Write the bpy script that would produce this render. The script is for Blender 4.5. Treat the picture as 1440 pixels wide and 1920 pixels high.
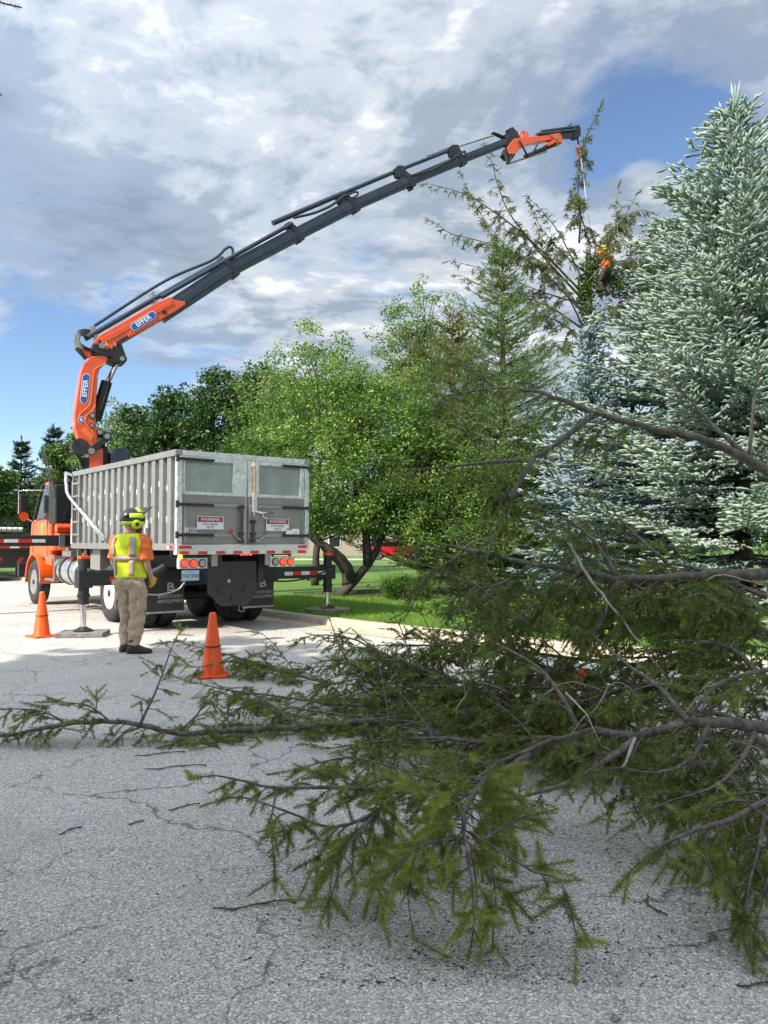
import bpy, bmesh, math, random
import numpy as np
from mathutils import Vector, Matrix

scene = bpy.context.scene
for o in list(bpy.data.objects):
    bpy.data.objects.remove(o, do_unlink=True)
COL = scene.collection
random.seed(7)
PI = math.pi

# ------------------------------------------------------------------ camera
F_PX, CAM_H = 1442.0, 1.5
PITCH = math.atan(55 / F_PX)
cam_data = bpy.data.cameras.new('camera')
cam = bpy.data.objects.new('camera', cam_data)
COL.objects.link(cam)
cam.location = (0, 0, CAM_H)
cam.rotation_euler = (PI / 2 + PITCH, 0, 0)
cam_data.sensor_fit = 'AUTO'
cam_data.sensor_width = 36
cam_data.lens = 36 * F_PX / 1920
cam_data.clip_start = 0.05
cam_data.clip_end = 3000
scene.camera = cam

# ------------------------------------------------------------------ sun and sky
SUN_EL = math.radians(42)
SUN_H = Vector((-0.745, -0.667, 0)).normalized()          # horizontal direction towards the sun
SUN_DIR = Vector((SUN_H.x * math.cos(SUN_EL), SUN_H.y * math.cos(SUN_EL), math.sin(SUN_EL)))
sun_data = bpy.data.lights.new('sun', 'SUN')
sun_data.energy = 2.85
sun_data.angle = math.radians(0.6)
sun_data.color = (1.0, 0.90, 0.77)
sun = bpy.data.objects.new('sun', sun_data)
COL.objects.link(sun)
sun.rotation_euler = SUN_DIR.to_track_quat('Z', 'Y').to_euler()

world = bpy.data.worlds.new('World')
scene.world = world
world.use_nodes = True
wn, wl = world.node_tree.nodes, world.node_tree.links
wn.clear()


def wnode(t, **kw):
    n = wn.new(t)
    for k, v in kw.items():
        setattr(n, k, v)
    return n


def wmath(op, a, b=None, clamp=False):
    n = wnode('ShaderNodeMath', operation=op, use_clamp=clamp)
    for i, x in enumerate((a, b)):
        if x is None:
            continue
        if isinstance(x, (int, float)):
            n.inputs[i].default_value = x
        else:
            wl.new(x, n.inputs[i])
    return n.outputs[0]


def wramp(fac, stops):
    n = wnode('ShaderNodeValToRGB')
    cr = n.color_ramp
    while len(cr.elements) < len(stops):
        cr.elements.new(0.5)
    for e, (p, c) in zip(cr.elements, stops):
        e.position = p
        e.color = c if len(c) == 4 else (*c, 1)
    cr.interpolation = 'EASE'
    wl.new(fac, n.inputs[0])
    return n.outputs[0]


SKY_STRENGTH = 0.07
sky = wnode('ShaderNodeTexSky', sky_type='NISHITA')
sky.sun_disc = False
sky.sun_elevation = SUN_EL
sky.sun_rotation = math.atan2(SUN_H.x, SUN_H.y)
sky.air_density = 1.0
sky.dust_density = 0.1
sky.altitude = 600
sky.ozone_density = 3.0
tc = wnode('ShaderNodeTexCoord')
sep = wnode('ShaderNodeSeparateXYZ')
wl.new(tc.outputs['Generated'], sep.inputs[0])
zc = wmath('MAXIMUM', sep.outputs['Z'], 0.0)
zz = wmath('ADD', zc, 0.16)
cx = wmath('DIVIDE', sep.outputs['X'], zz)
cy = wmath('DIVIDE', sep.outputs['Y'], zz)
comb = wnode('ShaderNodeCombineXYZ')
wl.new(cx, comb.inputs[0])
wl.new(cy, comb.inputs[1])
CLOUD_SEED = 3.7


def wnoise(scale, detail, rough, distort, off, stretch=(1, 1, 1)):
    mp = wnode('ShaderNodeMapping')
    mp.inputs['Location'].default_value = off
    mp.inputs['Scale'].default_value = stretch
    mp.inputs['Rotation'].default_value = (0, 0, 0.5)
    wl.new(comb.outputs[0], mp.inputs[0])
    n = wnode('ShaderNodeTexNoise')
    n.inputs['Scale'].default_value = scale
    n.inputs['Detail'].default_value = detail
    n.inputs['Roughness'].default_value = rough
    n.inputs['Distortion'].default_value = distort
    wl.new(mp.outputs[0], n.inputs['Vector'])
    return n.outputs['Fac']


n_big = wnoise(0.55, 2, 0.5, 0.2, (CLOUD_SEED, 1.3, 0))
n_mid = wnoise(2.6, 6, 0.58, 0.35, (1.1, CLOUD_SEED, 2))
n_thick = wnoise(1.9, 6, 0.60, 0.4, (5.2, 0.7, CLOUD_SEED))
n_fine = wnoise(6.5, 6, 0.62, 0.5, (2.2, 3.1, 0.4), (1, 1.5, 1))


def gap(px, py, width, amount):
    """a thinner place in the cloud deck, towards one direction of the sky"""
    a, b = (px - 720) / F_PX, (960 - py) / F_PX
    d = Vector((a, math.cos(PITCH) - b * math.sin(PITCH), math.sin(PITCH) + b * math.cos(PITCH))).normalized()
    vm = wnode('ShaderNodeVectorMath', operation='DISTANCE')
    wl.new(tc.outputs['Generated'], vm.inputs[0])
    vm.inputs[1].default_value = d
    q = wmath('MULTIPLY', wmath('DIVIDE', vm.outputs['Value'], width), wmath('DIVIDE', vm.outputs['Value'], width))
    g = wmath('POWER', 2.71828, wmath('MULTIPLY', q, -1.0))
    return wmath('MULTIPLY', g, amount)


cov = wmath('ADD', wmath('MULTIPLY', n_big, 0.45), wmath('MULTIPLY', n_mid, 0.62))
cov = wmath('ADD', cov, wmath('MULTIPLY', n_fine, 0.14))
for g in ((1330, 230, 0.085, 0.25), (1150, 300, 0.085, 0.24), (690, 480, 0.05, 0.10), (40, 800, 0.085, 0.42), (330, 820, 0.09, 0.22), (560, 505, 0.022, 0.12),
          (700, 470, 0.08, 0.08)):
    cov = wmath('SUBTRACT', cov, gap(*g))
for g in ((1210, 350, 0.04, 0.26), (1160, 520, 0.10, 0.12), (620, 620, 0.16, 0.09)):
    cov = wmath('ADD', cov, gap(*g))
mask = wramp(cov, [(0.0, (0, 0, 0)), (0.43, (0, 0, 0)), (0.53, (0.72, 0.72, 0.72)), (0.66, (0.97, 0.97, 0.97))])
thick = wmath('ADD', wmath('MULTIPLY', n_thick, 0.56), wmath('ADD', wmath('MULTIPLY', n_mid, 0.24), wmath('MULTIPLY', n_fine, 0.20)))
tshade = wramp(thick, [(0.0, (6.2, 6.2, 6.15)), (0.42, (5.8, 5.85, 5.85)), (0.472, (3.5, 3.76, 4.1)), (0.54, (1.95, 2.38, 2.95)), (0.66, (1.32, 1.70, 2.25))])
# forward-scatter cloud boost towards the unseen sun side, added to lift the fill light
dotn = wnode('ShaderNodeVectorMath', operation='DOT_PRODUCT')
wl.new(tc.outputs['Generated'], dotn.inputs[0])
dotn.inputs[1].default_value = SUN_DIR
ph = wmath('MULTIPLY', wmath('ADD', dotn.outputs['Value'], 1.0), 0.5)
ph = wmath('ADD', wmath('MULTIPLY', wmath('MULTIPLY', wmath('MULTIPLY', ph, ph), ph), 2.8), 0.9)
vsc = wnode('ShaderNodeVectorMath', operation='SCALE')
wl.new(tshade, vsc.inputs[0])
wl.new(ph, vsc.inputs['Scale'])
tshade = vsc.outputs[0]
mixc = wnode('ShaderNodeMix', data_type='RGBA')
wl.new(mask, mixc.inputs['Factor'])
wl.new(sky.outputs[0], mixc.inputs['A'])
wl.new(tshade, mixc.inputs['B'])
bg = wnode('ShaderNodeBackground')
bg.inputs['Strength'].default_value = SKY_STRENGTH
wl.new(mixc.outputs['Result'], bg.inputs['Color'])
wout = wnode('ShaderNodeOutputWorld')
wl.new(bg.outputs[0], wout.inputs[0])

vs = scene.view_settings
vs.view_transform = 'Standard'
vs.look = 'None'
vs.exposure = 1.42
vs.gamma = 1
vs.use_curve_mapping = False
scene.cycles.max_bounces = 6
scene.cycles.transparent_max_bounces = 8
scene.cycles.use_denoising = True
scene.cycles.adaptive_threshold = 0.02
scene.cycles.use_light_tree = False
world.cycles.sampling_method = 'MANUAL'
world.cycles.sample_map_resolution = 512


# ------------------------------------------------------------------ from a photo pixel to a place
def ray(px, py):
    a, b = (px - 720) / F_PX, (960 - py) / F_PX
    return Vector((a, math.cos(PITCH) - b * math.sin(PITCH), math.sin(PITCH) + b * math.cos(PITCH)))


def at(px, py, Y):
    r = ray(px, py)
    return r * (Y / r.y) + Vector((0, 0, CAM_H))


def ground_at(px, py, z=0.0):
    r = ray(px, py)
    return r * ((z - CAM_H) / r.z) + Vector((0, 0, CAM_H))


# ------------------------------------------------------------------ tags
def tag(o, label=None, cat=None, group=None, kind=None):
    if label:
        o['label'] = label
    if cat:
        o['category'] = cat
    if group:
        o['group'] = group
    if kind:
        o['kind'] = kind
    return o


def empty(name, loc=(0, 0, 0), rz=0.0):
    o = bpy.data.objects.new(name, None)
    COL.objects.link(o)
    o.location = loc
    o.rotation_euler = (0, 0, rz)
    o.empty_display_size = 0.1
    return o


def copy_tree(o, parent=None):
    c = o.copy()
    COL.objects.link(c)
    c.parent = parent
    for ch in o.children:
        copy_tree(ch, c)
    return c


# ------------------------------------------------------------------ materials
MATS = {}


def nmat(name):
    m = bpy.data.materials.new(name)
    m.use_nodes = True
    nt = m.node_tree
    nt.nodes.clear()
    out = nt.nodes.new('ShaderNodeOutputMaterial')
    b = nt.nodes.new('ShaderNodeBsdfPrincipled')
    nt.links.new(b.outputs[0], out.inputs[0])
    MATS[name] = m
    return m, nt, b, out


def link(nt, a, b):
    nt.links.new(a, b)


def tex(nt, kind, scale, detail=4, rough=0.55, coord='Object', distort=0.0, stretch=None):
    t = nt.nodes.new('ShaderNodeTexCoord')
    src = t.outputs[coord]
    if stretch:
        mp = nt.nodes.new('ShaderNodeMapping')
        mp.inputs['Scale'].default_value = stretch
        link(nt, src, mp.inputs[0])
        src = mp.outputs[0]
    if kind == 'noise':
        n = nt.nodes.new('ShaderNodeTexNoise')
        n.inputs['Detail'].default_value = detail
        n.inputs['Roughness'].default_value = rough
        n.inputs['Distortion'].default_value = distort
    else:
        n = nt.nodes.new('ShaderNodeTexVoronoi')
        if kind == 'edge':
            n.feature = 'DISTANCE_TO_EDGE'
    n.inputs['Scale'].default_value = scale
    link(nt, src, n.inputs['Vector'])
    return n


def ramp(nt, fac, stops, interp='LINEAR'):
    n = nt.nodes.new('ShaderNodeValToRGB')
    cr = n.color_ramp
    cr.interpolation = interp
    while len(cr.elements) < len(stops):
        cr.elements.new(0.5)
    for e, (p, c) in zip(cr.elements, stops):
        e.position = p
        if isinstance(c, (int, float)):
            c = (c, c, c)
        e.color = (*c[:3], 1)
    link(nt, fac, n.inputs[0])
    return n.outputs[0]


def mixcol(nt, fac, a, b, mode='MIX'):
    n = nt.nodes.new('ShaderNodeMix')
    n.data_type = 'RGBA'
    n.blend_type = mode
    for sock, x in (('Factor', fac), ('A', a), ('B', b)):
        if isinstance(x, (int, float)):
            if sock == 'Factor':
                n.inputs[sock].default_value = x
            else:
                n.inputs[sock].default_value = (x, x, x, 1)
        elif isinstance(x, tuple):
            n.inputs[sock].default_value = (*x[:3], 1)
        else:
            link(nt, x, n.inputs[sock])
    return n.outputs['Result']


def bump(nt, b, height, strength, dist=0.01):
    n = nt.nodes.new('ShaderNodeBump')
    n.inputs['Strength'].default_value = strength
    n.inputs['Distance'].default_value = dist
    link(nt, height, n.inputs['Height'])
    link(nt, n.outputs[0], b.inputs['Normal'])


def mat(name, col, rough=0.5, metal=0.0, var=0.15, scale=6.0, bmp=0.0, bscale=40.0, dirt=None, coat=0.0, emit=None, estr=1.0, rvar=0.12):
    """painted / plain material with mottled colour, uneven gloss and fine relief"""
    m, nt, b, out = nmat(name)
    n = tex(nt, 'noise', scale, 6, 0.6)
    lo = tuple(max(0, c * (1 - var)) for c in col)
    hi = tuple(min(1, c * (1 + var)) for c in col)
    c = ramp(nt, n.outputs['Fac'], [(0.3, lo), (0.7, hi)])
    if dirt:
        d = tex(nt, 'noise', scale * 0.7 + 1.3, 8, 0.7)
        f = ramp(nt, d.outputs['Fac'], [(dirt[1], 0.0), (dirt[1] + 0.14, dirt[2])])
        c = mixcol(nt, f, c, dirt[0])
    link(nt, c, b.inputs['Base Color'])
    r = ramp(nt, tex(nt, 'noise', scale * 2.3, 5, 0.6).outputs['Fac'], [(0.3, max(0.03, rough - rvar)), (0.7, min(1, rough + rvar))])
    link(nt, r, b.inputs['Roughness'])
    b.inputs['Metallic'].default_value = metal
    if coat:
        b.inputs['Coat Weight'].default_value = coat
        b.inputs['Coat Roughness'].default_value = 0.1
    if bmp:
        bump(nt, b, tex(nt, 'noise', bscale, 5, 0.6).outputs['Fac'], bmp, 0.02)
    if emit:
        b.inputs['Emission Color'].default_value = (*emit, 1)
        b.inputs['Emission Strength'].default_value = estr
    return m


def foliage_mat(name, dark, light, rough=0.5, trans=0.25, spec=0.3):
    """leaf colour from the leaf's own 'tint' value, partly letting light through"""
    m, nt, b, out = nmat(name)
    a = nt.nodes.new('ShaderNodeAttribute')
    a.attribute_name = 'tint'
    n = tex(nt, 'noise', 1.1, 3)
    f = nt.nodes.new('ShaderNodeMath')
    f.operation = 'MULTIPLY_ADD'
    link(nt, n.outputs['Fac'], f.inputs[0])
    f.inputs[1].default_value = 0.5
    link(nt, a.outputs['Fac'], f.inputs[2])
    g = nt.nodes.new('ShaderNodeMath')
    g.operation = 'SUBTRACT'
    link(nt, f.outputs[0], g.inputs[0])
    g.inputs[1].default_value = 0.25
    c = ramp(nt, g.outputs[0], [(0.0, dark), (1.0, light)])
    link(nt, c, b.inputs['Base Color'])
    b.inputs['Roughness'].default_value = rough
    b.inputs['Specular IOR Level'].default_value = spec
    t = nt.nodes.new('ShaderNodeBsdfTranslucent')
    link(nt, mixcol(nt, 0.5, c, (light[0] * 1.1, light[1] * 1.25, light[2] * 0.6)), t.inputs['Color'])
    mx = nt.nodes.new('ShaderNodeMixShader')
    mx.inputs[0].default_value = trans
    link(nt, b.outputs[0], mx.inputs[1])
    link(nt, t.outputs[0], mx.inputs[2])
    link(nt, mx.outputs[0], out.inputs[0])
    return m


def bark_mat(name, a, b_, scale=9.0, strength=0.6, stretch=(1, 1, 0.25), lichen=0.0):
    m, nt, b, out = nmat(name)
    n = tex(nt, 'noise', scale, 8, 0.65, stretch=stretch)
    c = ramp(nt, n.outputs['Fac'], [(0.3, a), (0.68, b_)])
    if lichen:
        l = ramp(nt, tex(nt, 'noise', 14, 6, 0.7).outputs['Fac'], [(0.58, 0.0), (0.66, lichen)])
        c = mixcol(nt, l, c, (0.33, 0.34, 0.30))
    link(nt, c, b.inputs['Base Color'])
    b.inputs['Roughness'].default_value = 0.85
    bump(nt, b, n.outputs['Fac'], strength, 0.03)
    return m


# asphalt: pale worn aggregate, cracks, tan stains
def asphalt_mat():
    m, nt, b, out = nmat('asphalt')
    v = tex(nt, 'voronoi', 125.0)
    sepc = nt.nodes.new('ShaderNodeSeparateColor')
    link(nt, v.outputs['Color'], sepc.inputs[0])
    c = ramp(nt, sepc.outputs[0], [(0.0, (0.32, 0.305, 0.28)), (0.30, (0.49, 0.465, 0.43)), (0.6, (0.58, 0.55, 0.508)), (0.84, (0.66, 0.63, 0.585)), (1.0, (0.92, 0.90, 0.87))])
    gapd = ramp(nt, v.outputs['Distance'], [(0.45, 1.0), (0.8, 0.42)])
    c = mixcol(nt, 0.8, c, gapd, 'MULTIPLY')
    big = ramp(nt, tex(nt, 'noise', 0.55, 5, 0.6).outputs['Fac'], [(0.3, 0.86), (0.7, 1.12)])
    c = mixcol(nt, 1.0, c, big, 'MULTIPLY')
    tan = ramp(nt, tex(nt, 'noise', 0.9, 4, 0.55, distort=0.6).outputs['Fac'], [(0.58, 0.0), (0.72, 0.5)])
    c = mixcol(nt, tan, c, (0.36, 0.31, 0.23))
    # cracks: edges of large warped cells
    t = nt.nodes.new('ShaderNodeTexCoord')
    w = nt.nodes.new('ShaderNodeTexNoise')
    w.inputs['Scale'].default_value = 1.6
    w.inputs['Detail'].default_value = 9
    w.inputs['Roughness'].default_value = 0.62
    link(nt, t.outputs['Object'], w.inputs['Vector'])
    mv = nt.nodes.new('ShaderNodeVectorMath')
    mv.operation = 'MULTIPLY_ADD'
    link(nt, w.outputs['Color'], mv.inputs[0])
    mv.inputs[1].default_value = (0.75, 0.75, 0)
    link(nt, t.outputs['Object'], mv.inputs[2])
    cr = None
    fines = []
    for sc, wd, lo in ((0.75, 0.0050, 0.44), (1.9, 0.0060, 0.57)):
        e = nt.nodes.new('ShaderNodeTexVoronoi')
        e.feature = 'DISTANCE_TO_EDGE'
        e.inputs['Scale'].default_value = sc
        link(nt, mv.outputs[0], e.inputs['Vector'])
        k = ramp(nt, e.outputs['Distance'], [(0.0, 1.0), (wd * 0.5, 0.75), (wd, 0.0)])
        patch = ramp(nt, tex(nt, 'noise', 0.45 + sc * 0.3, 3, 0.5).outputs['Fac'], [(lo - 0.06, 0.0), (lo + 0.03, 1.0)])
        fines.append(mixcol(nt, 1.0, k, patch, 'MULTIPLY'))
    cr = mixcol(nt, 1.0, fines[0], fines[1], 'LIGHTEN')
    c = mixcol(nt, mixcol(nt, 1.0, cr, (0.9, 0.9, 0.9), 'MULTIPLY'), c, (0.045, 0.043, 0.04))
    link(nt, c, b.inputs['Base Color'])
    b.inputs['Roughness'].default_value = 0.82
    h = mixcol(nt, cr, gapd, (0, 0, 0))
    bump(nt, b, h, 0.55, 0.006)
    return m


asphalt_mat()


def grass_ground():
    m, nt, b, out = nmat('lawn')
    n = tex(nt, 'noise', 0.35, 5)
    f = tex(nt, 'noise', 26, 6, 0.7)
    c = ramp(nt, n.outputs['Fac'], [(0.3, (0.065, 0.145, 0.022)), (0.7, (0.12, 0.225, 0.035))])
    c = mixcol(nt, 0.55, c, ramp(nt, f.outputs['Fac'], [(0.3, (0.45, 0.45, 0.45)), (0.7, (1.35, 1.35, 1.2))]), 'MULTIPLY')
    link(nt, c, b.inputs['Base Color'])
    b.inputs['Roughness'].default_value = 0.9
    bump(nt, b, f.outputs['Fac'], 0.9, 0.03)


grass_ground()
mat('concrete', (0.46, 0.40, 0.30), 0.85, var=0.16, scale=5, bmp=0.35, bscale=60, dirt=((0.22, 0.19, 0.15), 0.55, 0.6))
mat('driveway', (0.55, 0.53, 0.49), 0.85, var=0.08, scale=3, bmp=0.2)
mat('orange_paint', (0.70, 0.085, 0.012), 0.34, var=0.07, scale=3, coat=0.35, dirt=((0.30, 0.08, 0.03), 0.62, 0.35))
mat('cab_orange', (0.70, 0.10, 0.010), 0.3, var=0.06, scale=3, coat=0.5)
mat('navy_steel', (0.022, 0.034, 0.055), 0.38, var=0.25, scale=4, dirt=((0.10, 0.11, 0.12), 0.60, 0.4))
mat('black_steel', (0.016, 0.017, 0.019), 0.5, var=0.3, scale=5, bmp=0.1, dirt=((0.07, 0.065, 0.055), 0.60, 0.4))
mat('black_rubber', (0.022, 0.022, 0.023), 0.75, var=0.25, scale=8, bmp=0.25, bscale=70, dirt=((0.12, 0.11, 0.095), 0.52, 0.5))
mat('hose_rubber', (0.02, 0.02, 0.021), 0.5, var=0.2, scale=10)
mat('aluminium', (0.31, 0.31, 0.30), 0.42, metal=0.5, var=0.12, scale=5, bmp=0.06, bscale=25, dirt=((0.27, 0.26, 0.24), 0.57, 0.55))
mat('aluminium_weld', (0.62, 0.64, 0.645), 0.38, metal=0.6, var=0.22, scale=16, bmp=0.25, bscale=30, dirt=((0.40, 0.40, 0.39), 0.52, 0.7))
mat('grey_panel', (0.27, 0.262, 0.245), 0.5, metal=0.25, var=0.10, scale=3, bmp=0.05, dirt=((0.19, 0.18, 0.16), 0.58, 0.5))
mat('chrome', (0.75, 0.75, 0.76), 0.16, metal=1.0, var=0.05, scale=6)
mat('steel_grey', (0.30, 0.30, 0.30), 0.4, metal=0.7, var=0.2, scale=9)
mat('white_paint', (0.58, 0.58, 0.55), 0.5, var=0.08, scale=5, dirt=((0.42, 0.40, 0.35), 0.55, 0.6))
mat('white_sign', (0.74, 0.75, 0.76), 0.4, var=0.03, scale=5)
mat('sign_red', (0.33, 0.02, 0.045), 0.4, var=0.05)
mat('red_tape', (0.55, 0.025, 0.02), 0.35, var=0.15, scale=20)
mat('white_tape', (0.70, 0.69, 0.66), 0.35, var=0.12, scale=20)
mat('ink', (0.02, 0.02, 0.025), 0.5)
mat('logo_blue', (0.02, 0.10, 0.42), 0.4, var=0.05)
mat('flap_print', (0.38, 0.38, 0.37), 0.6, var=0.2, scale=30)
mat('logo_white', (0.80, 0.81, 0.83), 0.4, var=0.03)
mat('lens_lit', (0.6, 0.01, 0.005), 0.25, emit=(1.0, 0.03, 0.012), estr=1.5)
mat('lens_clear', (0.32, 0.31, 0.28), 0.3)
mat('lamp_amber', (0.8, 0.30, 0.03), 0.3, emit=(1.0, 0.40, 0.03), estr=2.5)
mat('plate_blue', (0.36, 0.50, 0.62), 0.4, var=0.12, scale=12)
mat('cone_orange', (0.85, 0.095, 0.006), 0.42, var=0.07, scale=5, bmp=0.03, dirt=((0.30, 0.07, 0.03), 0.60, 0.55))
mat('weathered_board', (0.20, 0.19, 0.18), 0.85, var=0.3, scale=12, bmp=0.4, bscale=30)
mat('glass_dark', (0.012, 0.015, 0.018), 0.06, var=0.1, coat=0.3)
mat('decal_green', (0.30, 0.55, 0.04), 0.4, var=0.1)
mat('red_car_paint', (0.42, 0.012, 0.018), 0.2, var=0.05, coat=0.8)
mat('mulch', (0.030, 0.022, 0.016), 0.95, var=0.5, scale=25, bmp=0.8, bscale=50)
mat('roof_shingle', (0.13, 0.12, 0.115), 0.9, var=0.2, scale=8, bmp=0.3)
mat('house_siding', (0.30, 0.26, 0.21), 0.8, var=0.08, scale=3)
mat('rope_pink', (0.80, 0.62, 0.56), 0.7, var=0.1, scale=30)
mat('sling_red', (0.45, 0.03, 0.03), 0.7, var=0.15, scale=30)
foliage_mat('needle_cut', (0.034, 0.066, 0.016), (0.31, 0.37, 0.070), 0.45, 0.15, 0.4)
foliage_mat('needle_blue', (0.115, 0.175, 0.135), (0.385, 0.465, 0.395), 0.7, 0.12, 0.15)
foliage_mat('needle_bluer', (0.115, 0.175, 0.195), (0.37, 0.475, 0.52), 0.7, 0.12, 0.15)
foliage_mat('needle_green', (0.033, 0.0825, 0.027), (0.1725, 0.255, 0.078), 0.55, 0.25, 0.3)
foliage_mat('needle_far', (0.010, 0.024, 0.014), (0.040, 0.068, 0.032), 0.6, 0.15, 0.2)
foliage_mat('needle_strip', (0.055, 0.072, 0.028), (0.21, 0.23, 0.10), 0.55, 0.3, 0.3)
foliage_mat('needle_brown', (0.055, 0.066, 0.020), (0.19, 0.205, 0.065), 0.7, 0.3, 0.2)
foliage_mat('leaf_apple', (0.034, 0.100, 0.018), (0.235, 0.365, 0.065), 0.4, 0.32, 0.45)
foliage_mat('leaf_pale', (0.060, 0.13, 0.036), (0.29, 0.38, 0.13), 0.45, 0.35, 0.4)
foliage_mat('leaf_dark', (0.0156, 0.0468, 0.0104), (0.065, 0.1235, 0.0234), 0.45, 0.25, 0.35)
foliage_mat('leaf_mid', (0.028, 0.0728, 0.014), (0.119, 0.196, 0.0392), 0.45, 0.3, 0.35)
foliage_mat('leaf_ivy', (0.030, 0.080, 0.010), (0.150, 0.230, 0.035), 0.35, 0.25, 0.5)
foliage_mat('leaf_lime', (0.14, 0.24, 0.02), (0.34, 0.46, 0.05), 0.45, 0.35, 0.3)
foliage_mat('grass_blade', (0.075, 0.175, 0.020), (0.24, 0.38, 0.055), 0.5, 0.35, 0.3)
bark_mat('bark_spruce', (0.050, 0.041, 0.033), (0.185, 0.165, 0.142), 22, 0.9, lichen=0.55)
bark_mat('bark_twig', (0.055, 0.038, 0.025), (0.15, 0.105, 0.07), 20, 0.3)
bark_mat('bark_dark', (0.020, 0.017, 0.014), (0.075, 0.062, 0.050), 9, 0.7)
bark_mat('bark_red', (0.20, 0.070, 0.026), (0.40, 0.165, 0.07), 12, 0.6)
bark_mat('bark_dead', (0.26, 0.23, 0.19), (0.48, 0.45, 0.39), 18, 0.3)
bark_mat('wood_cut', (0.50, 0.34, 0.19), (0.62, 0.45, 0.28), 25, 0.2)


# ------------------------------------------------------------------ mesh building
def frame_of(d):
    d = Vector(d).normalized()
    a = Vector((0, 0, 1)) if abs(d.z) < 0.95 else Vector((1, 0, 0))
    x = a.cross(d).normalized()
    return x, d.cross(x).normalized(), d


class MB:
    def __init__(self):
        self.v, self.f = [], []

    def add(self, vs, fs):
        o = len(self.v)
        self.v += [tuple(x) for x in vs]
        self.f += [tuple(i + o for i in f) for f in fs]
        return self

    def box(self, lo, hi):
        x0, y0, z0 = lo
        x1, y1, z1 = hi
        return self.add([(x0, y0, z0), (x1, y0, z0), (x1, y1, z0), (x0, y1, z0), (x0, y0, z1), (x1, y0, z1), (x1, y1, z1), (x0, y1, z1)],
                        [(3, 2, 1, 0), (4, 5, 6, 7), (0, 1, 5, 4), (1, 2, 6, 5), (2, 3, 7, 6), (3, 0, 4, 7)])

    def bar(self, p0, p1, w, h, up=(0, 0, 1), w1=None, h1=None):
        p0, p1 = Vector(p0), Vector(p1)
        d = (p1 - p0).normalized()
        x = d.cross(Vector(up)).normalized()
        y = x.cross(d).normalized()
        w1 = w if w1 is None else w1
        h1 = h if h1 is None else h1
        vs = []
        for p, a, b in ((p0, w, h), (p1, w1, h1)):
            vs += [p + x * sx * a / 2 + y * sy * b / 2 for sx, sy in ((-1, -1), (1, -1), (1, 1), (-1, 1))]
        return self.add(vs, [(3, 2, 1, 0), (4, 5, 6, 7), (0, 1, 5, 4), (1, 2, 6, 5), (2, 3, 7, 6), (3, 0, 4, 7)])

    def tube(self, pts, r, n=8, cap=True):
        pts = [Vector(p) for p in pts]
        rr = r if isinstance(r, (list, tuple)) else [r] * len(pts)
        x = None
        vs, fs = [], []
        for i, p in enumerate(pts):
            t = (pts[min(i + 1, len(pts) - 1)] - pts[max(i - 1, 0)])
            if t.length < 1e-9:
                t = Vector((0, 0, 1))
            t.normalize()
            if x is None:
                x = frame_of(t)[0]
            else:
                x = (x - t * x.dot(t))
                x = x.normalized() if x.length > 1e-6 else frame_of(t)[0]
            y = t.cross(x)
            for k in range(n):
                a = 2 * PI * k / n
                vs.append(p + (x * math.cos(a) + y * math.sin(a)) * rr[i])
        for i in range(len(pts) - 1):
            for k in range(n):
                k2 = (k + 1) % n
                fs.append((i * n + k, i * n + k2, (i + 1) * n + k2, (i + 1) * n + k))
        if cap:
            fs.append(tuple(range(n - 1, -1, -1)))
            fs.append(tuple((len(pts) - 1) * n + k for k in range(n)))
        return self.add(vs, fs)

    def cyl(self, p0, p1, r, n=20, r1=None):
        return self.tube([p0, p1], [r, r if r1 is None else r1], n)

    def prism(self, poly, vec):
        vec = Vector(vec)
        n = len(poly)
        vs = [Vector(p) for p in poly] + [Vector(p) + vec for p in poly]
        fs = [tuple(range(n - 1, -1, -1)), tuple(range(n, 2 * n))]
        fs += [(i, (i + 1) % n, n + (i + 1) % n, n + i) for i in range(n)]
        return self.add(vs, fs)

    def lathe(self, prof, c=(0, 0, 0), axis=(0, 0, 1), n=24, sx=1.0, sy=1.0):
        x, y, d = frame_of(axis)
        c = Vector(c)
        vs, fs = [], []
        for r, h in prof:
            for k in range(n):
                a = 2 * PI * k / n
                vs.append(c + x * math.cos(a) * r * sx + y * math.sin(a) * r * sy + d * h)
        for i in range(len(prof) - 1):
            for k in range(n):
                k2 = (k + 1) % n
                fs.append((i * n + k, i * n + k2, (i + 1) * n + k2, (i + 1) * n + k))
        fs.append(tuple(range(n - 1, -1, -1)))
        fs.append(tuple((len(prof) - 1) * n + k for k in range(n)))
        return self.add(vs, fs)

    def loft(self, rings, cap=True):
        """rings: list of equal-length lists of points"""
        n = len(rings[0])
        vs = [p for r in rings for p in r]
        fs = []
        for i in range(len(rings) - 1):
            for k in range(n):
                k2 = (k + 1) % n
                fs.append((i * n + k, i * n + k2, (i + 1) * n + k2, (i + 1) * n + k))
        if cap:
            fs.append(tuple(range(n - 1, -1, -1)))
            fs.append(tuple((len(rings) - 1) * n + k for k in range(n)))
        return self.add(vs, fs)

    def build(self, name, m, parent=None, smooth=False, bevel=0.0, fix=True, sub=0):
        me = bpy.data.meshes.new(name)
        me.from_pydata(self.v, [], self.f)
        if fix:
            bm = bmesh.new()
            bm.from_mesh(me)
            bmesh.ops.recalc_face_normals(bm, faces=bm.faces)
            bm.to_mesh(me)
            bm.free()
        me.materials.append(MATS[m])
        if smooth:
            me.shade_smooth()
        o = bpy.data.objects.new(name, me)
        COL.objects.link(o)
        o.parent = parent
        if bevel:
            md = o.modifiers.new('bevel', 'BEVEL')
            md.width = bevel
            md.segments = 2
            md.limit_method = 'ANGLE'
        if sub:
            md = o.modifiers.new('sub', 'SUBSURF')
            md.levels = md.render_levels = sub
        if smooth == 'auto':
            me.set_sharp_from_angle(angle=math.radians(40))
        return o


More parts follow.
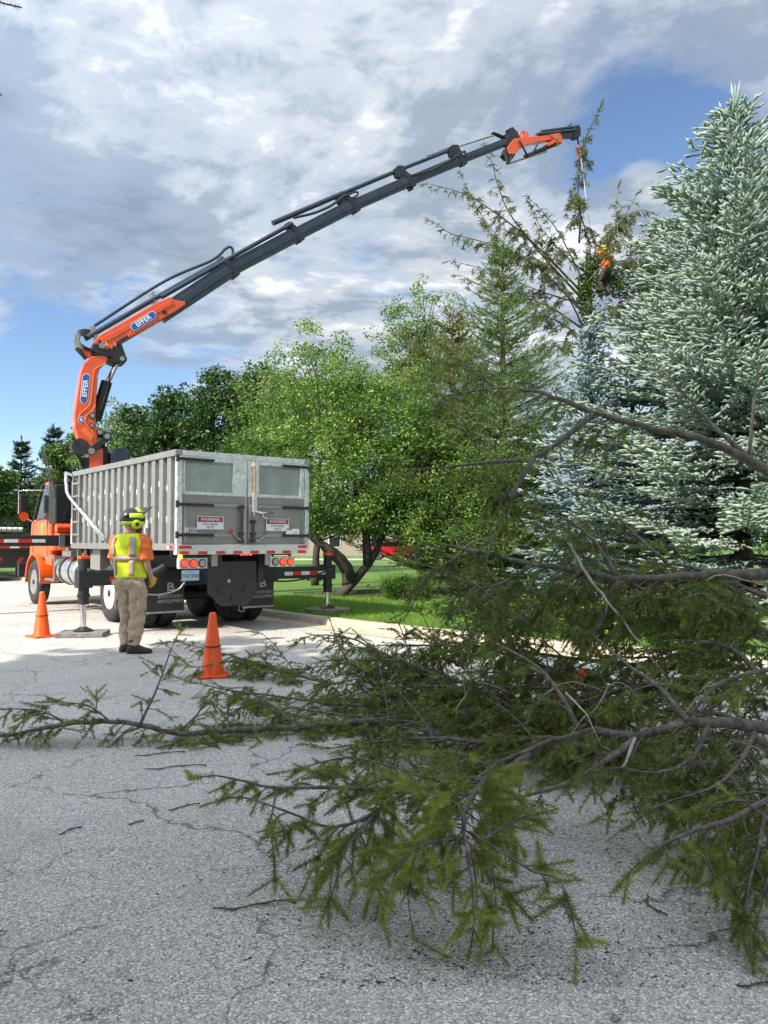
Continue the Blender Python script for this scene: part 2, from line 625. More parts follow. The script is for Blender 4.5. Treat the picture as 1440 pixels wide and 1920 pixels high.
def np_mesh(name, verts, tris, m, parent=None, tint=None, smooth=False):
    me = bpy.data.meshes.new(name)
    verts = np.ascontiguousarray(verts, dtype=np.float32)
    tris = np.ascontiguousarray(tris, dtype=np.int32)
    k = tris.shape[1]
    me.vertices.add(len(verts))
    me.vertices.foreach_set('co', verts.ravel())
    me.loops.add(tris.size)
    me.loops.foreach_set('vertex_index', tris.ravel())
    me.polygons.add(len(tris))
    me.polygons.foreach_set('loop_start', np.arange(0, tris.size, k, dtype=np.int32))
    me.polygons.foreach_set('loop_total', np.full(len(tris), k, dtype=np.int32))
    if tint is not None:
        a = me.attributes.new('tint', 'FLOAT', 'POINT')
        a.data.foreach_set('value', np.ascontiguousarray(tint, dtype=np.float32))
    me.update(calc_edges=True)
    me.materials.append(MATS[m])
    if smooth:
        me.shade_smooth()
    o = bpy.data.objects.new(name, me)
    COL.objects.link(o)
    o.parent = parent
    return o


def text_mesh(body, size, name, m, parent, M, depth=0.002, bold=0.0, align='CENTER', xs=1.0, shear=0.0):
    cu = bpy.data.curves.new('t', 'FONT')
    cu.body = body
    cu.size = size
    cu.align_x = align
    cu.align_y = 'CENTER'
    cu.extrude = depth
    cu.offset = bold
    cu.resolution_u = 2
    cu.shear = shear
    ob = bpy.data.objects.new('t', cu)
    COL.objects.link(ob)
    dg = bpy.context.evaluated_depsgraph_get()
    me = bpy.data.meshes.new_from_object(ob.evaluated_get(dg))
    bpy.data.objects.remove(ob, do_unlink=True)
    me.transform(M @ Matrix.Diagonal((xs, 1, 1, 1)))
    me.materials.clear()
    me.materials.append(MATS[m])
    o = bpy.data.objects.new(name, me)
    COL.objects.link(o)
    o.parent = parent
    return o


def axes(o, x, y):
    """matrix whose x and y axes are the given directions at o"""
    x, y = Vector(x).normalized(), Vector(y).normalized()
    z = x.cross(y).normalized()
    y = z.cross(x)
    M = Matrix.Identity(4)
    for i, a in enumerate((x, y, z)):
        for j in range(3):
            M[j][i] = a[j]
    M.translation = Vector(o)
    return M


def catmull(ctrl, step=0.06):
    P = [Vector(c) for c in ctrl]
    if len(P) == 2:
        n = max(2, int((P[1] - P[0]).length / step))
        return [P[0].lerp(P[1], i / n) for i in range(n + 1)]
    P = [P[0] * 2 - P[1]] + P + [P[-1] * 2 - P[-2]]
    out = []
    for i in range(1, len(P) - 2):
        a, b, c, d = P[i - 1], P[i], P[i + 1], P[i + 2]
        n = max(2, int((c - b).length / step))
        for k in range(n):
            t = k / n
            out.append(0.5 * ((2 * b) + (c - a) * t + (2 * a - 5 * b + 4 * c - d) * t * t + (3 * b - a - 3 * c + d) * t ** 3))
    out.append(P[-2])
    return out
# ================================================================== the setting
TRUCK_A = math.radians(39.13)
TC, TS = math.cos(TRUCK_A), math.sin(TRUCK_A)
P0 = Vector((-3.244, 11.97, 0))


def uv(u, v, z=0.0):
    """a place given along (u) and across (v) the street, from the truck's rear left corner"""
    return Vector((P0.x + v * TC - u * TS, P0.y + v * TS + u * TC, z))


def sheet(name, pts, m, z, kind='structure', parent=None, cuts=0):
    me = bpy.data.meshes.new(name)
    me.from_pydata([(p[0], p[1], z) for p in pts], [], [tuple(range(len(pts)))])
    me.materials.append(MATS[m])
    o = bpy.data.objects.new(name, me)
    COL.objects.link(o)
    o.parent = parent
    if parent is None:
        tag(o, kind=kind)
    return o


sheet('ground', [(-900, -700), (900, -700), (900, 1500), (-900, 1500)], 'lawn', -0.06)
KERB_UV = [(90, 1.0), (60, 2.2), (40, 2.6), (20, 2.75), (8, 2.76), (1.5, 2.78), (-2.4, 3.05), (-6, 3.7), (-11, 5.2), (-18, 8.5), (-30, 17)]
kerb_line = catmull([uv(u, v) for u, v in KERB_UV], 1.0)
left_line = catmull([uv(u, v) for u, v in [(90, -17), (60, -10.5), (40, -8.3), (20, -7.8), (0, -7.6), (-15, -7.4), (-30, -5)]], 2.0)
sheet('road', [(p.x, p.y) for p in kerb_line] + [(p.x, p.y) for p in reversed(left_line)], 'asphalt', 0.0)
# far verge left of the road rises to the kerb height as well
LAWN_Z = 0.13


def offset_line(line, d):
    out = []
    for i, p in enumerate(line):
        t = (line[min(i + 1, len(line) - 1)] - line[max(i - 1, 0)]).normalized()
        out.append(p + Vector((-t.y, t.x, 0)) * d)
    return out


def kerb(name, line, side):
    prof = [(0.42, 0.006), (0.0, 0.012), (-0.03, 0.11), (-0.05, 0.135), (-0.19, 0.14), (-0.20, -0.05)]
    mb = MB()
    rows = [offset_line(line, side * d) for d, z in prof]
    n = len(line)
    vs, fs = [], []
    for (d, z), r in zip(prof, rows):
        vs += [(p.x, p.y, z) for p in r]
    for j in range(len(prof) - 1):
        for i in range(n - 1):
            fs.append((j * n + i, j * n + i + 1, (j + 1) * n + i + 1, (j + 1) * n + i))
    mb.add(vs, fs)
    return tag(mb.build(name, 'concrete', fix=True), kind='structure')


# the line runs from far to near; the road lies on its right-hand side there
kerb('kerb', kerb_line, -1)
kerb('kerb', left_line, 1)
inner = offset_line(kerb_line, 0.16)
lawn_pts = [(p.x, p.y) for p in inner] + [(300, -60), (600, 300), (400, 900), (-300, 900), (inner[0].x - 40, inner[0].y + 60)]
sheet('lawn', lawn_pts, 'lawn', LAWN_Z)
inner2 = offset_line(left_line, -0.16)
sheet('verge', [(p.x, p.y) for p in inner2] + [(120, -140), (-300, -140), (-500, 300), (-300, 400)], 'lawn', LAWN_Z)
# cross drive far behind, pale concrete
sheet('driveway', [(-40, 58.5), (60, 52.5), (60, 56), (-40, 62.5)], 'driveway', LAWN_Z + 0.006)


# grass blades where the lawn is near and sunlit, uncountable
def grass(name, rng, n, place, hmin, hmax, w, matname):
    P = place(rng, n)
    n = len(P)
    a = rng.uniform(0, 2 * PI, n)
    h = rng.uniform(hmin, hmax, n)
    lean = rng.uniform(0.0, 0.7, n) * h
    la = rng.uniform(0, 2 * PI, n)
    side = np.stack([np.cos(a), np.sin(a), np.zeros(n)], 1) * w
    tip = P + np.stack([np.cos(la) * lean, np.sin(la) * lean, h], 1)
    V = np.empty((n, 3, 3))
    V[:, 0], V[:, 1], V[:, 2] = P - side, P + side, tip
    T = np.arange(n * 3).reshape(n, 3)
    o = np_mesh(name, V.reshape(-1, 3), T, matname, tint=np.repeat(rng.uniform(0, 1, n), 3))
    return o


def lawn_place(u0, u1, v0, v1, z=LAWN_Z):
    def f(rng, n):
        u = rng.uniform(u0, u1, n)
        v = v0 + (v1 - v0) * rng.uniform(0, 1, n) ** 1.4
        P = np.stack([P0.x + v * TC - u * TS, P0.y + v * TS + u * TC, np.full(n, z - 0.005)], 1)
        # keep clear of the kerb
        vk = np.interp(u, [-11, -6, -2.4, 1.5, 8], [5.2, 3.7, 3.05, 2.78, 2.76]) + 0.2
        return P[v > vk]
    return f


rg = np.random.default_rng(5)
g = grass('grass', rg, 52000, lawn_place(-6.5, 5.5, 2.9, 9.0), 0.03, 0.085, 0.006, 'grass_blade')
tag(g, 'short mown lawn grass growing behind the concrete kerb', 'grass', kind='stuff')
# ================================================================== the crane truck
MT = Matrix.Translation(P0) @ Matrix.Rotation(TRUCK_A, 4, 'Z')
MTI = MT.inverted()


def tru(px, py, u):
    """local (x, y, z) of the truck where a photo ray meets the plane u"""
    o, r = MTI @ Vector((0, 0, CAM_H)), MTI.to_3x3() @ ray(px, py)
    return o + r * ((u - o.y) / r.y)


def trv(px, py, v):
    o, r = MTI @ Vector((0, 0, CAM_H)), MTI.to_3x3() @ ray(px, py)
    return o + r * ((v - o.x) / r.x)


truck = empty('crane_truck', P0, TRUCK_A)
tag(truck, 'orange crane truck with grey ribbed chip box and raised boom parked at the kerb', 'truck')
W, L, ZB, ZT = 2.45, 5.0, 1.38, 2.93

# ---- chip box
body = MB().box((0.095, 0.03, 1.44), (0.12, L, 2.88)).build('box_side', 'grey_panel', truck)
for k in range(15):
    u = 0.26 + 0.314 * k
    MB().prism([(0.096, u - 0.098, 1.466), (-0.004, u - 0.076, 1.466), (-0.004, u + 0.076, 1.466), (0.096, u + 0.098, 1.466)], (0, 0, 1.37)).build('side_rib', 'aluminium', body)
mb = MB()
for k in range(14):
    u = 0.26 + 0.135 + 0.314 * k
    for z in (2.33, 1.83):
        zz_ = z + (0.05 if k % 2 else -0.03)
        mb.box((-0.010, u - 0.085, zz_), (-0.003, u - 0.062, zz_ + 0.095))
tabs = mb.build('weld_tab', 'logo_white', body)
tabs['kind'] = 'stuff'
MB().box((W - 0.08, 0.03, 1.44), (W - 0.05, L, 2.88)).build('box_side', 'grey_panel', truck)
MB().box((0.05, L - 0.05, 1.40), (W - 0.05, L - 0.003, 2.9)).build('front_bulkhead', 'grey_panel', truck)
MB().box((0.121, 0.03, 1.40), (W - 0.081, L - 0.052, 1.46)).build('box_floor', 'grey_panel', truck)
MB().box((-0.03, -0.03, 2.835), (0.09, L + 0.04, 2.935)).build('top_rail', 'aluminium', truck, bevel=0.008)
MB().box((W - 0.09, -0.03, 2.835), (W + 0.03, L + 0.04, 2.935)).build('top_rail', 'aluminium', truck, bevel=0.008)
MB().box((0.09, L - 0.06, 2.838), (W - 0.09, L + 0.03, 2.932)).build('top_rail', 'aluminium', truck, bevel=0.008)
MB().box((-0.02, 0.0, 1.355), (0.10, L + 0.02, 1.465)).build('bottom_rail', 'aluminium', truck, bevel=0.008)
MB().box((W - 0.10, 0.0, 1.355), (W + 0.02, L + 0.02, 1.465)).build('bottom_rail', 'aluminium', truck, bevel=0.008)
# ladder at the front of the left side
lad = MB()
for y in (4.52, 4.93):
    lad.box((-0.05, y - 0.02, 1.48), (-0.006, y + 0.02, 2.83))
lad = lad.build('ladder', 'aluminium', truck)
for z in (1.62, 1.88, 2.14, 2.40, 2.66):
    MB().box((-0.048, 4.545, z), (-0.008, 4.905, z + 0.035)).build('rung', 'aluminium', lad)
# tarp arm, bent tube along the side
MB().tube([(-0.06, 5.35, 2.95), (-0.07, 5.30, 2.75), (-0.08, 5.20, 2.52), (-0.08, 5.05, 2.42), (-0.08, 2.95, 1.54)], 0.035, 10).build('tarp_arm', 'chrome', truck, smooth=True)
MB().bar((-0.03, L, 2.86), (-0.05, 5.36, 2.93), 0.03, 0.05).build('tarp_bracket', 'aluminium', truck)
MB().box((-0.006, 5.02, 1.36), (0.35, 5.14, 2.75)).build('front_post', 'aluminium', truck)
MB().box((-0.012, 5.03, 1.45), (-0.0065, 5.13, 1.95)).build('warning_decal', 'white_sign', truck)
MB().box((-0.02, 1.05, 1.72), (0.02, 1.17, 1.86)).box((-0.05, 1.08, 1.64), (0.0, 1.14, 1.72)).build('side_latch', 'aluminium_weld', truck)

# ---- rear frame and doors
for x in (0.0, W - 0.09):
    MB().box((x, -0.045, 1.45), (x + 0.09, 0.05, 2.834)).build('corner_post', 'aluminium_weld', truck, bevel=0.006)
MB().box((0.09, -0.035, 2.842), (W - 0.09, 0.03, 2.93)).build('rear_header', 'aluminium_weld', truck, bevel=0.006)


def door(x0, x1, wx0, wx1, hinge_left):
    d = MB()
    y0, y1 = -0.040, 0.020
    d.box((x0, y0, 2.235), (wx0, y1, 2.838))
    d.box((wx1, y0, 2.235), (x1, y1, 2.838))
    d.box((wx0, y0, 2.775), (wx1, y1, 2.838))
    d.box((wx0, y0, 2.235), (wx1, y1, 2.285))
    root = d.build('rear_door', 'aluminium_weld', truck, bevel=0.005)
    MB().box((wx0, -0.012, 2.285), (wx1, 0.012, 2.775)).build('upper_panel', 'door_sheet', root)
    MB().box((wx0, -0.022, 2.735), (wx1, 0.0, 2.755)).build('panel_slot', 'grey_panel', root)
    MB().box((x0, y0 + 0.01, 2.115), (x1, y1, 2.232)).build('door_rail', 'grey_panel', root, bevel=0.004)
    MB().box((x0, -0.030, 1.462), (x1, 0.015, 2.112)).build('lower_panel', 'grey_panel', root)
    for z in (2.055, 1.575):
        MB().box((x0 + 0.01, -0.052, z), (x1 - 0.01, -0.0305, z + 0.045)).build('door_bar', 'aluminium', root, bevel=0.004)
    for xx in (x0 + 0.012, x1 - 0.055):
        MB().box((xx, -0.046, 1.475), (xx + 0.043, -0.0305, 2.052)).build('door_stile', 'aluminium', root)
    for z in (2.77, 2.055, 1.575):
        if hinge_left:
            MB().box((x0 - 0.13, -0.075, z), (x0 + 0.52, -0.053, z + 0.045)).cyl((x0 - 0.11, -0.075, z - 0.03), (x0 - 0.11, -0.075, z + 0.08), 0.028, 10).build('hinge', 'black_steel', root, bevel=0.003)
        else:
            MB().box((x1 - 0.45, -0.075, z), (x1 + 0.13, -0.053, z + 0.045)).cyl((x1 + 0.11, -0.075, z - 0.03), (x1 + 0.11, -0.075, z + 0.08), 0.028, 10).build('hinge', 'black_steel', root, bevel=0.003)
    return root


m_, nt_, b_, out_ = nmat('door_sheet')
n_ = tex(nt_, 'noise', 2.4, 4)
e_ = tex(nt_, 'noise', 9, 8, 0.7)
c_ = ramp(nt_, n_.outputs['Fac'], [(0.3, (0.25, 0.275, 0.255)), (0.7, (0.38, 0.40, 0.37))])
c_ = mixcol(nt_, ramp(nt_, e_.outputs['Fac'], [(0.6, 0.0), (0.75, 0.5)]), c_, (0.55, 0.57, 0.56))
link(nt_, c_, b_.inputs['Base Color'])
b_.inputs['Metallic'].default_value = 0.75
b_.inputs['Roughness'].default_value = 0.34
bump(nt_, b_, n_.outputs['Fac'], 0.15, 0.05)

dl = door(0.10, 1.215, 0.135, 0.965, True)
dr = door(1.245, W - 0.10, 1.455, 2.265, False)
for x, z1 in ((1.10, 2.10), (1.325, 1.86)):
    r = MB().cyl((x, -0.085, 1.48), (x, -0.085, z1), 0.020, 10)
    for z in (1.50, 1.62, z1 - 0.04):
        r.box((x - 0.05, -0.10, z - 0.02), (x + 0.05, -0.055, z + 0.03))
    r.build('lock_rod', 'black_steel', dl if x < 1.2 else dr, bevel=0.003)
mat('rod_tan', (0.40, 0.31, 0.20), 0.45, metal=0.4, var=0.2, scale=12)
MB().cyl((1.345, -0.075, 1.93), (1.345, -0.075, 2.86), 0.020, 10).build('door_pin', 'rod_tan', dr)
MB().box((1.315, -0.10, 1.98), (1.385, -0.042, 2.30)).build('pin_guide', 'aluminium_weld', dr, bevel=0.004)
MB().box((1.315, -0.10, 2.74), (1.385, -0.042, 2.80)).build('pin_guide', 'aluminium_weld', dr, bevel=0.004)
MB().tube([(1.38, -0.09, 1.985), (1.48, -0.10, 1.975), (1.70, -0.09, 1.985)], 0.018, 8).tube([(1.50, -0.09, 1.96), (1.50, -0.11, 1.89), (1.55, -0.11, 1.88), (1.56, -0.09, 1.97)], 0.012, 6).build('door_latch', 'chrome', dr, smooth=True)
MB().tube([(0.93, -0.07, 1.68), (0.98, -0.09, 1.60), (1.06, -0.10, 1.53), (1.12, -0.09, 1.50)], 0.013, 6).build('chain', 'steel_grey', dl, smooth=True)
MB().tube([(1.60, -0.07, 1.66), (1.52, -0.09, 1.57), (1.43, -0.10, 1.51), (1.35, -0.09, 1.50)], 0.013, 6).build('chain', 'steel_grey', dr, smooth=True)
MB().box((0.885, -0.09, 1.665), (0.945, -0.054, 1.70)).build('chain_tag', 'red_tape', dl)

XR = Vector((1, 0, 0))
ZU = Vector((0, 0, 1))


def sign(x0, x1, z0, z1, parent):
    MB().box((x0, -0.060, z0), (x1, -0.0525, z1)).build('warning_sign', 'white_sign', parent)
    w, h = x1 - x0, z1 - z0
    MB().box((x0 + 0.03 * w, -0.0625, z0 + 0.56 * h), (x1 - 0.03 * w, -0.0605, z1 - 0.05 * h)).build('sign_band', 'sign_red', parent)
    cxm = (x0 + x1) / 2
    text_mesh('WARNING', h * 0.33, 'lettering', 'white_sign', parent, axes((cxm, -0.0645, z0 + 0.755 * h), XR, ZU), 0.001, 0.0, xs=1.0)
    text_mesh('STAY BACK', h * 0.24, 'lettering', 'ink', parent, axes((cxm, -0.0625, z0 + 0.39 * h), XR, ZU), 0.001, 0.0, xs=1.0)
    text_mesh('100 FT.', h * 0.24, 'lettering', 'ink', parent, axes((cxm, -0.0625, z0 + 0.15 * h), XR, ZU), 0.001, 0.0, xs=1.0)


sign(0.33, 0.79, 1.69, 1.90, dl)
sign(1.58, 2.03, 1.675, 1.885, dr)
MB().box((0.13, -0.060, 1.635), (0.325, -0.0535, 1.715)).build('maker_decal', 'white_sign', dl)
MB().box((0.140, -0.0625, 1.640), (0.205, -0.0605, 1.710)).build('maker_mark', 'sign_red', dl)
text_mesh('B', 0.075, 'lettering', 'white_sign', dl, axes((0.172, -0.0645, 1.675), XR, ZU), 0.001, 0.002)
for i, s in enumerate(('BUCKEYE', 'BODY AND', 'EQUIPMENT')):
    text_mesh(s, 0.023, 'lettering', 'ink', dl, axes((0.265, -0.0615, 1.697 - 0.022 * i), XR, ZU), 0.0006, 0.0006)
MB().box((1.965, -0.066, 1.60), (2.235, -0.064, 1.715)).build('notice_decal', 'white_sign', dr)
MB().box((1.97, -0.0685, 1.695), (2.09, -0.0665, 1.713)).build('notice_band', 'red_tape', dr)
MB().box((2.10, -0.0685, 1.63), (2.21, -0.0665, 1.632)).box((2.13, -0.0685, 1.635), (2.135, -0.0665, 1.68)).box((2.17, -0.0685, 1.635), (2.175, -0.0665, 1.67)).build('notice_print', 'ink', dr)

# ---- tail sill with reflective tape
sill = MB().box((-0.01, -0.065, 1.29), (W - 0.04, 0.05, 1.448)).build('tail_sill', 'white_paint', truck, bevel=0.006)
for k in range(8):
    x = 0.04 + k * 0.31
    MB().box((x, -0.0675, 1.296), (x + 0.16, -0.0655, 1.345)).build('red_tape', 'red_tape', sill)
MB().box((0.03, -0.0675, 1.385), (0.24, -0.0655, 1.43)).build('red_tape', 'red_tape', sill)
MB().box((W - 0.24, -0.0675, 1.385), (W - 0.06, -0.0655, 1.43)).build('red_tape', 'red_tape', sill)
MB().box((-0.024, 0.05, 1.385), (-0.0205, 0.19, 1.43)).build('red_tape', 'red_tape', truck)
MB().box((-0.024, 0.195, 1.385), (-0.0205, 0.27, 1.43)).build('white_tape', 'white_tape', truck)
MB().lathe([(0.035, 0), (0.033, 0.02), (0.015, 0.035)], (0.05, -0.06, 1.262), (0, -1, 0), 12).build('marker_lamp', 'lamp_amber', truck, smooth=True)
for x in (1.12, 1.20, 1.28):
    MB().box((x, -0.05, 1.268), (x + 0.04, -0.02, 1.288)).build('marker_lamp', 'lens_lit', truck)


def tail_lights(x0, lit):
    b = MB().box((x0, -0.03, 1.07), (x0 + 0.48, 0.06, 1.235)).build('lamp_box', 'white_paint', truck, bevel=0.008)
    for i, on in enumerate(lit):
        x = x0 + 0.09 + i * 0.15
        MB().lathe([(0.068, 0), (0.068, 0.012), (0.055, 0.014)], (x, -0.03, 1.152), (0, -1, 0), 18).build('lamp_ring', 'black_rubber', b)
        MB().lathe([(0.054, 0.012), (0.05, 0.022), (0.03, 0.03)], (x, -0.031, 1.152), (0, -1, 0), 18).build('lamp_lens', 'lens_lit' if on else 'lens_clear', b, smooth=True)


tail_lights(0.05, (1, 1, 0))
tail_lights(1.69, (0, 1, 1))
MB().box((1.75, 0.0, 1.24), (1.77, 0.04, 1.30)).box((2.08, 0.0, 1.24), (2.10, 0.04, 1.30)).box((0.12, 0.0, 1.24), (0.14, 0.04, 1.30)).build('lamp_bracket', 'black_steel', truck)
pl = MB().box((0.10, -0.028, 0.885), (0.39, -0.022, 1.045)).build('number_plate', 'plate_blue', truck)
text_mesh('PHX 5920', 0.083, 'lettering', 'ink', pl, axes((0.245, -0.0295, 0.955), XR, ZU), 0.0006, 0.001, xs=0.80)
MB().box((0.12, -0.02, 0.87), (0.37, 0.1, 0.883)).box((0.2, -0.018, 1.046), (0.29, 0.1, 1.08)).build('plate_bracket', 'black_steel', truck)

# ---- hitch plate, chassis, flaps
c = [(0.62, 1.17), (1.50, 1.17), (1.52, 0.66), (1.34, 0.44), (0.86, 0.44), (0.62, 0.66)]
hp = MB().prism([(x, 0.12, z) for x, z in c], (0, 0.03, 0)).build('hitch_plate', 'black_steel', truck, bevel=0.006)
for x, z in ((0.84, 0.70), (1.30, 0.70), (1.07, 0.56)):
    MB().cyl((x, 0.122, z), (x, 0.095, z), 0.055, 14).build('hitch_boss', 'black_steel', hp)
MB().cyl((0.98, 0.12, 0.85), (0.98, 0.10, 0.85), 0.035, 12).build('trailer_socket', 'steel_grey', hp)
MB().tube([(1.20, 0.14, 0.43), (1.16, 0.10, 0.36), (1.22, 0.09, 0.33), (1.27, 0.10, 0.36), (1.24, 0.12, 0.43)], 0.008, 6).build('tow_chain', 'steel_grey', hp)
for x in (0.74, 1.56):
    MB().box((x, 0.16, 0.80), (x + 0.10, 9.6, 1.08)).build('chassis_rail', 'black_steel', truck)
    MB().box((x - 0.01, 0.10, 1.085), (x + 0.11, 5.0, 1.35)).build('subframe_rail', 'black_steel', truck)
for u in (0.35, 1.6, 2.9, 4.2):
    MB().box((0.10, u, 1.26), (W - 0.10, u + 0.09, 1.352)).build('cross_member', 'black_steel', truck)
for x, s in ((0.62, 'x'), (1.60, 'x')):
    MB().box((x, -0.005, 1.10), (x + 0.10, 0.03, 1.289)).build('sill_bracket', 'aluminium', truck)

flap_u = 1.0
mat('flap_black', (0.018, 0.018, 0.019), 0.55, var=0.2)
for (xa, ya, xb, yb) in ((276, 1096, 345, 1146), (466, 1096, 513, 1136)):
    a, b = tru(xa, ya, flap_u), tru(xb, yb, flap_u)
    if xa < 400:
        x0, x1 = a.x, b.x
    else:
        x0, x1 = b.x - 0.62, b.x
    z0, z1 = 0.33, 1.02
    fl = MB().box((x0, flap_u, z0), (x1, flap_u + 0.012, z1)).build('mud_flap', 'flap_black', truck)
    cxm = (x0 + x1) / 2 + 0.08
    text_mesh('B', 0.19, 'lettering', 'flap_print', fl, axes((cxm, flap_u - 0.002, 0.73), XR, ZU), 0.0008, 0.004, xs=1.35)
    text_mesh('BUCKEYE BODY', 0.075, 'lettering', 'flap_print', fl, axes((cxm, flap_u - 0.002, 0.575), XR, ZU), 0.0008, 0.0, xs=0.8)
    text_mesh('AND EQUIPMENT', 0.075, 'lettering', 'flap_print', fl, axes((cxm, flap_u - 0.002, 0.495), XR, ZU), 0.0008, 0.0, xs=0.76)
    MB().box((x0, flap_u - 0.006, z0 - 0.03), (x1, flap_u + 0.018, z0)).build('flap_weight', 'steel_grey', fl)

# ---- wheels
R_T = 0.53


def wheel(x_out, u, side, rim_mat, dual=True, steer=0.0):
    """side -1: left wheel (outer face towards -x)"""
    w = empty('wheel', (0, 0, 0))
    w.parent = truck
    w.location = (x_out, u, R_T)
    w.rotation_euler = (0, 0, steer)
    ax = (1, 0, 0)
    s = -side
    prof = [(0.285, 0.02), (0.32, 0.0), (0.44, -0.004), (0.50, 0.015), (0.522, 0.045), (0.53, 0.07), (0.53, 0.21), (0.522, 0.235), (0.50, 0.26), (0.44, 0.28), (0.32, 0.275), (0.285, 0.255)]
    t = MB()
    t.lathe([(r, h * s) for r, h in prof], (0, 0, 0), ax, 40)
    t.build('tyre', 'black_rubber', w, smooth='auto')
    tr = MB()
    for k in range(44):
        a = 2 * PI * k / 44
        for h in (0.075, 0.175):
            cv = Vector((h * s, math.cos(a) * 0.532, math.sin(a) * 0.532))
            tn = Vector((0, -math.sin(a), math.cos(a)))
            tr.bar(cv - tn * 0.022, cv + tn * 0.022, 0.062, 0.012, up=(0, math.cos(a), math.sin(a)))
    tr.build('tread', 'black_rubber', w)['kind'] = 'stuff'
    rim = MB()
    rim.lathe([(0.30, 0.015 * s), (0.275, 0.004 * s), (0.262, 0.03 * s), (0.245, 0.10 * s), (0.20, 0.115 * s), (0.13, 0.105 * s), (0.12, 0.05 * s), (0.09, 0.035 * s), (0.03, 0.03 * s)], (0, 0, 0), ax, 30)
    rim.build('rim', rim_mat, w, smooth='auto')
    holes = MB()
    for k in range(5):
        a = 2 * PI * (k + 0.5) / 5
        p = Vector((0.112 * s, math.cos(a) * 0.212, math.sin(a) * 0.212))
        holes.cyl(p, p - Vector((0.012 * s, 0, 0)), 0.030, 10)
    holes.lathe([(0.075, 0.030 * s), (0.06, 0.0), (0.02, -0.012 * s)], (0, 0, 0), ax, 14)
    holes.build('rim_holes', 'black_steel', w)['kind'] = 'stuff'
    nuts = MB()
    for k in range(10):
        a = 2 * PI * k / 10
        p = Vector((0.105 * s, math.cos(a) * 0.168, math.sin(a) * 0.168))
        nuts.cyl(p, p - Vector((0.03 * s, 0, 0)), 0.014, 6)
    nuts.build('wheel_nuts', 'steel_grey', w)['kind'] = 'stuff'
    if dual:
        t = MB()
        t.lathe([(r, (h + 0.33) * s) for r, h in prof], (0, 0, 0), ax, 32)
        t.build('tyre', 'black_rubber', w, smooth='auto')
    return w


for u in (3.08, 1.80):
    wheel(0.06, u, -1, 'white_paint')
    wheel(W - 0.06, u, 1, 'white_paint')
    MB().cyl((0.3, u, R_T), (W - 0.3, u, R_T), 0.09, 12).build('axle', 'black_steel', truck)
wheel(0.10, 8.3, -1, 'aluminium', False, 0.0)
wheel(W - 0.10, 8.3, 1, 'aluminium', False, 0.0)
MB().cyl((0.3, 8.3, R_T), (W - 0.3, 8.3, R_T), 0.06, 10).build('axle', 'black_steel', truck)

# ---- underside left: grey side box, struts, tank, step
MB().box((0.12, 3.75, 0.78), (0.6, 4.30, 1.35)).build('side_box', 'grey_panel', truck, bevel=0.01)
MB().box((0.05, 4.40, 0.62), (0.09, 4.44, 1.354)).box((0.05, 4.86, 0.62), (0.09, 4.90, 1.354)).box((0.05, 4.44, 0.64), (0.09, 4.86, 0.68)).box((0.05, 4.44, 0.98), (0.09, 4.86, 1.02)).build('step_frame', 'aluminium', truck)
mat('tank_alu', (0.62, 0.62, 0.61), 0.28, metal=0.95, var=0.08, scale=4, bmp=0.04)
tank = MB().lathe([(0.27, 0), (0.305, 0.03), (0.31, 0.06), (0.31, 1.15), (0.305, 1.18), (0.27, 1.21)], (0.33, 5.05, 0.86), (0, 1, 0), 32).build('fuel_tank', 'tank_alu', truck, smooth='auto')
for u in (5.35, 5.95):
    MB().lathe([(0.314, 0), (0.322, 0.0), (0.322, 0.05), (0.314, 0.05)], (0.33, u, 0.86), (0, 1, 0), 32).build('tank_strap', 'black_steel', tank)
MB().bar((0.40, 5.03, 1.16), (0.14, 5.03, 0.64), 0.05, 0.02, up=(0, 1, 0)).build('tank_strap', 'black_steel', tank)
MB().box((0.02, 6.35, 0.62), (0.42, 6.42, 1.16)).box((0.02, 6.42, 0.62), (0.42, 7.05, 0.67)).box((0.02, 6.42, 1.11), (0.42, 7.05, 1.16)).build('cab_step', 'steel_grey', truck, bevel=0.005)
MB().box((0.75, 4.9, 0.55), (1.7, 7.0, 0.8)).build('gearbox', 'black_steel', truck)

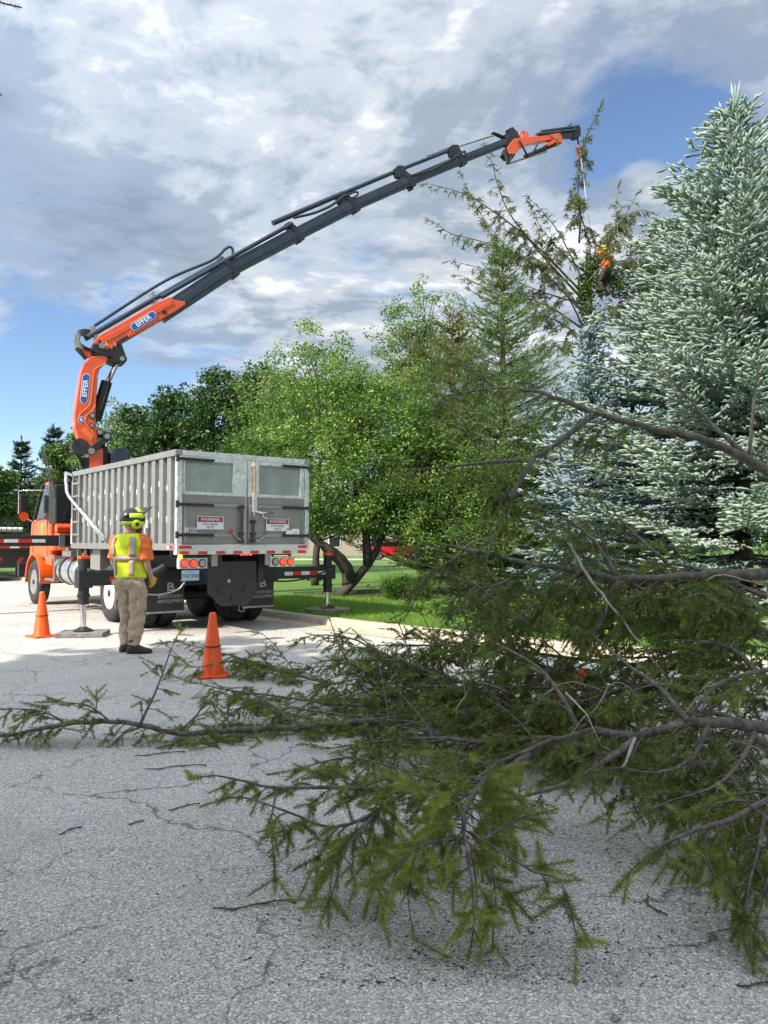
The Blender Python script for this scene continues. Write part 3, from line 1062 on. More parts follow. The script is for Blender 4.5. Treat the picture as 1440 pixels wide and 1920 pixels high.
# ---- rear stabiliser
MB().box((-0.06, 1.07, 0.76), (W + 0.06, 1.33, 1.05)).build('stabiliser_housing', 'black_steel', truck, bevel=0.01)
jl, jr = MTI @ Vector((-4.85, 12.44, 0)), MTI @ Vector((-1.06, 15.35, LAWN_Z))
for jx, z0, sgn in ((-1.0, 0.075, -1), (3.72, LAWN_Z + 0.05, 1)):
    xa = -0.062 if sgn < 0 else W + 0.062
    bm_ = MB().bar((xa, 1.2, 0.905), (jx - sgn * 0.10, 1.2, 0.90), 0.18, 0.22).build('stabiliser_beam', 'black_steel', truck, bevel=0.008)
    if sgn > 0:
        for k in range(5):
            x = W + 0.22 + k * 0.19
            MB().box((x, 1.1085, 0.855), (x + 0.185, 1.1095, 0.925)).build('tape', 'red_tape' if k % 2 else 'white_tape', bm_)
    else:
        MB().box((-0.62, 1.1085, 0.86), (-0.36, 1.1095, 0.93)).build('tape', 'red_tape', bm_)
    j = MB().cyl((jx, 1.2, 0.50), (jx, 1.2, 1.22), 0.085, 16).cyl((jx, 1.2, 0.62), (jx, 1.2, 0.66), 0.10, 16).box((jx - 0.11, 1.085, 0.76), (jx + 0.11, 1.315, 1.04)).build('jack_leg', 'black_steel', truck, smooth='auto')
    MB().box((jx - 0.075, 1.13, 1.22), (jx + 0.075, 1.27, 1.27)).box((jx - 0.03, 1.15, 1.27), (jx + 0.02, 1.20, 1.31)).build('jack_cap', 'orange_paint', j, bevel=0.006)
    MB().cyl((jx, 1.2, z0 + 0.05), (jx, 1.2, 0.51), 0.042, 14).build('jack_rod', 'chrome', j, smooth='auto')
    MB().lathe([(0.15, 0), (0.15, 0.02), (0.09, 0.05), (0.05, 0.075)], (jx, 1.2, z0), (0, 0, 1), 20).build('jack_foot', 'black_steel', j, smooth='auto')
# hydraulic hoses drooping at the back left and right
MB().tube(catmull([(-0.55, 1.02, 0.80), (-0.2, 0.95, 0.66), (0.15, 0.90, 0.62), (0.45, 0.80, 0.72), (0.55, 0.75, 0.92)], 0.08), 0.016, 6).build('hydraulic_hose', 'steel_grey', truck, smooth=True)
MB().tube(catmull([(1.9, 0.95, 0.86), (2.5, 0.98, 0.76), (3.1, 1.0, 0.80), (3.75, 1.02, 0.98)], 0.08), 0.018, 6).build('hydraulic_hose', 'hose_rubber', truck, smooth=True)
MB().tube(catmull([(-1.0, 1.05, 1.06), (-0.6, 1.0, 1.0), (-0.15, 1.02, 1.06)], 0.08), 0.016, 6).tube(catmull([(-1.0, 1.05, 1.03), (-0.6, 0.98, 1.03), (-0.15, 1.02, 1.02)], 0.08), 0.014, 6).build('hydraulic_hose', 'hose_rubber', truck, smooth=True)
MB().box((0.02, 0.9, 0.80), (0.28, 1.06, 1.0)).cyl((0.0, 0.95, 0.95), (0.22, 0.88, 1.08), 0.07, 10).build('valve_block', 'black_steel', truck, bevel=0.01)

# ---- front stabiliser, beam pulled out to the left
fb = MB().box((-3.35, 5.88, 1.40), (2.6, 6.14, 1.63)).build('stabiliser_beam', 'black_steel', truck, bevel=0.008)
MB().box((-0.02, 5.84, 1.37), (W, 6.18, 1.398)).box((-0.03, 5.835, 1.37), (0.09, 5.878, 1.66)).build('beam_collar', 'steel_grey', truck, bevel=0.006)
for k in range(12):
    x = -0.30 - k * 0.27
    MB().box((x - 0.27, 5.8775, 1.475), (x, 5.879, 1.545)).build('tape', 'white_tape' if k % 2 == 0 else 'red_tape', fb)
j = MB().cyl((-3.45, 6.0, 0.5), (-3.45, 6.0, 1.85), 0.09, 14).build('jack_leg', 'black_steel', truck, smooth='auto')
MB().cyl((-3.45, 6.0, 0.05), (-3.45, 6.0, 0.5), 0.045, 12).build('jack_rod', 'chrome', j, smooth='auto')
MB().lathe([(0.2, 0), (0.2, 0.03), (0.06, 0.07)], (-3.45, 6.0, 0.003), (0, 0, 1), 16).build('jack_foot', 'black_steel', j)

# ---- cab
cab = MB().prism([(0.16, 7.2, 1.10), (0.16, 7.2, 2.80), (0.16, 7.28, 2.87), (0.16, 7.66, 2.89), (0.16, 7.78, 2.83), (0.16, 8.42, 2.06), (0.16, 8.80, 1.96), (0.16, 8.95, 1.10)], (2.13, 0, 0)).build('cab', 'cab_orange', truck, bevel=0.05)
MB().prism([(0.48, 8.951, 1.0), (0.48, 8.951, 2.02), (0.48, 9.85, 1.80), (0.48, 10.0, 1.65), (0.48, 10.05, 1.0)], (1.49, 0, 0)).build('hood', 'cab_orange', truck, bevel=0.06)
MB().box((0.2, 10.05, 0.6), (2.25, 10.2, 0.95)).build('bumper', 'black_steel', truck, bevel=0.02)
MB().prism([(0.148, 7.22, 2.00), (0.148, 7.22, 2.80), (0.148, 7.68, 2.83), (0.148, 8.34, 2.06), (0.148, 8.34, 2.00)], (0.010, 0, 0)).build('side_window', 'glass_dark', cab)
MB().box((0.30, 7.185, 2.10), (2.15, 7.198, 2.70)).build('rear_window', 'glass_dark', cab)
MB().box((0.152, 7.40, 1.14), (0.158, 7.415, 2.70)).box((0.152, 8.60, 1.14), (0.158, 8.615, 2.05)).build('door_seam', 'ink', cab)
dec = MB()
for a in range(9):
    an = a * 2 * PI / 9
    dec.cyl((0.152, 7.78 + 0.07 * math.cos(an), 1.80 + 0.07 * math.sin(an)), (0.156, 7.78 + 0.07 * math.cos(an), 1.80 + 0.07 * math.sin(an)), 0.06, 9)
dec.build('door_decal', 'decal_green', cab)
MB().box((0.14, 7.42, 1.85), (0.158, 7.47, 2.02)).build('door_handle', 'chrome', cab)
# arched fenders
for x0, x1 in ((0.08, 0.52), (W - 0.52, W - 0.08)):
    f = MB()
    arc = [(8.3 + 0.66 * math.cos(a), 0.56 + 0.66 * math.sin(a)) for a in [math.radians(q) for q in range(-5, 186, 12)]]
    arc2 = [(8.3 + 0.61 * math.cos(a), 0.56 + 0.61 * math.sin(a)) for a in [math.radians(q) for q in range(185, -6, -12)]]
    vs_ = [(x0, y, z) for y, z in arc] + [(x1, y, z) for y, z in arc] + [(x1, y, z) for y, z in reversed(arc2)] + [(x0, y, z) for y, z in reversed(arc2)]
    n = len(arc)
    fs_ = []
    for i in range(n - 1):
        fs_ += [(i, i + 1, n + i + 1, n + i), (2 * n + i, 2 * n + i + 1, 3 * n + i + 1, 3 * n + i), (i, 3 * n + i, 3 * n + i + 1, i + 1), (n + i, n + i + 1, 2 * n + i + 1, 2 * n + i)]
    fs_ += [(0, n, 2 * n, 3 * n), (n - 1, 2 * n - 1, 3 * n - 1, 4 * n - 1)]
    f.add(vs_, fs_)
    f.build('fender', 'cab_orange', truck, smooth='auto')
MB().box((0.16, 7.0, 0.95), (0.55, 7.6, 1.2)).build('side_skirt', 'cab_orange', truck, bevel=0.03)
# mirror
MB().bar((0.14, 7.74, 2.84), (0.14, 8.42, 2.04), 0.05, 0.06).build('door_pillar', 'black_steel', cab)
mr = MB().box((-0.22, 8.30, 2.18), (-0.03, 8.36, 2.62)).build('mirror', 'black_steel', truck, bevel=0.02)
MB().tube([(0.16, 7.75, 2.70), (-0.12, 8.33, 2.72), (-0.24, 8.36, 2.70), (-0.24, 8.36, 2.15)], 0.013, 6).tube([(0.16, 8.5, 1.95), (-0.15, 8.4, 2.12)], 0.013, 6).build('mirror_arm', 'chrome', mr, smooth=True)
MB().lathe([(0.11, 0), (0.10, 0.04), (0.05, 0.07)], (-0.14, 8.28, 2.09), (0, 1, 0), 16).build('convex_mirror', 'cab_orange', mr, smooth='auto')
# hydraulic tank, rack and hoses behind the cab
ht = MB().box((0.10, 6.62, 1.90), (0.66, 7.16, 2.78)).box((0.70, 6.65, 1.90), (1.2, 7.16, 2.86)).build('oil_tank', 'black_steel', truck, bevel=0.03)
for k in range(5):
    x = 0.16 + k * 0.10
    MB().tube(catmull([(x, 6.70, 2.0), (x + 0.02, 6.66, 2.4), (x + 0.05, 6.74, 2.70), (x + 0.15, 6.9, 2.78)], 0.1), 0.018, 6).build('hose', 'hose_rubber', ht, smooth=True)
MB().bar((0.60, 6.62, 2.85), (0.22, 6.62, 1.85), 0.05, 0.05).build('rack_brace', 'black_steel', ht)
MB().box((0.10, 6.70, 2.80), (1.2, 7.15, 2.83)).box((0.10, 6.70, 2.62), (0.13, 6.73, 2.80)).box((0.55, 6.70, 2.62), (0.58, 6.73, 2.80)).build('rack', 'black_steel', truck)
MB().cyl((0.10, 6.55, 1.79), (0.95, 6.55, 1.79), 0.105, 16).build('filter_tank', 'orange_paint', truck, smooth='auto')
MB().box((0.12, 6.4, 1.64), (1.0, 6.72, 1.68)).build('tank_shelf', 'orange_paint', truck)
MB().prism([(0.10, 6.65, 1.30), (0.10, 7.19, 1.30), (0.10, 7.19, 1.66), (0.10, 6.95, 1.66)], (0.5, 0, 0)).build('cab_mount', 'orange_paint', truck, bevel=0.01)
lp0, lp1 = trv(80, 848, 0.05), trv(99, 932, 0.05)
gl = MB()
off = Vector((0, -0.17, 0.02))
gl.tube([lp0, lp1], 0.016, 6).tube([lp0 + off, lp1 + off], 0.016, 6)
gl = gl.build('grab_ladder', 'black_steel', truck)
for k in range(5):
    q = lp0.lerp(lp1, 0.03 + k * 0.22)
    MB().tube([q, q + off], 0.012, 6).build('rung', 'black_steel', gl)
MB().cyl((0.06, 5.5, 1.2), (0.06, 5.5, 1.36), 0.05, 10).box((0.02, 5.2, 1.18), (0.3, 5.8, 1.30)).build('control_valve', 'steel_grey', truck)

# ================================================================== the crane on the truck
CB = Vector((-6.65, 17.75, 0))
CT = Vector((6.3, 25.0, 0))
CD = (CT - CB).normalized()
CN = Vector((CD.y, -CD.x, 0))           # towards the camera


def cp(px, py, off=0.0):
    r = ray(px, py)
    o = Vector((0, 0, CAM_H))
    b = CB + CN * off
    t = (b - o).dot(CN) / r.dot(CN)
    return MTI @ (o + r * t)


CNL = MTI.to_3x3() @ CN


def slab(poly, th, name, m, parent=truck, bevel=0.012, c0=0.0):
    """plate or box section: outline in the crane's plane, th wide, centred on the plane"""
    mb = MB().prism([cp(x, y) + CNL * (c0 + th / 2) for x, y in poly], -CNL * th)
    return mb.build(name, m, parent, bevel=bevel)


def pin(px, py, r, th, name, m, parent=truck, c0=0.0):
    p = cp(px, py) + CNL * c0
    return MB().cyl(p - CNL * th / 2, p + CNL * th / 2, r, 18).build(name, m, parent, smooth='auto')


def ctube(pts, r, name, m, parent=truck, c0=0.0, n=10, smooth_path=True):
    P = [cp(x, y) + CNL * (q[0] if q else c0) for x, y, *q in pts]
    if smooth_path and len(P) > 2:
        P = catmull(P, 0.12)
    return MB().tube(P, r, n).build(name, m, parent, smooth='auto')


# base and column
bpos = MTI @ CB
MB().box((bpos.x - 0.5, bpos.y - 0.55, 1.09), (bpos.x + 0.9, bpos.y + 0.40, 1.62)).build('crane_base', 'black_steel', truck, bevel=0.02)
MB().lathe([(0.42, 1.62), (0.42, 1.9), (0.34, 1.95), (0.34, 2.2)], (bpos.x + 0.05, bpos.y, 0), (0, 0, 1), 24).build('slew_ring', 'black_steel', truck, smooth='auto')
col = slab([(164, 846), (190, 842), (193, 990), (168, 990)], 0.46, 'crane_column', 'orange_paint')
slab([(176, 838), (200, 838), (214, 985), (190, 985)], 0.20, 'column_side', 'black_steel')
slab([(204, 850), (212, 842), (229, 840), (241, 852), (238, 980), (204, 980)], 0.5, 'valve_cover', 'navy_steel', bevel=0.03)
ctube([(196, 824), (206, 905)], 0.062, 'lift_cylinder', 'chrome', c0=0.0)
ctube([(200, 850), (208, 960)], 0.09, 'lift_barrel', 'black_steel', c0=0.0)
pin(148, 840, 0.19, 0.35, 'hose_drum', 'black_rubber', c0=0.1)
for k in range(4):
    ctube([(140 + k * 2, 832, 0.2), (135 + k, 848, 0.24), (146 + k * 2, 862, 0.22), (160 + k, 900, 0.1)], 0.022, 'hose', 'hose_rubber', n=6)
slab([(150, 860), (168, 858), (172, 900), (152, 905)], 0.4, 'valve_bank', 'black_steel')

# first arm (inner boom)
arm_poly = [(169, 672), (155, 684), (150, 698), (143, 742), (137.5, 782), (138.5, 804), (145, 822), (161, 841), (158, 851), (166, 853), (180, 830), (180, 815), (177.5, 800), (177, 771), (179, 735), (181, 707), (184, 695), (200, 679), (196, 668)]
arm = slab(arm_poly, 0.44, 'inner_boom', 'orange_paint', bevel=0.02)
# raised weld lines and plates on its cheek
mat('orange_light', (0.80, 0.17, 0.045), 0.3, var=0.05)
for pts in ([(196, 684), (178, 694), (173, 702), (169, 744), (164, 764), (150, 776), (145, 784)], [(176, 762), (170, 774), (159, 782), (158, 796), (168, 806), (176, 826)]):
    P = [cp(x, y) + CNL * 0.222 for x, y in pts]
    MB().tube(catmull(P, 0.08), 0.012, 6).build('weld_rib', 'orange_light', arm)
slab([(150, 811), (158, 804), (172, 820), (168, 830)], 0.03, 'gusset', 'orange_light', arm, 0.006, c0=0.225)
for x, y, r in ((170, 782, 0.075), (169, 800, 0.06), (184, 813, 0.075)):
    pin(x, y, r, 0.50, 'pin', 'black_steel', arm)
    pin(x, y, r * 0.7, 0.53, 'pin_head', 'steel_grey', arm)
# black link plates
lk = slab([(163, 842), (190, 822), (194, 815), (202, 815), (205, 823), (198, 830), (172, 853), (165, 852)], 0.56, 'lift_link', 'black_steel', bevel=0.01)
pin(197, 821, 0.10, 0.60, 'pin', 'black_steel', lk)
pin(197, 821, 0.062, 0.64, 'pin_head', 'steel_grey', lk)
pin(168, 848, 0.07, 0.62, 'pin_head', 'steel_grey', lk)
# outer boom cylinder
ctube([(179, 788), (200, 716)], 0.125, 'boom_cylinder', 'black_steel')
ctube([(201, 718), (218, 683)], 0.060, 'boom_rod', 'chrome')
ctube([(176, 800, 0.16), (186, 770, 0.18), (196, 740, 0.16), (206, 698, 0.14)], 0.02, 'cylinder_hose', 'hose_rubber', n=6)
# knuckle
kn = slab([(168, 668), (172, 648), (198, 655), (226, 648), (233, 668), (230, 680), (214, 686), (196, 679)], 0.36, 'knuckle', 'black_steel', bevel=0.02)
pin(226, 676, 0.11, 0.42, 'pin', 'black_steel', kn)
pin(226, 676, 0.055, 0.45, 'pin_head', 'steel_grey', kn)
slab([(146, 655), (152, 648), (170, 662), (196, 670), (190, 676), (160, 668)], 0.30, 'knuckle_lever', 'orange_paint', kn, 0.01)
pin(151, 652, 0.06, 0.36, 'pin_head', 'steel_grey', kn)
# hoses over the knuckle
for k in range(6):
    o_ = 0.06 * k - 0.16
    ctube([(172 - k, 616 + k * 4, o_), (150, 616 + k * 3, o_), (142 + k, 638 + k, o_), (147 + k * 2, 655, o_ + 0.1), (170 + k * 3, 660 + k, 0.24), (198 + k * 2, 672, 0.22)], 0.020, 'hose', 'hose_rubber', kn, n=6)
ctube([(142, 655, 0.12), (150, 664, 0.14), (160, 675, 0.12)], 0.05, 'hose_sleeve', 'hose_rubber', kn)

# main boom: orange box section, then dark telescoping sections
mainb = slab([(172, 646), (184, 632), (289, 572), (316, 560), (324, 566), (344, 569), (345, 575), (325, 588), (198, 661), (186, 656)], 0.36, 'main_boom', 'orange_paint', bevel=0.02)
slab([(183, 641), (318, 566), (322, 574), (188, 650)], 0.39, 'boom_stiffener', 'orange_paint', mainb, 0.008)
slab([(214, 645), (236, 632), (238, 637), (216, 651)], 0.42, 'wear_pad_box', 'black_steel', mainb, 0.006)
for x, y in ((204, 655), (212, 650), (236, 633), (240, 630)):
    slab([(x, y - 5), (x + 2, y - 6), (x + 4, y + 2), (x + 2, y + 3)], 0.41, 'wear_pad_clip', 'orange_light', mainb, 0.0)
mat('decal_yellow', (0.75, 0.42, 0.03), 0.45, var=0.06)
slab([(193, 651), (196, 644), (202, 652)], 0.40, 'warning_decal', 'decal_yellow', mainb, 0.0)
slab([(184, 639), (189, 648), (186, 656), (178, 650)], 0.42, 'boom_root', 'black_steel', mainb, 0.01)
pin(188, 652, 0.07, 0.46, 'pin_head', 'steel_grey', mainb)
pin(305, 589, 0.05, 0.40, 'lifting_eye', 'black_steel', mainb)

cent = [(318, 580), (432, 505), (555, 440), (661, 386), (767, 340), (864, 300), (968, 259)]
thick_px = [31, 27, 24, 21, 18, 15]
wid = [0.30, 0.26, 0.225, 0.19, 0.16, 0.13]
for i in range(6):
    (x0, y0), (x1, y1) = cent[i], cent[i + 1]
    dx, dy = x1 - x0, y1 - y0
    ln = math.hypot(dx, dy)
    nx, ny = dy / ln, -dx / ln                     # up side in the picture
    nx, ny = (nx, ny) if ny < 0 else (-nx, -ny)
    t = thick_px[i] / 2
    bx0, by0 = x0 - dx * 0.15, y0 - dy * 0.15
    poly = [(bx0 + nx * t, by0 + ny * t), (x1 + nx * t, y1 + ny * t), (x1 + nx * t * 0.2, y1 + ny * t * 0.2), (x1 - nx * t, y1 - ny * t), (bx0 - nx * t, by0 - ny * t)]
    sec = slab(poly, wid[i], 'boom_section', 'navy_steel', truck, 0.015)
    # a shallow fold along the cheek, as on a folded six-sided section
    e = t * 0.45
    slab([(bx0 + nx * e, by0 + ny * e), (x1 + nx * e, y1 + ny * e), (x1 - nx * e, y1 - ny * e), (bx0 - nx * e, by0 - ny * e)], wid[i] + 0.03, 'boom_fold', 'navy_steel', sec, 0.012)
    # collar at the end
    ux, uy = dx / ln, dy / ln
    tt = t + 3
    slab([(x1 - ux * 7 + nx * tt, y1 - uy * 7 + ny * tt), (x1 + ux * 2 + nx * tt, y1 + uy * 2 + ny * tt), (x1 + ux * 6 - nx * tt, y1 + uy * 6 - ny * tt), (x1 - ux * 4 - nx * tt, y1 - uy * 4 - ny * tt)], wid[i] + 0.05, 'boom_collar', 'black_steel', sec, 0.01)
    # lug carrying the extension cylinders
    slab([(x1 - ux * 10 + nx * t, y1 - uy * 10 + ny * t), (x1 - ux * 12 + nx * (t + 13), y1 - uy * 12 + ny * (t + 13)), (x1 - ux * 2 + nx * (t + 14), y1 - uy * 2 + ny * (t + 14)), (x1 + ux * 4 + nx * t, y1 + uy * 4 + ny * t)], 0.16, 'cylinder_lug', 'black_steel', sec, 0.01)
    for q in range(3):
        f = 0.25 + 0.25 * q
        pin(x0 + dx * f - nx * 1.0, y0 + dy * f - ny * 1.0, 0.022, wid[i] + 0.035, 'bolt', 'ink', sec)
# extension cylinders above the boom
ctube([(158, 637, 0.07), (300, 555, 0.07), (418, 488, 0.07)], 0.060, 'extension_cylinder', 'navy_steel')
ctube([(171, 614, -0.05), (308, 527, -0.05), (398, 487, -0.05), (424, 465, -0.05), (434, 462, -0.05), (438, 470, -0.05), (436, 484, -0.05)], 0.036, 'oil_pipe', 'navy_steel', n=8)
ctube([(300, 560, 0.12), (430, 486, 0.12), (545, 422, 0.12)], 0.055, 'extension_cylinder', 'navy_steel')
ctube([(511, 419, 0.02), (640, 364, 0.02)], 0.070, 'extension_cylinder', 'navy_steel')
ctube([(548, 411, 0.10), (586, 402, 0.10), (618, 388, 0.10), (642, 370, 0.10)], 0.035, 'oil_pipe', 'hose_rubber', n=8)
ctube([(630, 368, 0.0), (752, 317, 0.0)], 0.060, 'extension_cylinder', 'navy_steel')
ctube([(652, 377, 0.09), (668, 368, 0.09), (664, 362, 0.09), (640, 372, 0.09)], 0.03, 'oil_pipe', 'hose_rubber', n=8)
ctube([(740, 322, 0.0), (852, 278, 0.0)], 0.055, 'extension_cylinder', 'navy_steel')
ctube([(758, 334, 0.09), (805, 322, 0.09), (846, 300, 0.09), (868, 286, 0.09), (868, 296, 0.09)], 0.035, 'oil_pipe', 'hose_rubber', n=8)
ctube([(846, 279, 0.0), (925, 254, 0.0)], 0.028, 'extension_rod', 'steel_grey')
ctube([(800, 293, 0.0), (845, 275, 0.0)], 0.02, 'oil_pipe', 'steel_grey', n=6)
for x, y, s in ((176, 628, 14), (287, 565, 14)):
    slab([(x - 6, y - s), (x - 1, y - s - 3), (x + 8, y + 8), (x + 1, y + 12)], 0.22, 'pipe_clamp', 'steel_grey', truck, 0.01)
for x, y in ((640, 371), (748, 322), (850, 283)):
    slab([(x - 12, y - 3), (x - 4, y - 10), (x + 6, y - 10), (x + 14, y + 4), (x + 10, y + 14), (x - 6, y + 12)], 0.15, 'cylinder_saddle', 'black_steel', truck, 0.01)
slab([(762, 350), (770, 346), (774, 356), (768, 359)], 0.10, 'hook_eye', 'black_steel', truck, 0.0)

# jib at the tip
slab([(922, 249), (930, 252), (948, 262), (958, 264), (962, 252), (950, 250), (940, 256), (926, 250)], 0.16, 'jib_lever', 'black_steel', truck, 0.008)
slab([(948, 257), (956, 251), (968, 268), (960, 274), (940, 275)], 0.20, 'jib_lever', 'black_steel', truck, 0.008)
jib = slab([(950, 292), (946, 280), (960, 263), (984, 260), (1024, 256), (1046, 252), (1050, 261), (1000, 270), (984, 274), (968, 284), (962, 292)], 0.24, 'jib_root', 'orange_paint', truck, 0.012)
slab([(946, 280), (960, 276), (964, 290), (958, 300), (948, 300), (940, 292)], 0.20, 'jib_pivot', 'black_steel', truck, 0.01)
ctube([(972, 262, 0.0), (976, 248, 0.0), (981, 246, 0.0), (984, 257, 0.0)], 0.035, 'hose_guard', 'orange_paint', truck, n=8, smooth_path=False)
slab([(982, 248), (986, 250), (990, 262), (984, 262)], 0.18, 'guard_plate', 'orange_paint', truck, 0.005)
slab([(1024, 256), (1042, 253), (1050, 264), (1049, 272), (1038, 270), (1024, 277), (1022, 272), (1034, 264)], 0.28, 'jib_bracket', 'orange_paint', truck, 0.01)
pin(1036, 262, 0.055, 0.32, 'pin_head', 'steel_grey', jib)
ctube([(950, 308, 0.0), (1024, 284, 0.0)], 0.030, 'jib_rod', 'steel_grey')
ctube([(984, 294, 0.0), (1040, 271, 0.0)], 0.065, 'jib_cylinder', 'black_steel')
ctube([(942, 283, 0.1), (946, 300, 0.1), (948, 309, 0.1)], 0.05, 'jib_link', 'black_steel', smooth_path=False)
ctube([(958, 292, 0.1), (953, 302, 0.1), (948, 309, 0.1)], 0.035, 'jib_link', 'black_steel', smooth_path=False)
ctube([(968, 268, 0.16), (976, 285, 0.18), (984, 296, 0.16), (995, 287, 0.16), (1003, 270, 0.16)], 0.032, 'hose', 'hose_rubber', n=8)
slab([(1006, 262), (1006, 250), (1084, 241), (1084, 254), (1080, 259)], 0.15, 'jib_section', 'navy_steel', truck, 0.01)
ctube([(1004, 254, 0.09), (1076, 246, 0.09)], 0.045, 'jib_extension', 'navy_steel')
ctube([(1013, 248, 0.05), (1078, 239, 0.05)], 0.05, 'jib_extension', 'navy_steel')
slab([(1072, 240), (1080, 236), (1085, 242), (1085, 256), (1080, 262), (1073, 260)], 0.22, 'jib_head', 'black_steel', truck, 0.015)
ctube([(1064, 237, 0), (1072, 232, 0)], 0.018, 'head_lever', 'black_steel', smooth_path=False)
ctube([(1083, 260, 0.0), (1085, 272, 0.0), (1087, 280, 0.0)], 0.03, 'hook_shackle', 'black_steel', n=8)

# maker's plates: blue lozenge, white lettering
def logo(cx_, cy_, ux_, uy_, half, hgt, th, parent):
    """plate along the picture direction (ux, uy), lettering reading along it"""
    ln = math.hypot(ux_, uy_)
    ux_, uy_ = ux_ / ln, uy_ / ln
    nx_, ny_ = uy_, -ux_
    def P(a, b, d):
        return cp(cx_ + ux_ * a + nx_ * b, cy_ + uy_ * a + ny_ * b) + CNL * d
    for grow, mname, d in ((1.0, 'logo_white', th), (0.0, 'logo_blue', th + 0.003)):
        h_, w_ = hgt / 2 + grow, half + grow
        poly = []
        for k in range(9):
            a = -PI / 2 + PI * k / 8
            poly.append((w_ - h_ + math.cos(a) * h_, math.sin(a) * h_))
        for k in range(9):
            a = PI / 2 + PI * k / 8
            poly.append((-(w_ - h_) + math.cos(a) * h_, math.sin(a) * h_))
        MB().prism([P(a, b, d) for a, b in poly], -CNL * 0.003).build('logo_plate', mname, parent)
    o = P(0, 0, th + 0.0055)
    x = P(1, 0, th) - P(0, 0, th)
    y = P(0, 1, th) - P(0, 0, th)
    text_mesh('EFFER', y.length * hgt * 1.0, 'lettering', 'logo_white', parent, axes(o, x, y), 0.001, 0.004, xs=1.05)


logo(265.5, 605.5, 45, -29, 26, 13, 0.198, mainb)
logo(157.0, 731.5, 5.5, -52, 27, 13, 0.222, arm)
pc = cp(149.6, 789.6)
MB().cyl(pc + CNL * 0.221, pc + CNL * 0.226, 0.075, 20).build('logo_plate', 'logo_white', arm)
MB().cyl(pc + CNL * 0.2265, pc + CNL * 0.229, 0.065, 20).build('logo_plate', 'logo_blue', arm)
text_mesh('E', 0.11, 'lettering', 'logo_white', arm, axes(pc + CNL * 0.2305, cp(150.6, 789) - pc, cp(150.1, 788.6) - pc), 0.001, 0.004)

# pad under the left jack
pad = MB().box((-0.36, -0.27, 0.004), (0.36, -0.09, 0.074)).box((-0.36, -0.086, 0.004), (0.36, 0.086, 0.072)).box((-0.36, 0.09, 0.004), (0.36, 0.27, 0.074)).build('outrigger_pad', 'weathered_board', None, bevel=0.008)
pp = uv(1.2, -1.0)
pad.location = (pp.x, pp.y, 0)
pad.rotation_euler = (0, 0, TRUCK_A - 0.55)
tag(pad, 'grey weathered timber pad under the near stabiliser jack on the road', 'pad')
pad2 = MB().lathe([(0.45, 0), (0.45, 0.045), (0.42, 0.05)], (0, 0, 0), (0, 0, 1), 24).build('outrigger_pad', 'weathered_board', None)
pp = uv(1.2, 3.72)
pad2.location = (pp.x, pp.y, LAWN_Z + 0.002)
tag(pad2, 'round dark pad under the stabiliser jack standing on the lawn', 'pad')
# ================================================================== foliage builders
def orth(D):
    """two unit vectors across each direction in D (n,3)"""
    a = np.where(np.abs(D[:, 2:3]) < 0.9, np.array([[0., 0., 1.]]), np.array([[1., 0., 0.]]))
    x = np.cross(a, D)
    x /= np.linalg.norm(x, axis=1, keepdims=True) + 1e-9
    return x, np.cross(D, x)


class Shoots:
    """needle-bearing shoots: start, direction, length, needle length, tint"""
    def __init__(self):
        self.d = []

    def add(self, p, d, ln, r=1.0, t=0.5):
        self.d.append((p[0], p[1], p[2], d[0], d[1], d[2], ln, r, t))

    def mesh(self, name, m, parent, rng, per_m, nl, w, splay=0.75, flat=0.0, cap=None):
        A = np.array(self.d, dtype=np.float64)
        if cap and len(A) > cap:
            A = A[rng.permutation(len(A))[:cap]]
        P, D, Ln, R, T = A[:, 0:3], A[:, 3:6], A[:, 6], A[:, 7], A[:, 8]
        D = D / (np.linalg.norm(D, axis=1, keepdims=True) + 1e-9)
        cnt = np.maximum(3, (Ln * per_m).astype(int))
        idx = np.repeat(np.arange(len(A)), cnt)
        n = len(idx)
        k = np.arange(n) - np.repeat(np.cumsum(cnt) - cnt, cnt)
        t = (k + rng.uniform(0, 1, n)) / cnt[idx]
        ang = k * 2.39996 + rng.uniform(-0.3, 0.3, n) + idx
        x, y = orth(D)
        rad = x[idx] * np.cos(ang)[:, None] + y[idx] * np.sin(ang)[:, None]
        if flat:
            rad[:, 2] *= (1 - flat)
        sp = splay * (1 - 0.55 * t ** 3) + rng.uniform(-0.12, 0.12, n)
        nd = rad * sp[:, None] + D[idx] * np.sqrt(np.maximum(0.05, 1 - sp ** 2))[:, None]
        ln = nl * R[idx] * rng.uniform(0.75, 1.15, n) * (1 - 0.25 * t)
        base = P[idx] + D[idx] * (Ln[idx] * t)[:, None]
        tip = base + nd * ln[:, None]
        sd = np.cross(nd, rad + rng.normal(0, 0.4, (n, 3)))
        sd /= np.linalg.norm(sd, axis=1, keepdims=True) + 1e-9
        V = np.empty((n, 3, 3))
        V[:, 0] = base - sd * w
        V[:, 1] = base + sd * w
        V[:, 2] = tip
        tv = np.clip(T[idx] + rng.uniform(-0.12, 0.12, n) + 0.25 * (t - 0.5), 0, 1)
        return np_mesh(name, V.reshape(-1, 3), np.arange(n * 3).reshape(n, 3), m, parent, tint=np.repeat(tv, 3))


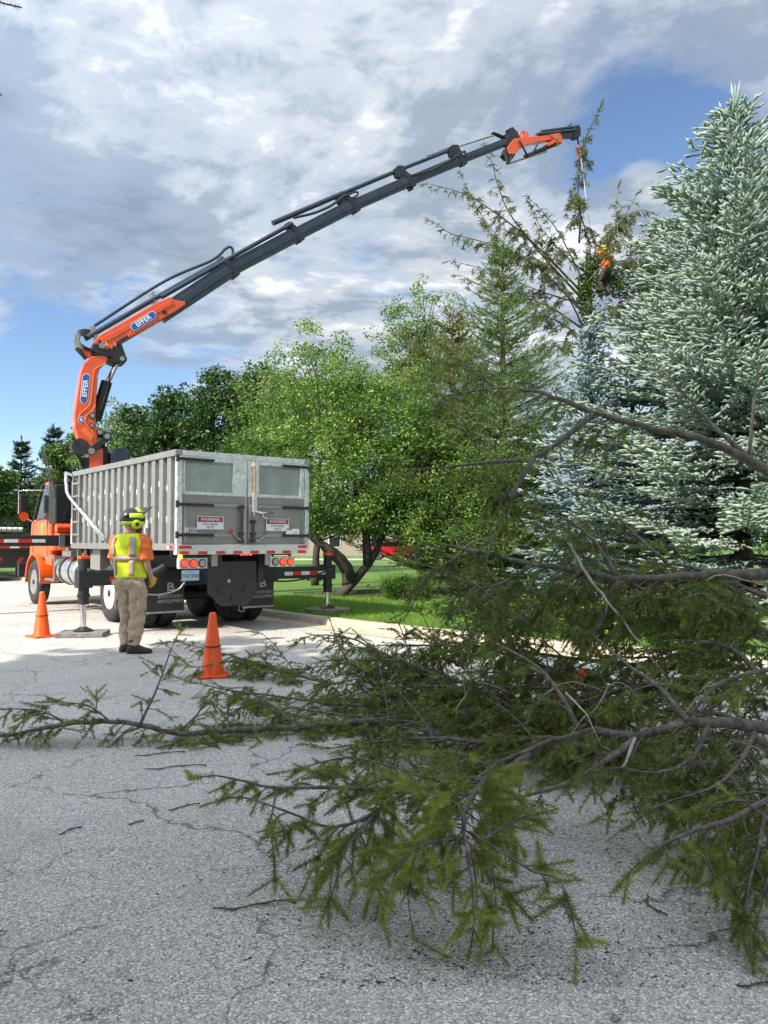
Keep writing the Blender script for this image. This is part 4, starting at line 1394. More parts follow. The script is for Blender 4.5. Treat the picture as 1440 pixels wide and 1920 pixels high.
def spindles(sh, name, m, parent, rng, r, keep=1.0):
    """thick needle-clad shoots seen from afar: ragged little fingers, five-sided"""
    A = np.array(sh.d, dtype=np.float64)
    A = A[rng.random(len(A)) < keep]
    P, D, Ln, T = A[:, 0:3], A[:, 3:6], A[:, 6], A[:, 8]
    D = D / (np.linalg.norm(D, axis=1, keepdims=True) + 1e-9)
    x, y = orth(D)
    n, k = len(A), 5
    V = np.empty((n, 2 * k + 1, 3))
    tv = np.empty((n, 2 * k + 1))
    for j in range(k):
        a = 2 * PI * j / k + rng.uniform(-0.35, 0.35, n)
        rad = x * np.cos(a)[:, None] + y * np.sin(a)[:, None]
        r0 = r * rng.uniform(0.35, 0.8, n)
        r1 = r * rng.uniform(0.6, 1.45, n)
        V[:, j] = P + rad * r0[:, None] + D * (Ln * rng.uniform(-0.05, 0.15, n))[:, None]
        V[:, k + j] = P + rad * r1[:, None] + D * (Ln * rng.uniform(0.4, 0.85, n))[:, None]
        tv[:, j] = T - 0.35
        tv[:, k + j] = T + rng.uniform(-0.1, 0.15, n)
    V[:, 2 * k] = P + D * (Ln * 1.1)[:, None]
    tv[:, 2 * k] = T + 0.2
    o = np.arange(n)[:, None] * (2 * k + 1)
    F_ = []
    for j in range(k):
        j2 = (j + 1) % k
        F_ += [o + np.array([[j, j2, k + j2]]), o + np.array([[j, k + j2, k + j]]), o + np.array([[k + j, k + j2, 2 * k]])]
    return np_mesh(name, V.reshape(-1, 3), np.concatenate(F_), m, parent, tint=np.clip(tv, 0, 1).ravel())


Z3 = Vector((0, 0, 1))


def rv(rng, s=1.0):
    return Vector(rng.normal(0, s, 3))


def twig_path(p, d, ln, droop, rng, steps=5, zmin=None, wob=0.12):
    pts = [p.copy()]
    d = d.normalized()
    for i in range(steps):
        d = (d + Z3 * (-droop / steps) + rv(rng, wob) * (0.6 if i else 0.2)).normalized()
        q = pts[-1] + d * (ln / steps)
        if zmin is not None and q.z < zmin:
            q.z = zmin + rng.uniform(0, 0.03)
            d = Vector((d.x, d.y, max(d.z, 0))).normalized() if abs(d.x) + abs(d.y) > 1e-3 else d
        pts.append(q)
    return pts


def spruce_limb(wood, sh, ctrl, r0, r1, rng, twig=0.5, spacing=0.09, droop=0.9, start=0.15, shoot=0.10, dens=1.0, tint=(0.25, 0.75), zmin=None, tip=True,
                level2=True, step=0.07, bare=0.1, up=0.0, sides=8, needle=1.0):
    """a spruce limb: bent stem, side twigs that hang, each set with needle shoots"""
    path = catmull(ctrl, step)
    n = len(path)
    if zmin is not None:
        for p in path:
            p.z = max(p.z, zmin)
    path = [p + rv(rng, r0 * 0.10) for p in path]
    rad = [r0 + (r1 - r0) * (i / (n - 1)) ** 0.8 for i in range(n)]
    wood.tube(path, rad, sides)
    tot = sum((path[i + 1] - path[i]).length for i in range(n - 1))
    acc, nxt, side = 0.0, start * tot, 1
    for i in range(n - 1):
        seg = path[i + 1] - path[i]
        acc += seg.length
        while acc >= nxt:
            nxt += spacing * rng.uniform(0.6, 1.5)
            if rng.random() < bare:
                continue
            f = acc / tot
            T = seg.normalized()
            S = T.cross(Z3)
            S = S.normalized() if S.length > 0.1 else rv(rng).normalized()
            side = -side
            ln = twig * rng.uniform(0.45, 1.15) * min(1.0, (1 - f) * 1.3 + 0.28)
            d = T * rng.uniform(0.25, 0.8) + S * side * rng.uniform(0.3, 1.0) + Z3 * (rng.uniform(-0.5, 0.35) + up)
            hang_twig(wood, sh, path[i].lerp(path[i + 1], 0.5), d, ln, rng, droop, shoot, dens, tint, zmin, level2 and ln > 0.3, needle)
    if tip:
        hang_twig(wood, sh, path[-1], path[-1] - path[-3], twig * 0.6, rng, droop * 0.4, shoot, dens, tint, zmin, False, needle)


def hang_twig(wood, sh, p, d, ln, rng, droop, shoot, dens, tint, zmin, level2, needle=1.0):
    steps = max(3, int(ln / 0.07))
    pts = twig_path(p, d, ln, droop * rng.uniform(0.5, 1.3), rng, steps, zmin)
    wood.tube(pts, [max(0.0016, 0.0035 + 0.006 * ln - (0.002 + 0.005 * ln) * i / steps) for i in range(steps + 1)], 4, cap=False)
    t0 = rng.uniform(*tint)
    naked = rng.uniform(0.0, 0.28)
    side = 1
    for i in range(steps):
        f = i / steps
        a, b = pts[i], pts[i + 1]
        D = (b - a)
        L_ = D.length
        D = D.normalized()
        if f > naked or i == steps - 1:
            sh.add(a, D, L_ * 1.05, needle, t0 + 0.15 * f)
        if f < naked * 0.6:
            continue
        m = rng.poisson(L_ / 0.026 * dens)
        for _ in range(m):
            side = -side
            S = D.cross(Z3)
            S = S.normalized() if S.length > 0.15 else rv(rng).normalized()
            sd = D * rng.uniform(0.3, 0.9) + S * side * rng.uniform(0.3, 1.0) + Z3 * rng.uniform(-0.55, 0.45)
            q = a.lerp(b, rng.random())
            sl = shoot * rng.uniform(0.5, 1.35) * (1.15 - 0.5 * f)
            if level2 and rng.random() < 0.35:
                hang_twig(wood, sh, q, sd, ln * rng.uniform(0.3, 0.5), rng, droop, shoot * 0.85, dens * 0.8, (t0 - 0.1, t0 + 0.15), zmin, False, needle)
            else:
                sh.add(q, sd, sl, needle * rng.uniform(0.85, 1.1), t0 + rng.uniform(-0.12, 0.3))


def conifer(name, label, base, H, R, zlow, m, seed, whorls, per, shoot=0.16, step=0.16, per_m=120, nl=0.028, w=0.004, power=0.85, tint=(0.3, 0.8), droop=0.25,
            bark='bark_dark', front_only=True, group=None, lean=(0, 0), irregular=0.15, up_tip=0.15, cap=None, outer=1.7, fan=0.75, lumpy=0.06, thick=0.0, wide_low=0.9, bough_bark='bark_twig'):
    """a spruce or fir: trunk, whorls of flat boughs, each bough a fan of needle shoots"""
    rng = np.random.default_rng(seed)
    root = empty(name, base)
    wood, sh, bw = MB(), Shoots(), MB()
    tr = [Vector((lean[0] * q, lean[1] * q, H * q)) for q in np.linspace(0, 1, 12)]
    wood.tube(tr, [max(0.015, 0.018 * H * (1 - q) ** 0.9 + 0.01) for q in np.linspace(0, 1, 12)], 10)
    to_cam = Vector((-base[0], -base[1], 0)).normalized()
    phs = rng.uniform(0, 2 * PI, 6)

    def lump(a, f):
        return 1 + lumpy * (0.6 * math.sin(3 * a + phs[0] + 7 * f) + 0.6 * math.sin(13 * f + phs[1]) + 0.5 * math.sin(2 * a + phs[2] + 23 * f))

    for wv in range(whorls):
        f = (wv + rng.uniform(-0.3, 0.3)) / whorls
        f = min(max(f, 0.0), 0.985)
        z = zlow + (H - zlow) * f
        r_here = R * (1 - f) ** power * (wide_low + (1 - wide_low) * min(1, f * 6))
        nb = max(7, int(per * (0.35 + 0.65 * (1 - f))))
        a0 = rng.uniform(0, 2 * PI)
        for b in range(nb):
            a = a0 + 2 * PI * b / nb + rng.normal(0, 0.25)
            hd = Vector((math.cos(a), math.sin(a), 0))
            facing = hd.dot(to_cam)
            if front_only and facing < -0.45 and rng.random() < 0.75:
                continue
            tipw = Vector(base) + hd * r_here + Z3 * z
            if tipw.y > 1 and 720 + tipw.x / tipw.y * F_PX > 1760:
                continue
            ln = max(0.12, lump(a, f) * r_here * (1 + rng.normal(0, irregular)))
            rise = 0.34 * f + 0.03 - droop * (1 - f)
            p = Vector((lean[0] * f, lean[1] * f, z + rng.normal(0, 0.08)))
            n = max(3, int(ln / step))
            pts = []
            for i in range(n + 1):
                t = i / n
                pts.append(p + hd * ln * t + Z3 * (ln * (rise * t - 0.25 * droop * t * (1 - t) + up_tip * t * t)))
            bw.tube([pts[0], pts[n // 2], pts[-1]], [0.010 + 0.006 * ln, 0.006 + 0.003 * ln, 0.003], 4, cap=False)
            S = hd.cross(Z3)
            tb = rng.uniform(*tint)
            i0 = 0 if ln < outer else int(n * max(0.12, 1 - outer / ln))
            for i in range(i0, n):
                t = (i + 0.5) / n
                D = (pts[i + 1] - pts[i]).normalized()
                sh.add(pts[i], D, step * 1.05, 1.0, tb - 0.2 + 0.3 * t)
                lat = min(0.45 * ln, fan) * (1 - t) ** 0.6 * rng.uniform(0.7, 1.15) + shoot * 0.7
                for sg in (-1, 1):
                    d = (D * 0.75 + S * sg * 0.85 + Z3 * rng.uniform(-0.18, 0.16)).normalized()
                    q = pts[i].lerp(pts[i + 1], rng.random())
                    m_ = max(1, int(lat / (shoot * 0.85)))
                    for k in range(m_):
                        kk = k / m_
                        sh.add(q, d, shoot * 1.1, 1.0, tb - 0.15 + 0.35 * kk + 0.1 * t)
                        for sg2 in (-1, 1):
                            if rng.random() < 0.8:
                                d2 = (d * 0.75 + D.cross(Z3) * sg2 * 0.35 + D * 0.35 * rng.random() + Z3 * rng.uniform(-0.25, 0.35)).normalized()
                                sh.add(q + d * shoot * 0.4, d2, shoot * rng.uniform(0.6, 1.1), 1.0, tb + 0.1 + rng.uniform(-0.1, 0.25))
                        q = q + d * shoot * 0.9 + Z3 * rng.uniform(-0.02, 0.02)
                        d = (d + D * 0.12).normalized()
    for k in range(5):
        sh.add(tr[-1] - Z3 * 0.05 + rv(rng, 0.02), Z3 + rv(rng, 0.16), rng.uniform(0.3, 0.55) * min(1, H / 9), 0.8, tint[1])
    wood.build('trunk', bark, root, smooth=True, fix=False)
    bw.build('boughs', bough_bark, root, smooth=True, fix=False)['kind'] = 'stuff'
    if thick:
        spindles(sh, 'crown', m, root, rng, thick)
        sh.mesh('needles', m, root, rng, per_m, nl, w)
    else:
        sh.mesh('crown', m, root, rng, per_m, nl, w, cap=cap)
    print(name, len(sh.d))
    tag(root, label, 'tree', group)
    return root


def leaf_cloud(C, Rr, counts, rng, size, up_bias=0.5, squash=0.75, tint=None):
    """leaves (kite-shaped, folded along the midrib) gathered round cluster centres"""
    idx = np.repeat(np.arange(len(C)), counts)
    n = len(idx)
    v = rng.normal(0, 1, (n, 3))
    v /= np.linalg.norm(v, axis=1, keepdims=True)
    rr = rng.uniform(0.25, 1.0, n) ** 0.55
    P = C[idx] + v * (Rr[idx] * rr)[:, None] * np.array([1, 1, squash])
    N = rng.normal(0, 1, (n, 3)) + np.array([0, 0, 1.0]) * up_bias * 2 + v * 0.8
    N /= np.linalg.norm(N, axis=1, keepdims=True)
    a, b = orth(N)
    th = rng.uniform(0, 2 * PI, n)[:, None]
    ax = a * np.cos(th) + b * np.sin(th)
    bx = np.cross(N, ax)
    s = size * rng.uniform(0.65, 1.25, n)[:, None]
    V = np.empty((n, 4, 3))
    V[:, 0] = P - ax * s * 0.5
    V[:, 1] = P + bx * s * 0.30 + N * s * 0.10
    V[:, 2] = P + ax * s * 0.55 - N * s * 0.06
    V[:, 3] = P - bx * s * 0.30 + N * s * 0.10
    T = np.arange(n * 4).reshape(n, 4)
    F_ = np.concatenate([T[:, [0, 1, 2]], T[:, [0, 2, 3]]])
    base_t = rng.uniform(0.05, 0.85, len(C)) if tint is None else tint
    tv = np.clip(base_t[idx] + rng.normal(0, 0.14, n), 0, 1)
    return V.reshape(-1, 3), F_, np.repeat(tv, 4)


def deciduous(name, label, base, blobs, m, seed, n_clusters, leaves, size, trunk_r=0.12, bark='bark_dark', stems=None, cl_r=(0.25, 0.5), group=None, shell=0.55,
              spikes=0.0, limb_every=3):
    """blobs: (dx, dy, z, rx, ry, rz) volumes that make up the crown, relative to the base"""
    rng = np.random.default_rng(seed)
    root = empty(name, base)
    B = np.array(blobs, dtype=float)
    vol = B[:, 3] * B[:, 4] * B[:, 5]
    pick = rng.choice(len(B), n_clusters, p=vol ** 0.75 / (vol ** 0.75).sum())
    v = rng.normal(0, 1, (n_clusters, 3))
    v /= np.linalg.norm(v, axis=1, keepdims=True)
    r = rng.uniform(shell, 1.0, n_clusters)
    r *= 1 + rng.normal(0, 0.08, n_clusters)
    C = B[pick, 0:3] + v * B[pick, 3:6] * r[:, None]
    if spikes:
        up = v[:, 2] > 0.1
        C[up, 2] += np.abs(rng.normal(0, spikes, up.sum()))
    Rr = rng.uniform(cl_r[0], cl_r[1], n_clusters)
    counts = np.maximum(4, (leaves / n_clusters * (Rr / Rr.mean()) ** 2)).astype(int)
    V, F_, tv = leaf_cloud(C, Rr, counts, rng, size)
    np_mesh('crown', V, F_, m, root, tint=tv)
    wood = MB()
    stems = stems or [((0, 0, 0), tuple(B[:, 0:3].mean(0)))]
    spines = []
    for s in stems:
        pts = [Vector(q) for q in s]
        if len(pts) == 2:
            pts = [pts[0], pts[0].lerp(pts[1], 0.35) + Vector((rng.normal(0, 0.05), rng.normal(0, 0.05), 0)), pts[1]]
        path = catmull(pts, 0.25)
        nn = len(path)
        wood.tube([p + rv(rng, trunk_r * 0.08) for p in path], [max(0.02, trunk_r * (1 - 0.75 * i / (nn - 1))) for i in range(nn)], 9)
        spines += path[nn // 3:]
    for c in C[::limb_every]:
        c = Vector(c)
        cand = [p for p in spines if p.z < c.z + 0.3] or spines
        s0 = min(cand, key=lambda p: (p - c).length + rng.uniform(0, 0.4))
        mid = s0.lerp(c, 0.5) + Vector((rng.normal(0, 0.12), rng.normal(0, 0.12), rng.normal(0, 0.08)))
        d = (c - s0).length
        wood.tube([s0, mid, c], [0.012 + 0.012 * d, 0.008 + 0.006 * d, 0.004], 5, cap=False)
    wood.build('trunk', bark, root, smooth=True, fix=False)
    tag(root, label, 'tree', group)
    return root


# ================================================================== the standing trees
BG = 'trees standing along the street'
# big blue spruce at the right
b = at(1395, 1100, 16.2)
blue = conifer('blue_spruce', 'tall pale blue green spruce filling the right side', (b.x, b.y, LAWN_Z), 10.8, 4.3, 0.4, 'needle_blue', 11, 32, 22, shoot=0.225, step=0.25, thick=0.0255,
               bough_bark='bark_dark', per_m=24, nl=0.055, w=0.0075, power=0.74, tint=(0.25, 0.80), droop=0.22, up_tip=0.14, outer=2.9, fan=0.70, lumpy=0.08)
# bluer, narrower ones left of it
b = at(1112, 1080, 17.6)
conifer('blue_spruce', 'narrow silvery blue spruce left of the tall pale one', (b.x, b.y, LAWN_Z), 6.35, 1.65, 0.4, 'needle_bluer', 12, 26, 14, shoot=0.20, step=0.21, thick=0.021,
        per_m=22, nl=0.048, w=0.0075, power=0.75, tint=(0.3, 0.8), droop=0.2, up_tip=0.15, outer=1.2)
b = at(1190, 1080, 17.9)
conifer('blue_spruce', 'second slim blue spruce tucked against the tall pale one', (b.x, b.y, LAWN_Z), 6.5, 1.4, 0.5, 'needle_bluer', 13, 25, 13, shoot=0.20, step=0.21, thick=0.021,
        per_m=22, nl=0.048, w=0.0075, power=0.75, tint=(0.25, 0.7), droop=0.2, up_tip=0.15, outer=1.0)
# soft green conifer
b = at(945, 1080, 20.0)
conifer('green_conifer', 'feathery soft green conifer with reddish trunk in the middle', (b.x, b.y, LAWN_Z), 9.1, 2.5, 0.5, 'needle_green', 14, 42, 15, shoot=0.22, step=0.22,
        per_m=50, nl=0.072, w=0.010, power=0.80, tint=(0.25, 0.85), droop=0.05, up_tip=0.28, bark='bark_red', irregular=0.3, outer=1.5, lumpy=0.2)
b = at(850, 1080, 21.0)
conifer('green_conifer', 'brownish green conifer behind the feathery green one', (b.x, b.y, LAWN_Z), 7.6, 1.9, 0.4, 'needle_brown', 15, 34, 13, shoot=0.24, step=0.25,
        per_m=52, nl=0.075, w=0.0095, power=0.55, tint=(0.2, 0.8), droop=0.05, up_tip=0.3, bark='bark_red', irregular=0.35, outer=1.2, lumpy=0.25)

# crab apple over the lawn, leaning multi-stem trunk
b = ground_at(640, 1118, LAWN_Z)
bx_, by_ = b.x, b.y


def rel(px, py, Y):
    p = at(px, py, Y)
    return (p.x - bx_, p.y - by_, p.z - LAWN_Z)


st = [(rel(632, 1122, by_), rel(690, 1060, by_ + 0.1), rel(715, 1010, by_), rel(760, 900, by_)),
      (rel(690, 1062, by_ + 0.1), rel(686, 1000, by_), rel(650, 850, by_ + 0.3)),
      (rel(660, 1085, by_), rel(640, 1045, by_ - 0.3), rel(590, 1010, by_ - 0.4), rel(520, 930, by_ - 0.2)),
      (rel(652, 1095, by_), rel(642, 1060, by_ + 0.3), rel(600, 1015, by_ + 0.5), rel(560, 900, by_ + 0.8))]
cx_, cz_ = rel(650, 850, by_)[0], rel(650, 850, by_)[2]
deciduous('crab_apple_tree', 'broad crab apple with dark leaning stems behind the truck', (bx_, by_, LAWN_Z),
          [rel(610, 850, by_) + (1.5, 1.6, 1.35), rel(720, 800, by_ + 0.3) + (1.5, 1.6, 1.6), rel(800, 880, by_) + (1.2, 1.4, 1.2), rel(740, 950, by_) + (1.5, 1.4, 0.65), rel(650, 985, by_ + 0.2) + (1.2, 1.4, 0.35), rel(780, 985, by_) + (1.0, 1.3, 0.45), rel(560, 960, by_) + (0.8, 1.2, 0.5), rel(620, 720, by_ + 0.5) + (1.4, 1.3, 0.9),
           rel(520, 800, by_ + 1.2) + (1.0, 1.1, 1.1), rel(680, 930, by_) + (1.7, 1.6, 0.75), rel(620, 960, by_ - 0.2) + (0.9, 1.2, 0.5)],
          'leaf_apple', 21, 640, 52000, 0.080, 0.13, 'bark_dark', st, (0.22, 0.46), shell=0.35, spikes=0.10)
b = at(880, 1080, 18.6)
deciduous('understory_tree', 'low bushy yellow green tree under the feathery conifer', (b.x, b.y, LAWN_Z),
          [(0, 0, 1.5, 1.5, 1.2, 1.0), (-0.9, 0.3, 2.3, 1.1, 1.0, 0.9), (0.9, 0.2, 1.9, 1.1, 1.0, 1.0), (0.2, 0, 2.9, 1.0, 1.0, 0.8), (1.9, 0.2, 1.0, 0.8, 0.8, 0.7)],
          'leaf_apple', 26, 260, 16000, 0.075, 0.08, 'bark_dark', None, (0.2, 0.4), shell=0.3, spikes=0.15)
# pale tree behind it
b = at(590, 1080, 24.0)
deciduous('pale_tree', 'airy pale green tree rising behind the crab apple', (b.x, b.y, LAWN_Z),
          [(0, 0, 6.9, 1.4, 1.4, 1.3), (-0.4, 0, 5.5, 1.9, 1.6, 1.3), (0.9, 0, 5.3, 1.3, 1.4, 1.2), (0, 0, 3.9, 2.2, 1.8, 1.1), (-0.9, 0, 6.0, 0.8, 0.9, 0.8), (1.6, 0, 4.6, 1.4, 1.3, 1.2)],
          'leaf_pale', 22, 300, 17000, 0.10, 0.13, 'bark_dark', None, (0.22, 0.42), shell=0.25, spikes=0.30)
# taller tree further right
b = at(790, 1080, 25.5)
deciduous('tall_maple', 'upright mid green maple between pale tree and conifers', (b.x, b.y, LAWN_Z),
          [(0, 0, 8.6, 1.1, 1.1, 1.2), (-0.6, 0, 7.4, 1.3, 1.3, 1.3), (0.9, 0, 7.6, 1.5, 1.4, 1.3), (0, 0, 6.0, 1.9, 1.7, 1.3), (0.2, 0, 4.4, 2.1, 1.9, 1.3), (-0.9, 0, 8.3, 0.5, 0.6, 0.9)],
          'leaf_pale', 23, 330, 18000, 0.10, 0.15, 'bark_dark', None, (0.22, 0.42), shell=0.25, spikes=0.35)
# dark tree right of the climber, behind the big spruce
b = at(1262, 1080, 26.0)
deciduous('dark_tree', 'dark leafy tree showing behind the tall blue spruce', (b.x, b.y, LAWN_Z),
          [(0.3, 0, 11.2, 1.6, 1.6, 1.6), (-0.3, 0, 9.6, 2.0, 1.9, 1.5), (0.4, 0, 7.6, 2.4, 2.0, 1.8), (-1.2, 0, 9.8, 0.9, 0.9, 0.8), (1.2, 0, 5.0, 3.0, 2.0, 1.8), (1.5, 0, 2.2, 3.4, 2.2, 2.2)],
          'leaf_mid', 24, 420, 20000, 0.12, 0.18, 'bark_dark', None, (0.28, 0.5), shell=0.4, spikes=0.2)
# maples behind the truck
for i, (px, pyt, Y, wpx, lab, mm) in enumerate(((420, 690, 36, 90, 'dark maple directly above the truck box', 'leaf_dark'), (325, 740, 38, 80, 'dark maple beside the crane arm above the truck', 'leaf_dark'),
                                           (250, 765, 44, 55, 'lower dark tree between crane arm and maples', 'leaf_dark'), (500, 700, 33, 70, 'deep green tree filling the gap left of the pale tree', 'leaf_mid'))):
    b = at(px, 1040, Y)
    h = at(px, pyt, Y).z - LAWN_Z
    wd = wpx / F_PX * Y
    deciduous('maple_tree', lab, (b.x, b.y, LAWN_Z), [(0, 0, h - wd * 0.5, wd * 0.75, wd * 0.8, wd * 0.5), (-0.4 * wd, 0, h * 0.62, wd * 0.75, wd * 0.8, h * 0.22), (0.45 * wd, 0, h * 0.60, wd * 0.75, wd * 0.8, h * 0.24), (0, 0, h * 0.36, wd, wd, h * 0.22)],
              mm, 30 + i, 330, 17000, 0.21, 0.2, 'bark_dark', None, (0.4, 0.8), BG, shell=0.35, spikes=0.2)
# thin airy tree by the crane arm
b = at(205, 1040, 42)
deciduous('thin_tree', 'thin airy tree with sparse leaves behind the crane arm', (b.x, b.y, LAWN_Z), [(0, 0, 7.6, 0.9, 0.9, 1.3), (-0.2, 0, 5.8, 1.2, 1.2, 1.4), (-1.5, 0, 5.5, 0.8, 0.8, 0.9)],
          'leaf_pale', 40, 70, 2200, 0.15, 0.1, 'bark_dark', None, (0.3, 0.5), BG, shell=0.2, spikes=0.3)
# far left: two dark spruces, round green trees
b = at(37, 1020, 62)
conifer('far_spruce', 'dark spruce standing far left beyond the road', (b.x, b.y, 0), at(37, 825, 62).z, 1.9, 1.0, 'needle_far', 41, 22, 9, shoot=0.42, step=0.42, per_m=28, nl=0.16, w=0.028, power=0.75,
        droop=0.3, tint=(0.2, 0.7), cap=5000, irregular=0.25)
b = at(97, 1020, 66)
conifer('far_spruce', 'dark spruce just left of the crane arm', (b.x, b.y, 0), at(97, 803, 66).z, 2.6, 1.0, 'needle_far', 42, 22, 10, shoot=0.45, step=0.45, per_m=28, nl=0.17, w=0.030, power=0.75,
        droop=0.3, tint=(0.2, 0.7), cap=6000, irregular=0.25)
for i, (px, pyt, Y, wpx, lab) in enumerate(((-5, 880, 55, 34, 'round green tree cut by the left picture edge'), (112, 838, 58, 42, 'bushy green tree behind the cab mirror'), (160, 800, 60, 40, 'green tree behind the lower crane arm'),
                                       (75, 900, 70, 40, 'low dark tree behind the grey roof'))):
    b = at(px, 1030, Y)
    h = at(px, pyt, Y).z
    wd = wpx / F_PX * Y
    deciduous('round_tree', lab, (b.x, b.y, 0), [(0, 0, h - wd * 0.55, wd * 0.8, wd * 0.8, wd * 0.55), (0, 0, h * 0.5, wd, wd, h * 0.32)], 'leaf_mid' if i != 3 else 'leaf_dark', 50 + i, 130, 6000, 0.30, 0.2, 'bark_dark', None,
              (0.5, 0.9), BG, shell=0.5)
# low horizon woods behind everything, one mass
rngw = np.random.default_rng(60)
Cw, Rw = [], []
for k in range(260):
    x = rngw.uniform(-110, 120)
    Cw.append((x, rngw.uniform(100, 130), rngw.uniform(0.5, 6.5 + 2 * math.sin(x * 0.11))))
    Rw.append(rngw.uniform(1.6, 3.2))
V, F_, tv = leaf_cloud(np.array(Cw), np.array(Rw), np.full(260, 60), rngw, 0.9)
tag(np_mesh('woods', V, F_, 'leaf_dark', tint=tv), 'far belt of dark trees along the horizon', 'woods', kind='stuff')

# shade trees standing behind the photographer, out of the frame: they shade the near road
SHADE = [(-14.7, -2.3, 12.4, 4.0), (-11.5, -0.2, 13.0, 4.2), (-7.0, -1.8, 12.6, 4.6), (-2.6, -5.2, 13.0, 4.6), (-8.5, -7.0, 13.5, 4.8)]
for i, (x, y, h, r) in enumerate(SHADE):
    deciduous('street_tree', ['broad street tree behind the photographer, nearest the road', 'second street tree behind the photographer', 'third street tree behind the photographer', 'fourth street tree behind the photographer', 'fifth street tree behind the photographer'][i], (x, y, 0),
              [(0, 0, h - r * 0.75, r * 0.85, r * 0.85, r * 0.72), (0.3, 0.2, h * 0.5, r, r, r * 0.75)],
              'leaf_mid', 70 + i, 300, 9000, 0.60, 0.3, 'bark_dark', None, (0.6, 1.1), 'street trees behind the photographer', shell=0.2)
# ================================================================== the spruce being taken down
strip = empty('stripped_spruce', at(1118, 1085, 25.6))
sx, sy = strip.location.x, strip.location.y
strip.location.z = LAWN_Z
SL = Vector((sx, sy, LAWN_Z))
rng = np.random.default_rng(90)


def sp(px, py, Y):
    return at(px, py, Y) - SL


wood, sh = MB(), Shoots()
tp = [sp(1118, 1090, 25.6), sp(1116, 900, 25.6), sp(1112, 700, 25.6), sp(1106, 600, 25.6), sp(1103, 530, 25.6), sp(1103, 468, 25.6)]
tp[0].z = 0
trunk = MB().tube(catmull(tp, 0.5), 0.15, 12)
wood.tube(catmull(tp, 0.3), [0.24 - 0.15 * q for q in np.linspace(0, 1, len(catmull(tp, 0.3)))], 12)
wood.build('trunk', 'bark_spruce', strip, smooth=True, fix=False)
MB().lathe([(0.088, 0), (0.086, 0.012)], tp[-1] + Vector((0, 0, -0.004)), (0, 0, 1), 14).build('sawn_top', 'wood_cut', strip)
lw = MB()
LIMBS = [
    ([(1090, 520, 25.4), (1050, 440, 25.0), (1020, 400, 24.8), (1000, 380, 24.6)], 0.03),
    ([(1098, 620, 25.4), (1020, 570, 24.0), (930, 545, 23.0), (870, 520, 22.6)], 0.04),
    ([(1094, 590, 25.4), (1030, 500, 26.2), (960, 470, 26.8), (900, 400, 27.2), (870, 340, 27.2)], 0.04),
    ([(1108, 560, 25.6), (1150, 520, 26.4), (1190, 470, 27.0), (1210, 430, 27.2)], 0.035),
    ([(1106, 520, 25.6), (1140, 450, 26.0), (1175, 400, 26.4), (1190, 370, 26.6)], 0.03),
    ([(1112, 620, 25.6), (1170, 560, 26.0), (1215, 520, 26.4)], 0.03),
    ([(1092, 560, 25.4), (1040, 505, 24.8), (985, 440, 24.2), (945, 380, 23.8), (918, 290, 23.4)], 0.05),
    ([(1088, 545, 25.4), (1010, 465, 24.6), (950, 415, 24.2), (880, 368, 23.8), (808, 345, 23.4)], 0.045),
    ([(1088, 580, 25.4), (1000, 495, 25.2), (910, 455, 25.0), (850, 440, 24.6), (818, 420, 24.4)], 0.04),
    ([(1092, 610, 25.3), (1050, 530, 24.4), (1000, 480, 24.0), (975, 455, 23.6)], 0.035),
    ([(1092, 570, 25.6), (1010, 545, 26.0), (930, 510, 26.4), (850, 490, 26.8)], 0.035),
    ([(1100, 532, 25.2), (1130, 496, 24.6), (1150, 462, 24.4), (1158, 430, 24.2), (1155, 395, 24.2), (1158, 360, 24.2)], 0.035),
    ([(1112, 505, 25.6), (1150, 492, 25.6), (1230, 485, 25.6)], 0.035),
    ([(1112, 540, 25.8), (1150, 505, 26.2), (1195, 515, 26.6)], 0.025),
    ([(1100, 500, 25.8), (1150, 430, 26.4), (1195, 395, 27.0), (1225, 400, 27.2)], 0.035),
    ([(1096, 510, 25.4), (1050, 470, 25.4), (1010, 420, 25.6), (1000, 395, 25.6)], 0.03),
    ([(1110, 590, 25.4), (1160, 572, 25.0), (1240, 565, 24.6)], 0.03),
    ([(1100, 640, 25.4), (1040, 600, 24.6), (960, 580, 24.2)], 0.035),
    ([(1105, 660, 25.4), (1060, 640, 24.2), (1010, 650, 23.4)], 0.03),
    ([(1115, 650, 25.4), (1170, 620, 24.8), (1220, 600, 24.4)], 0.03),
]
for i, (pts, r) in enumerate(LIMBS):
    spruce_limb(lw, sh, [sp(*p) for p in pts], r, 0.010, rng, twig=0.62, spacing=0.11, droop=1.5, start=0.22 if i not in (5, 6) else 0.45, shoot=0.17, dens=0.8, tint=(0.15, 0.8), step=0.2, bare=0.12, sides=6, up=0.05)
lw.build('limbs', 'bark_spruce', strip, smooth=True, fix=False)['kind'] = 'stuff'
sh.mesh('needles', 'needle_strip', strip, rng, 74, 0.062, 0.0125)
print('strip', len(sh.d))
# ivy climbing the trunk
Ci, Ri = [], []
tpath = catmull(tp, 0.2)
for k in range(260):
    p = tpath[int(len(tpath) * rng.uniform(0.25, 0.97))]
    a = rng.uniform(0, 2 * PI)
    Ci.append((p.x + math.cos(a) * 0.24, p.y + math.sin(a) * 0.24 , p.z + rng.normal(0, 0.1)))
    Ri.append(rng.uniform(0.14, 0.34))
V, F_, tv = leaf_cloud(np.array(Ci), np.array(Ri), np.full(260, 40), rng, 0.10)
np_mesh('ivy', V, F_, 'leaf_ivy', strip, tint=tv)
tag(strip, 'thinned old spruce with bare limbs and ivy on its sawn trunk', 'tree')

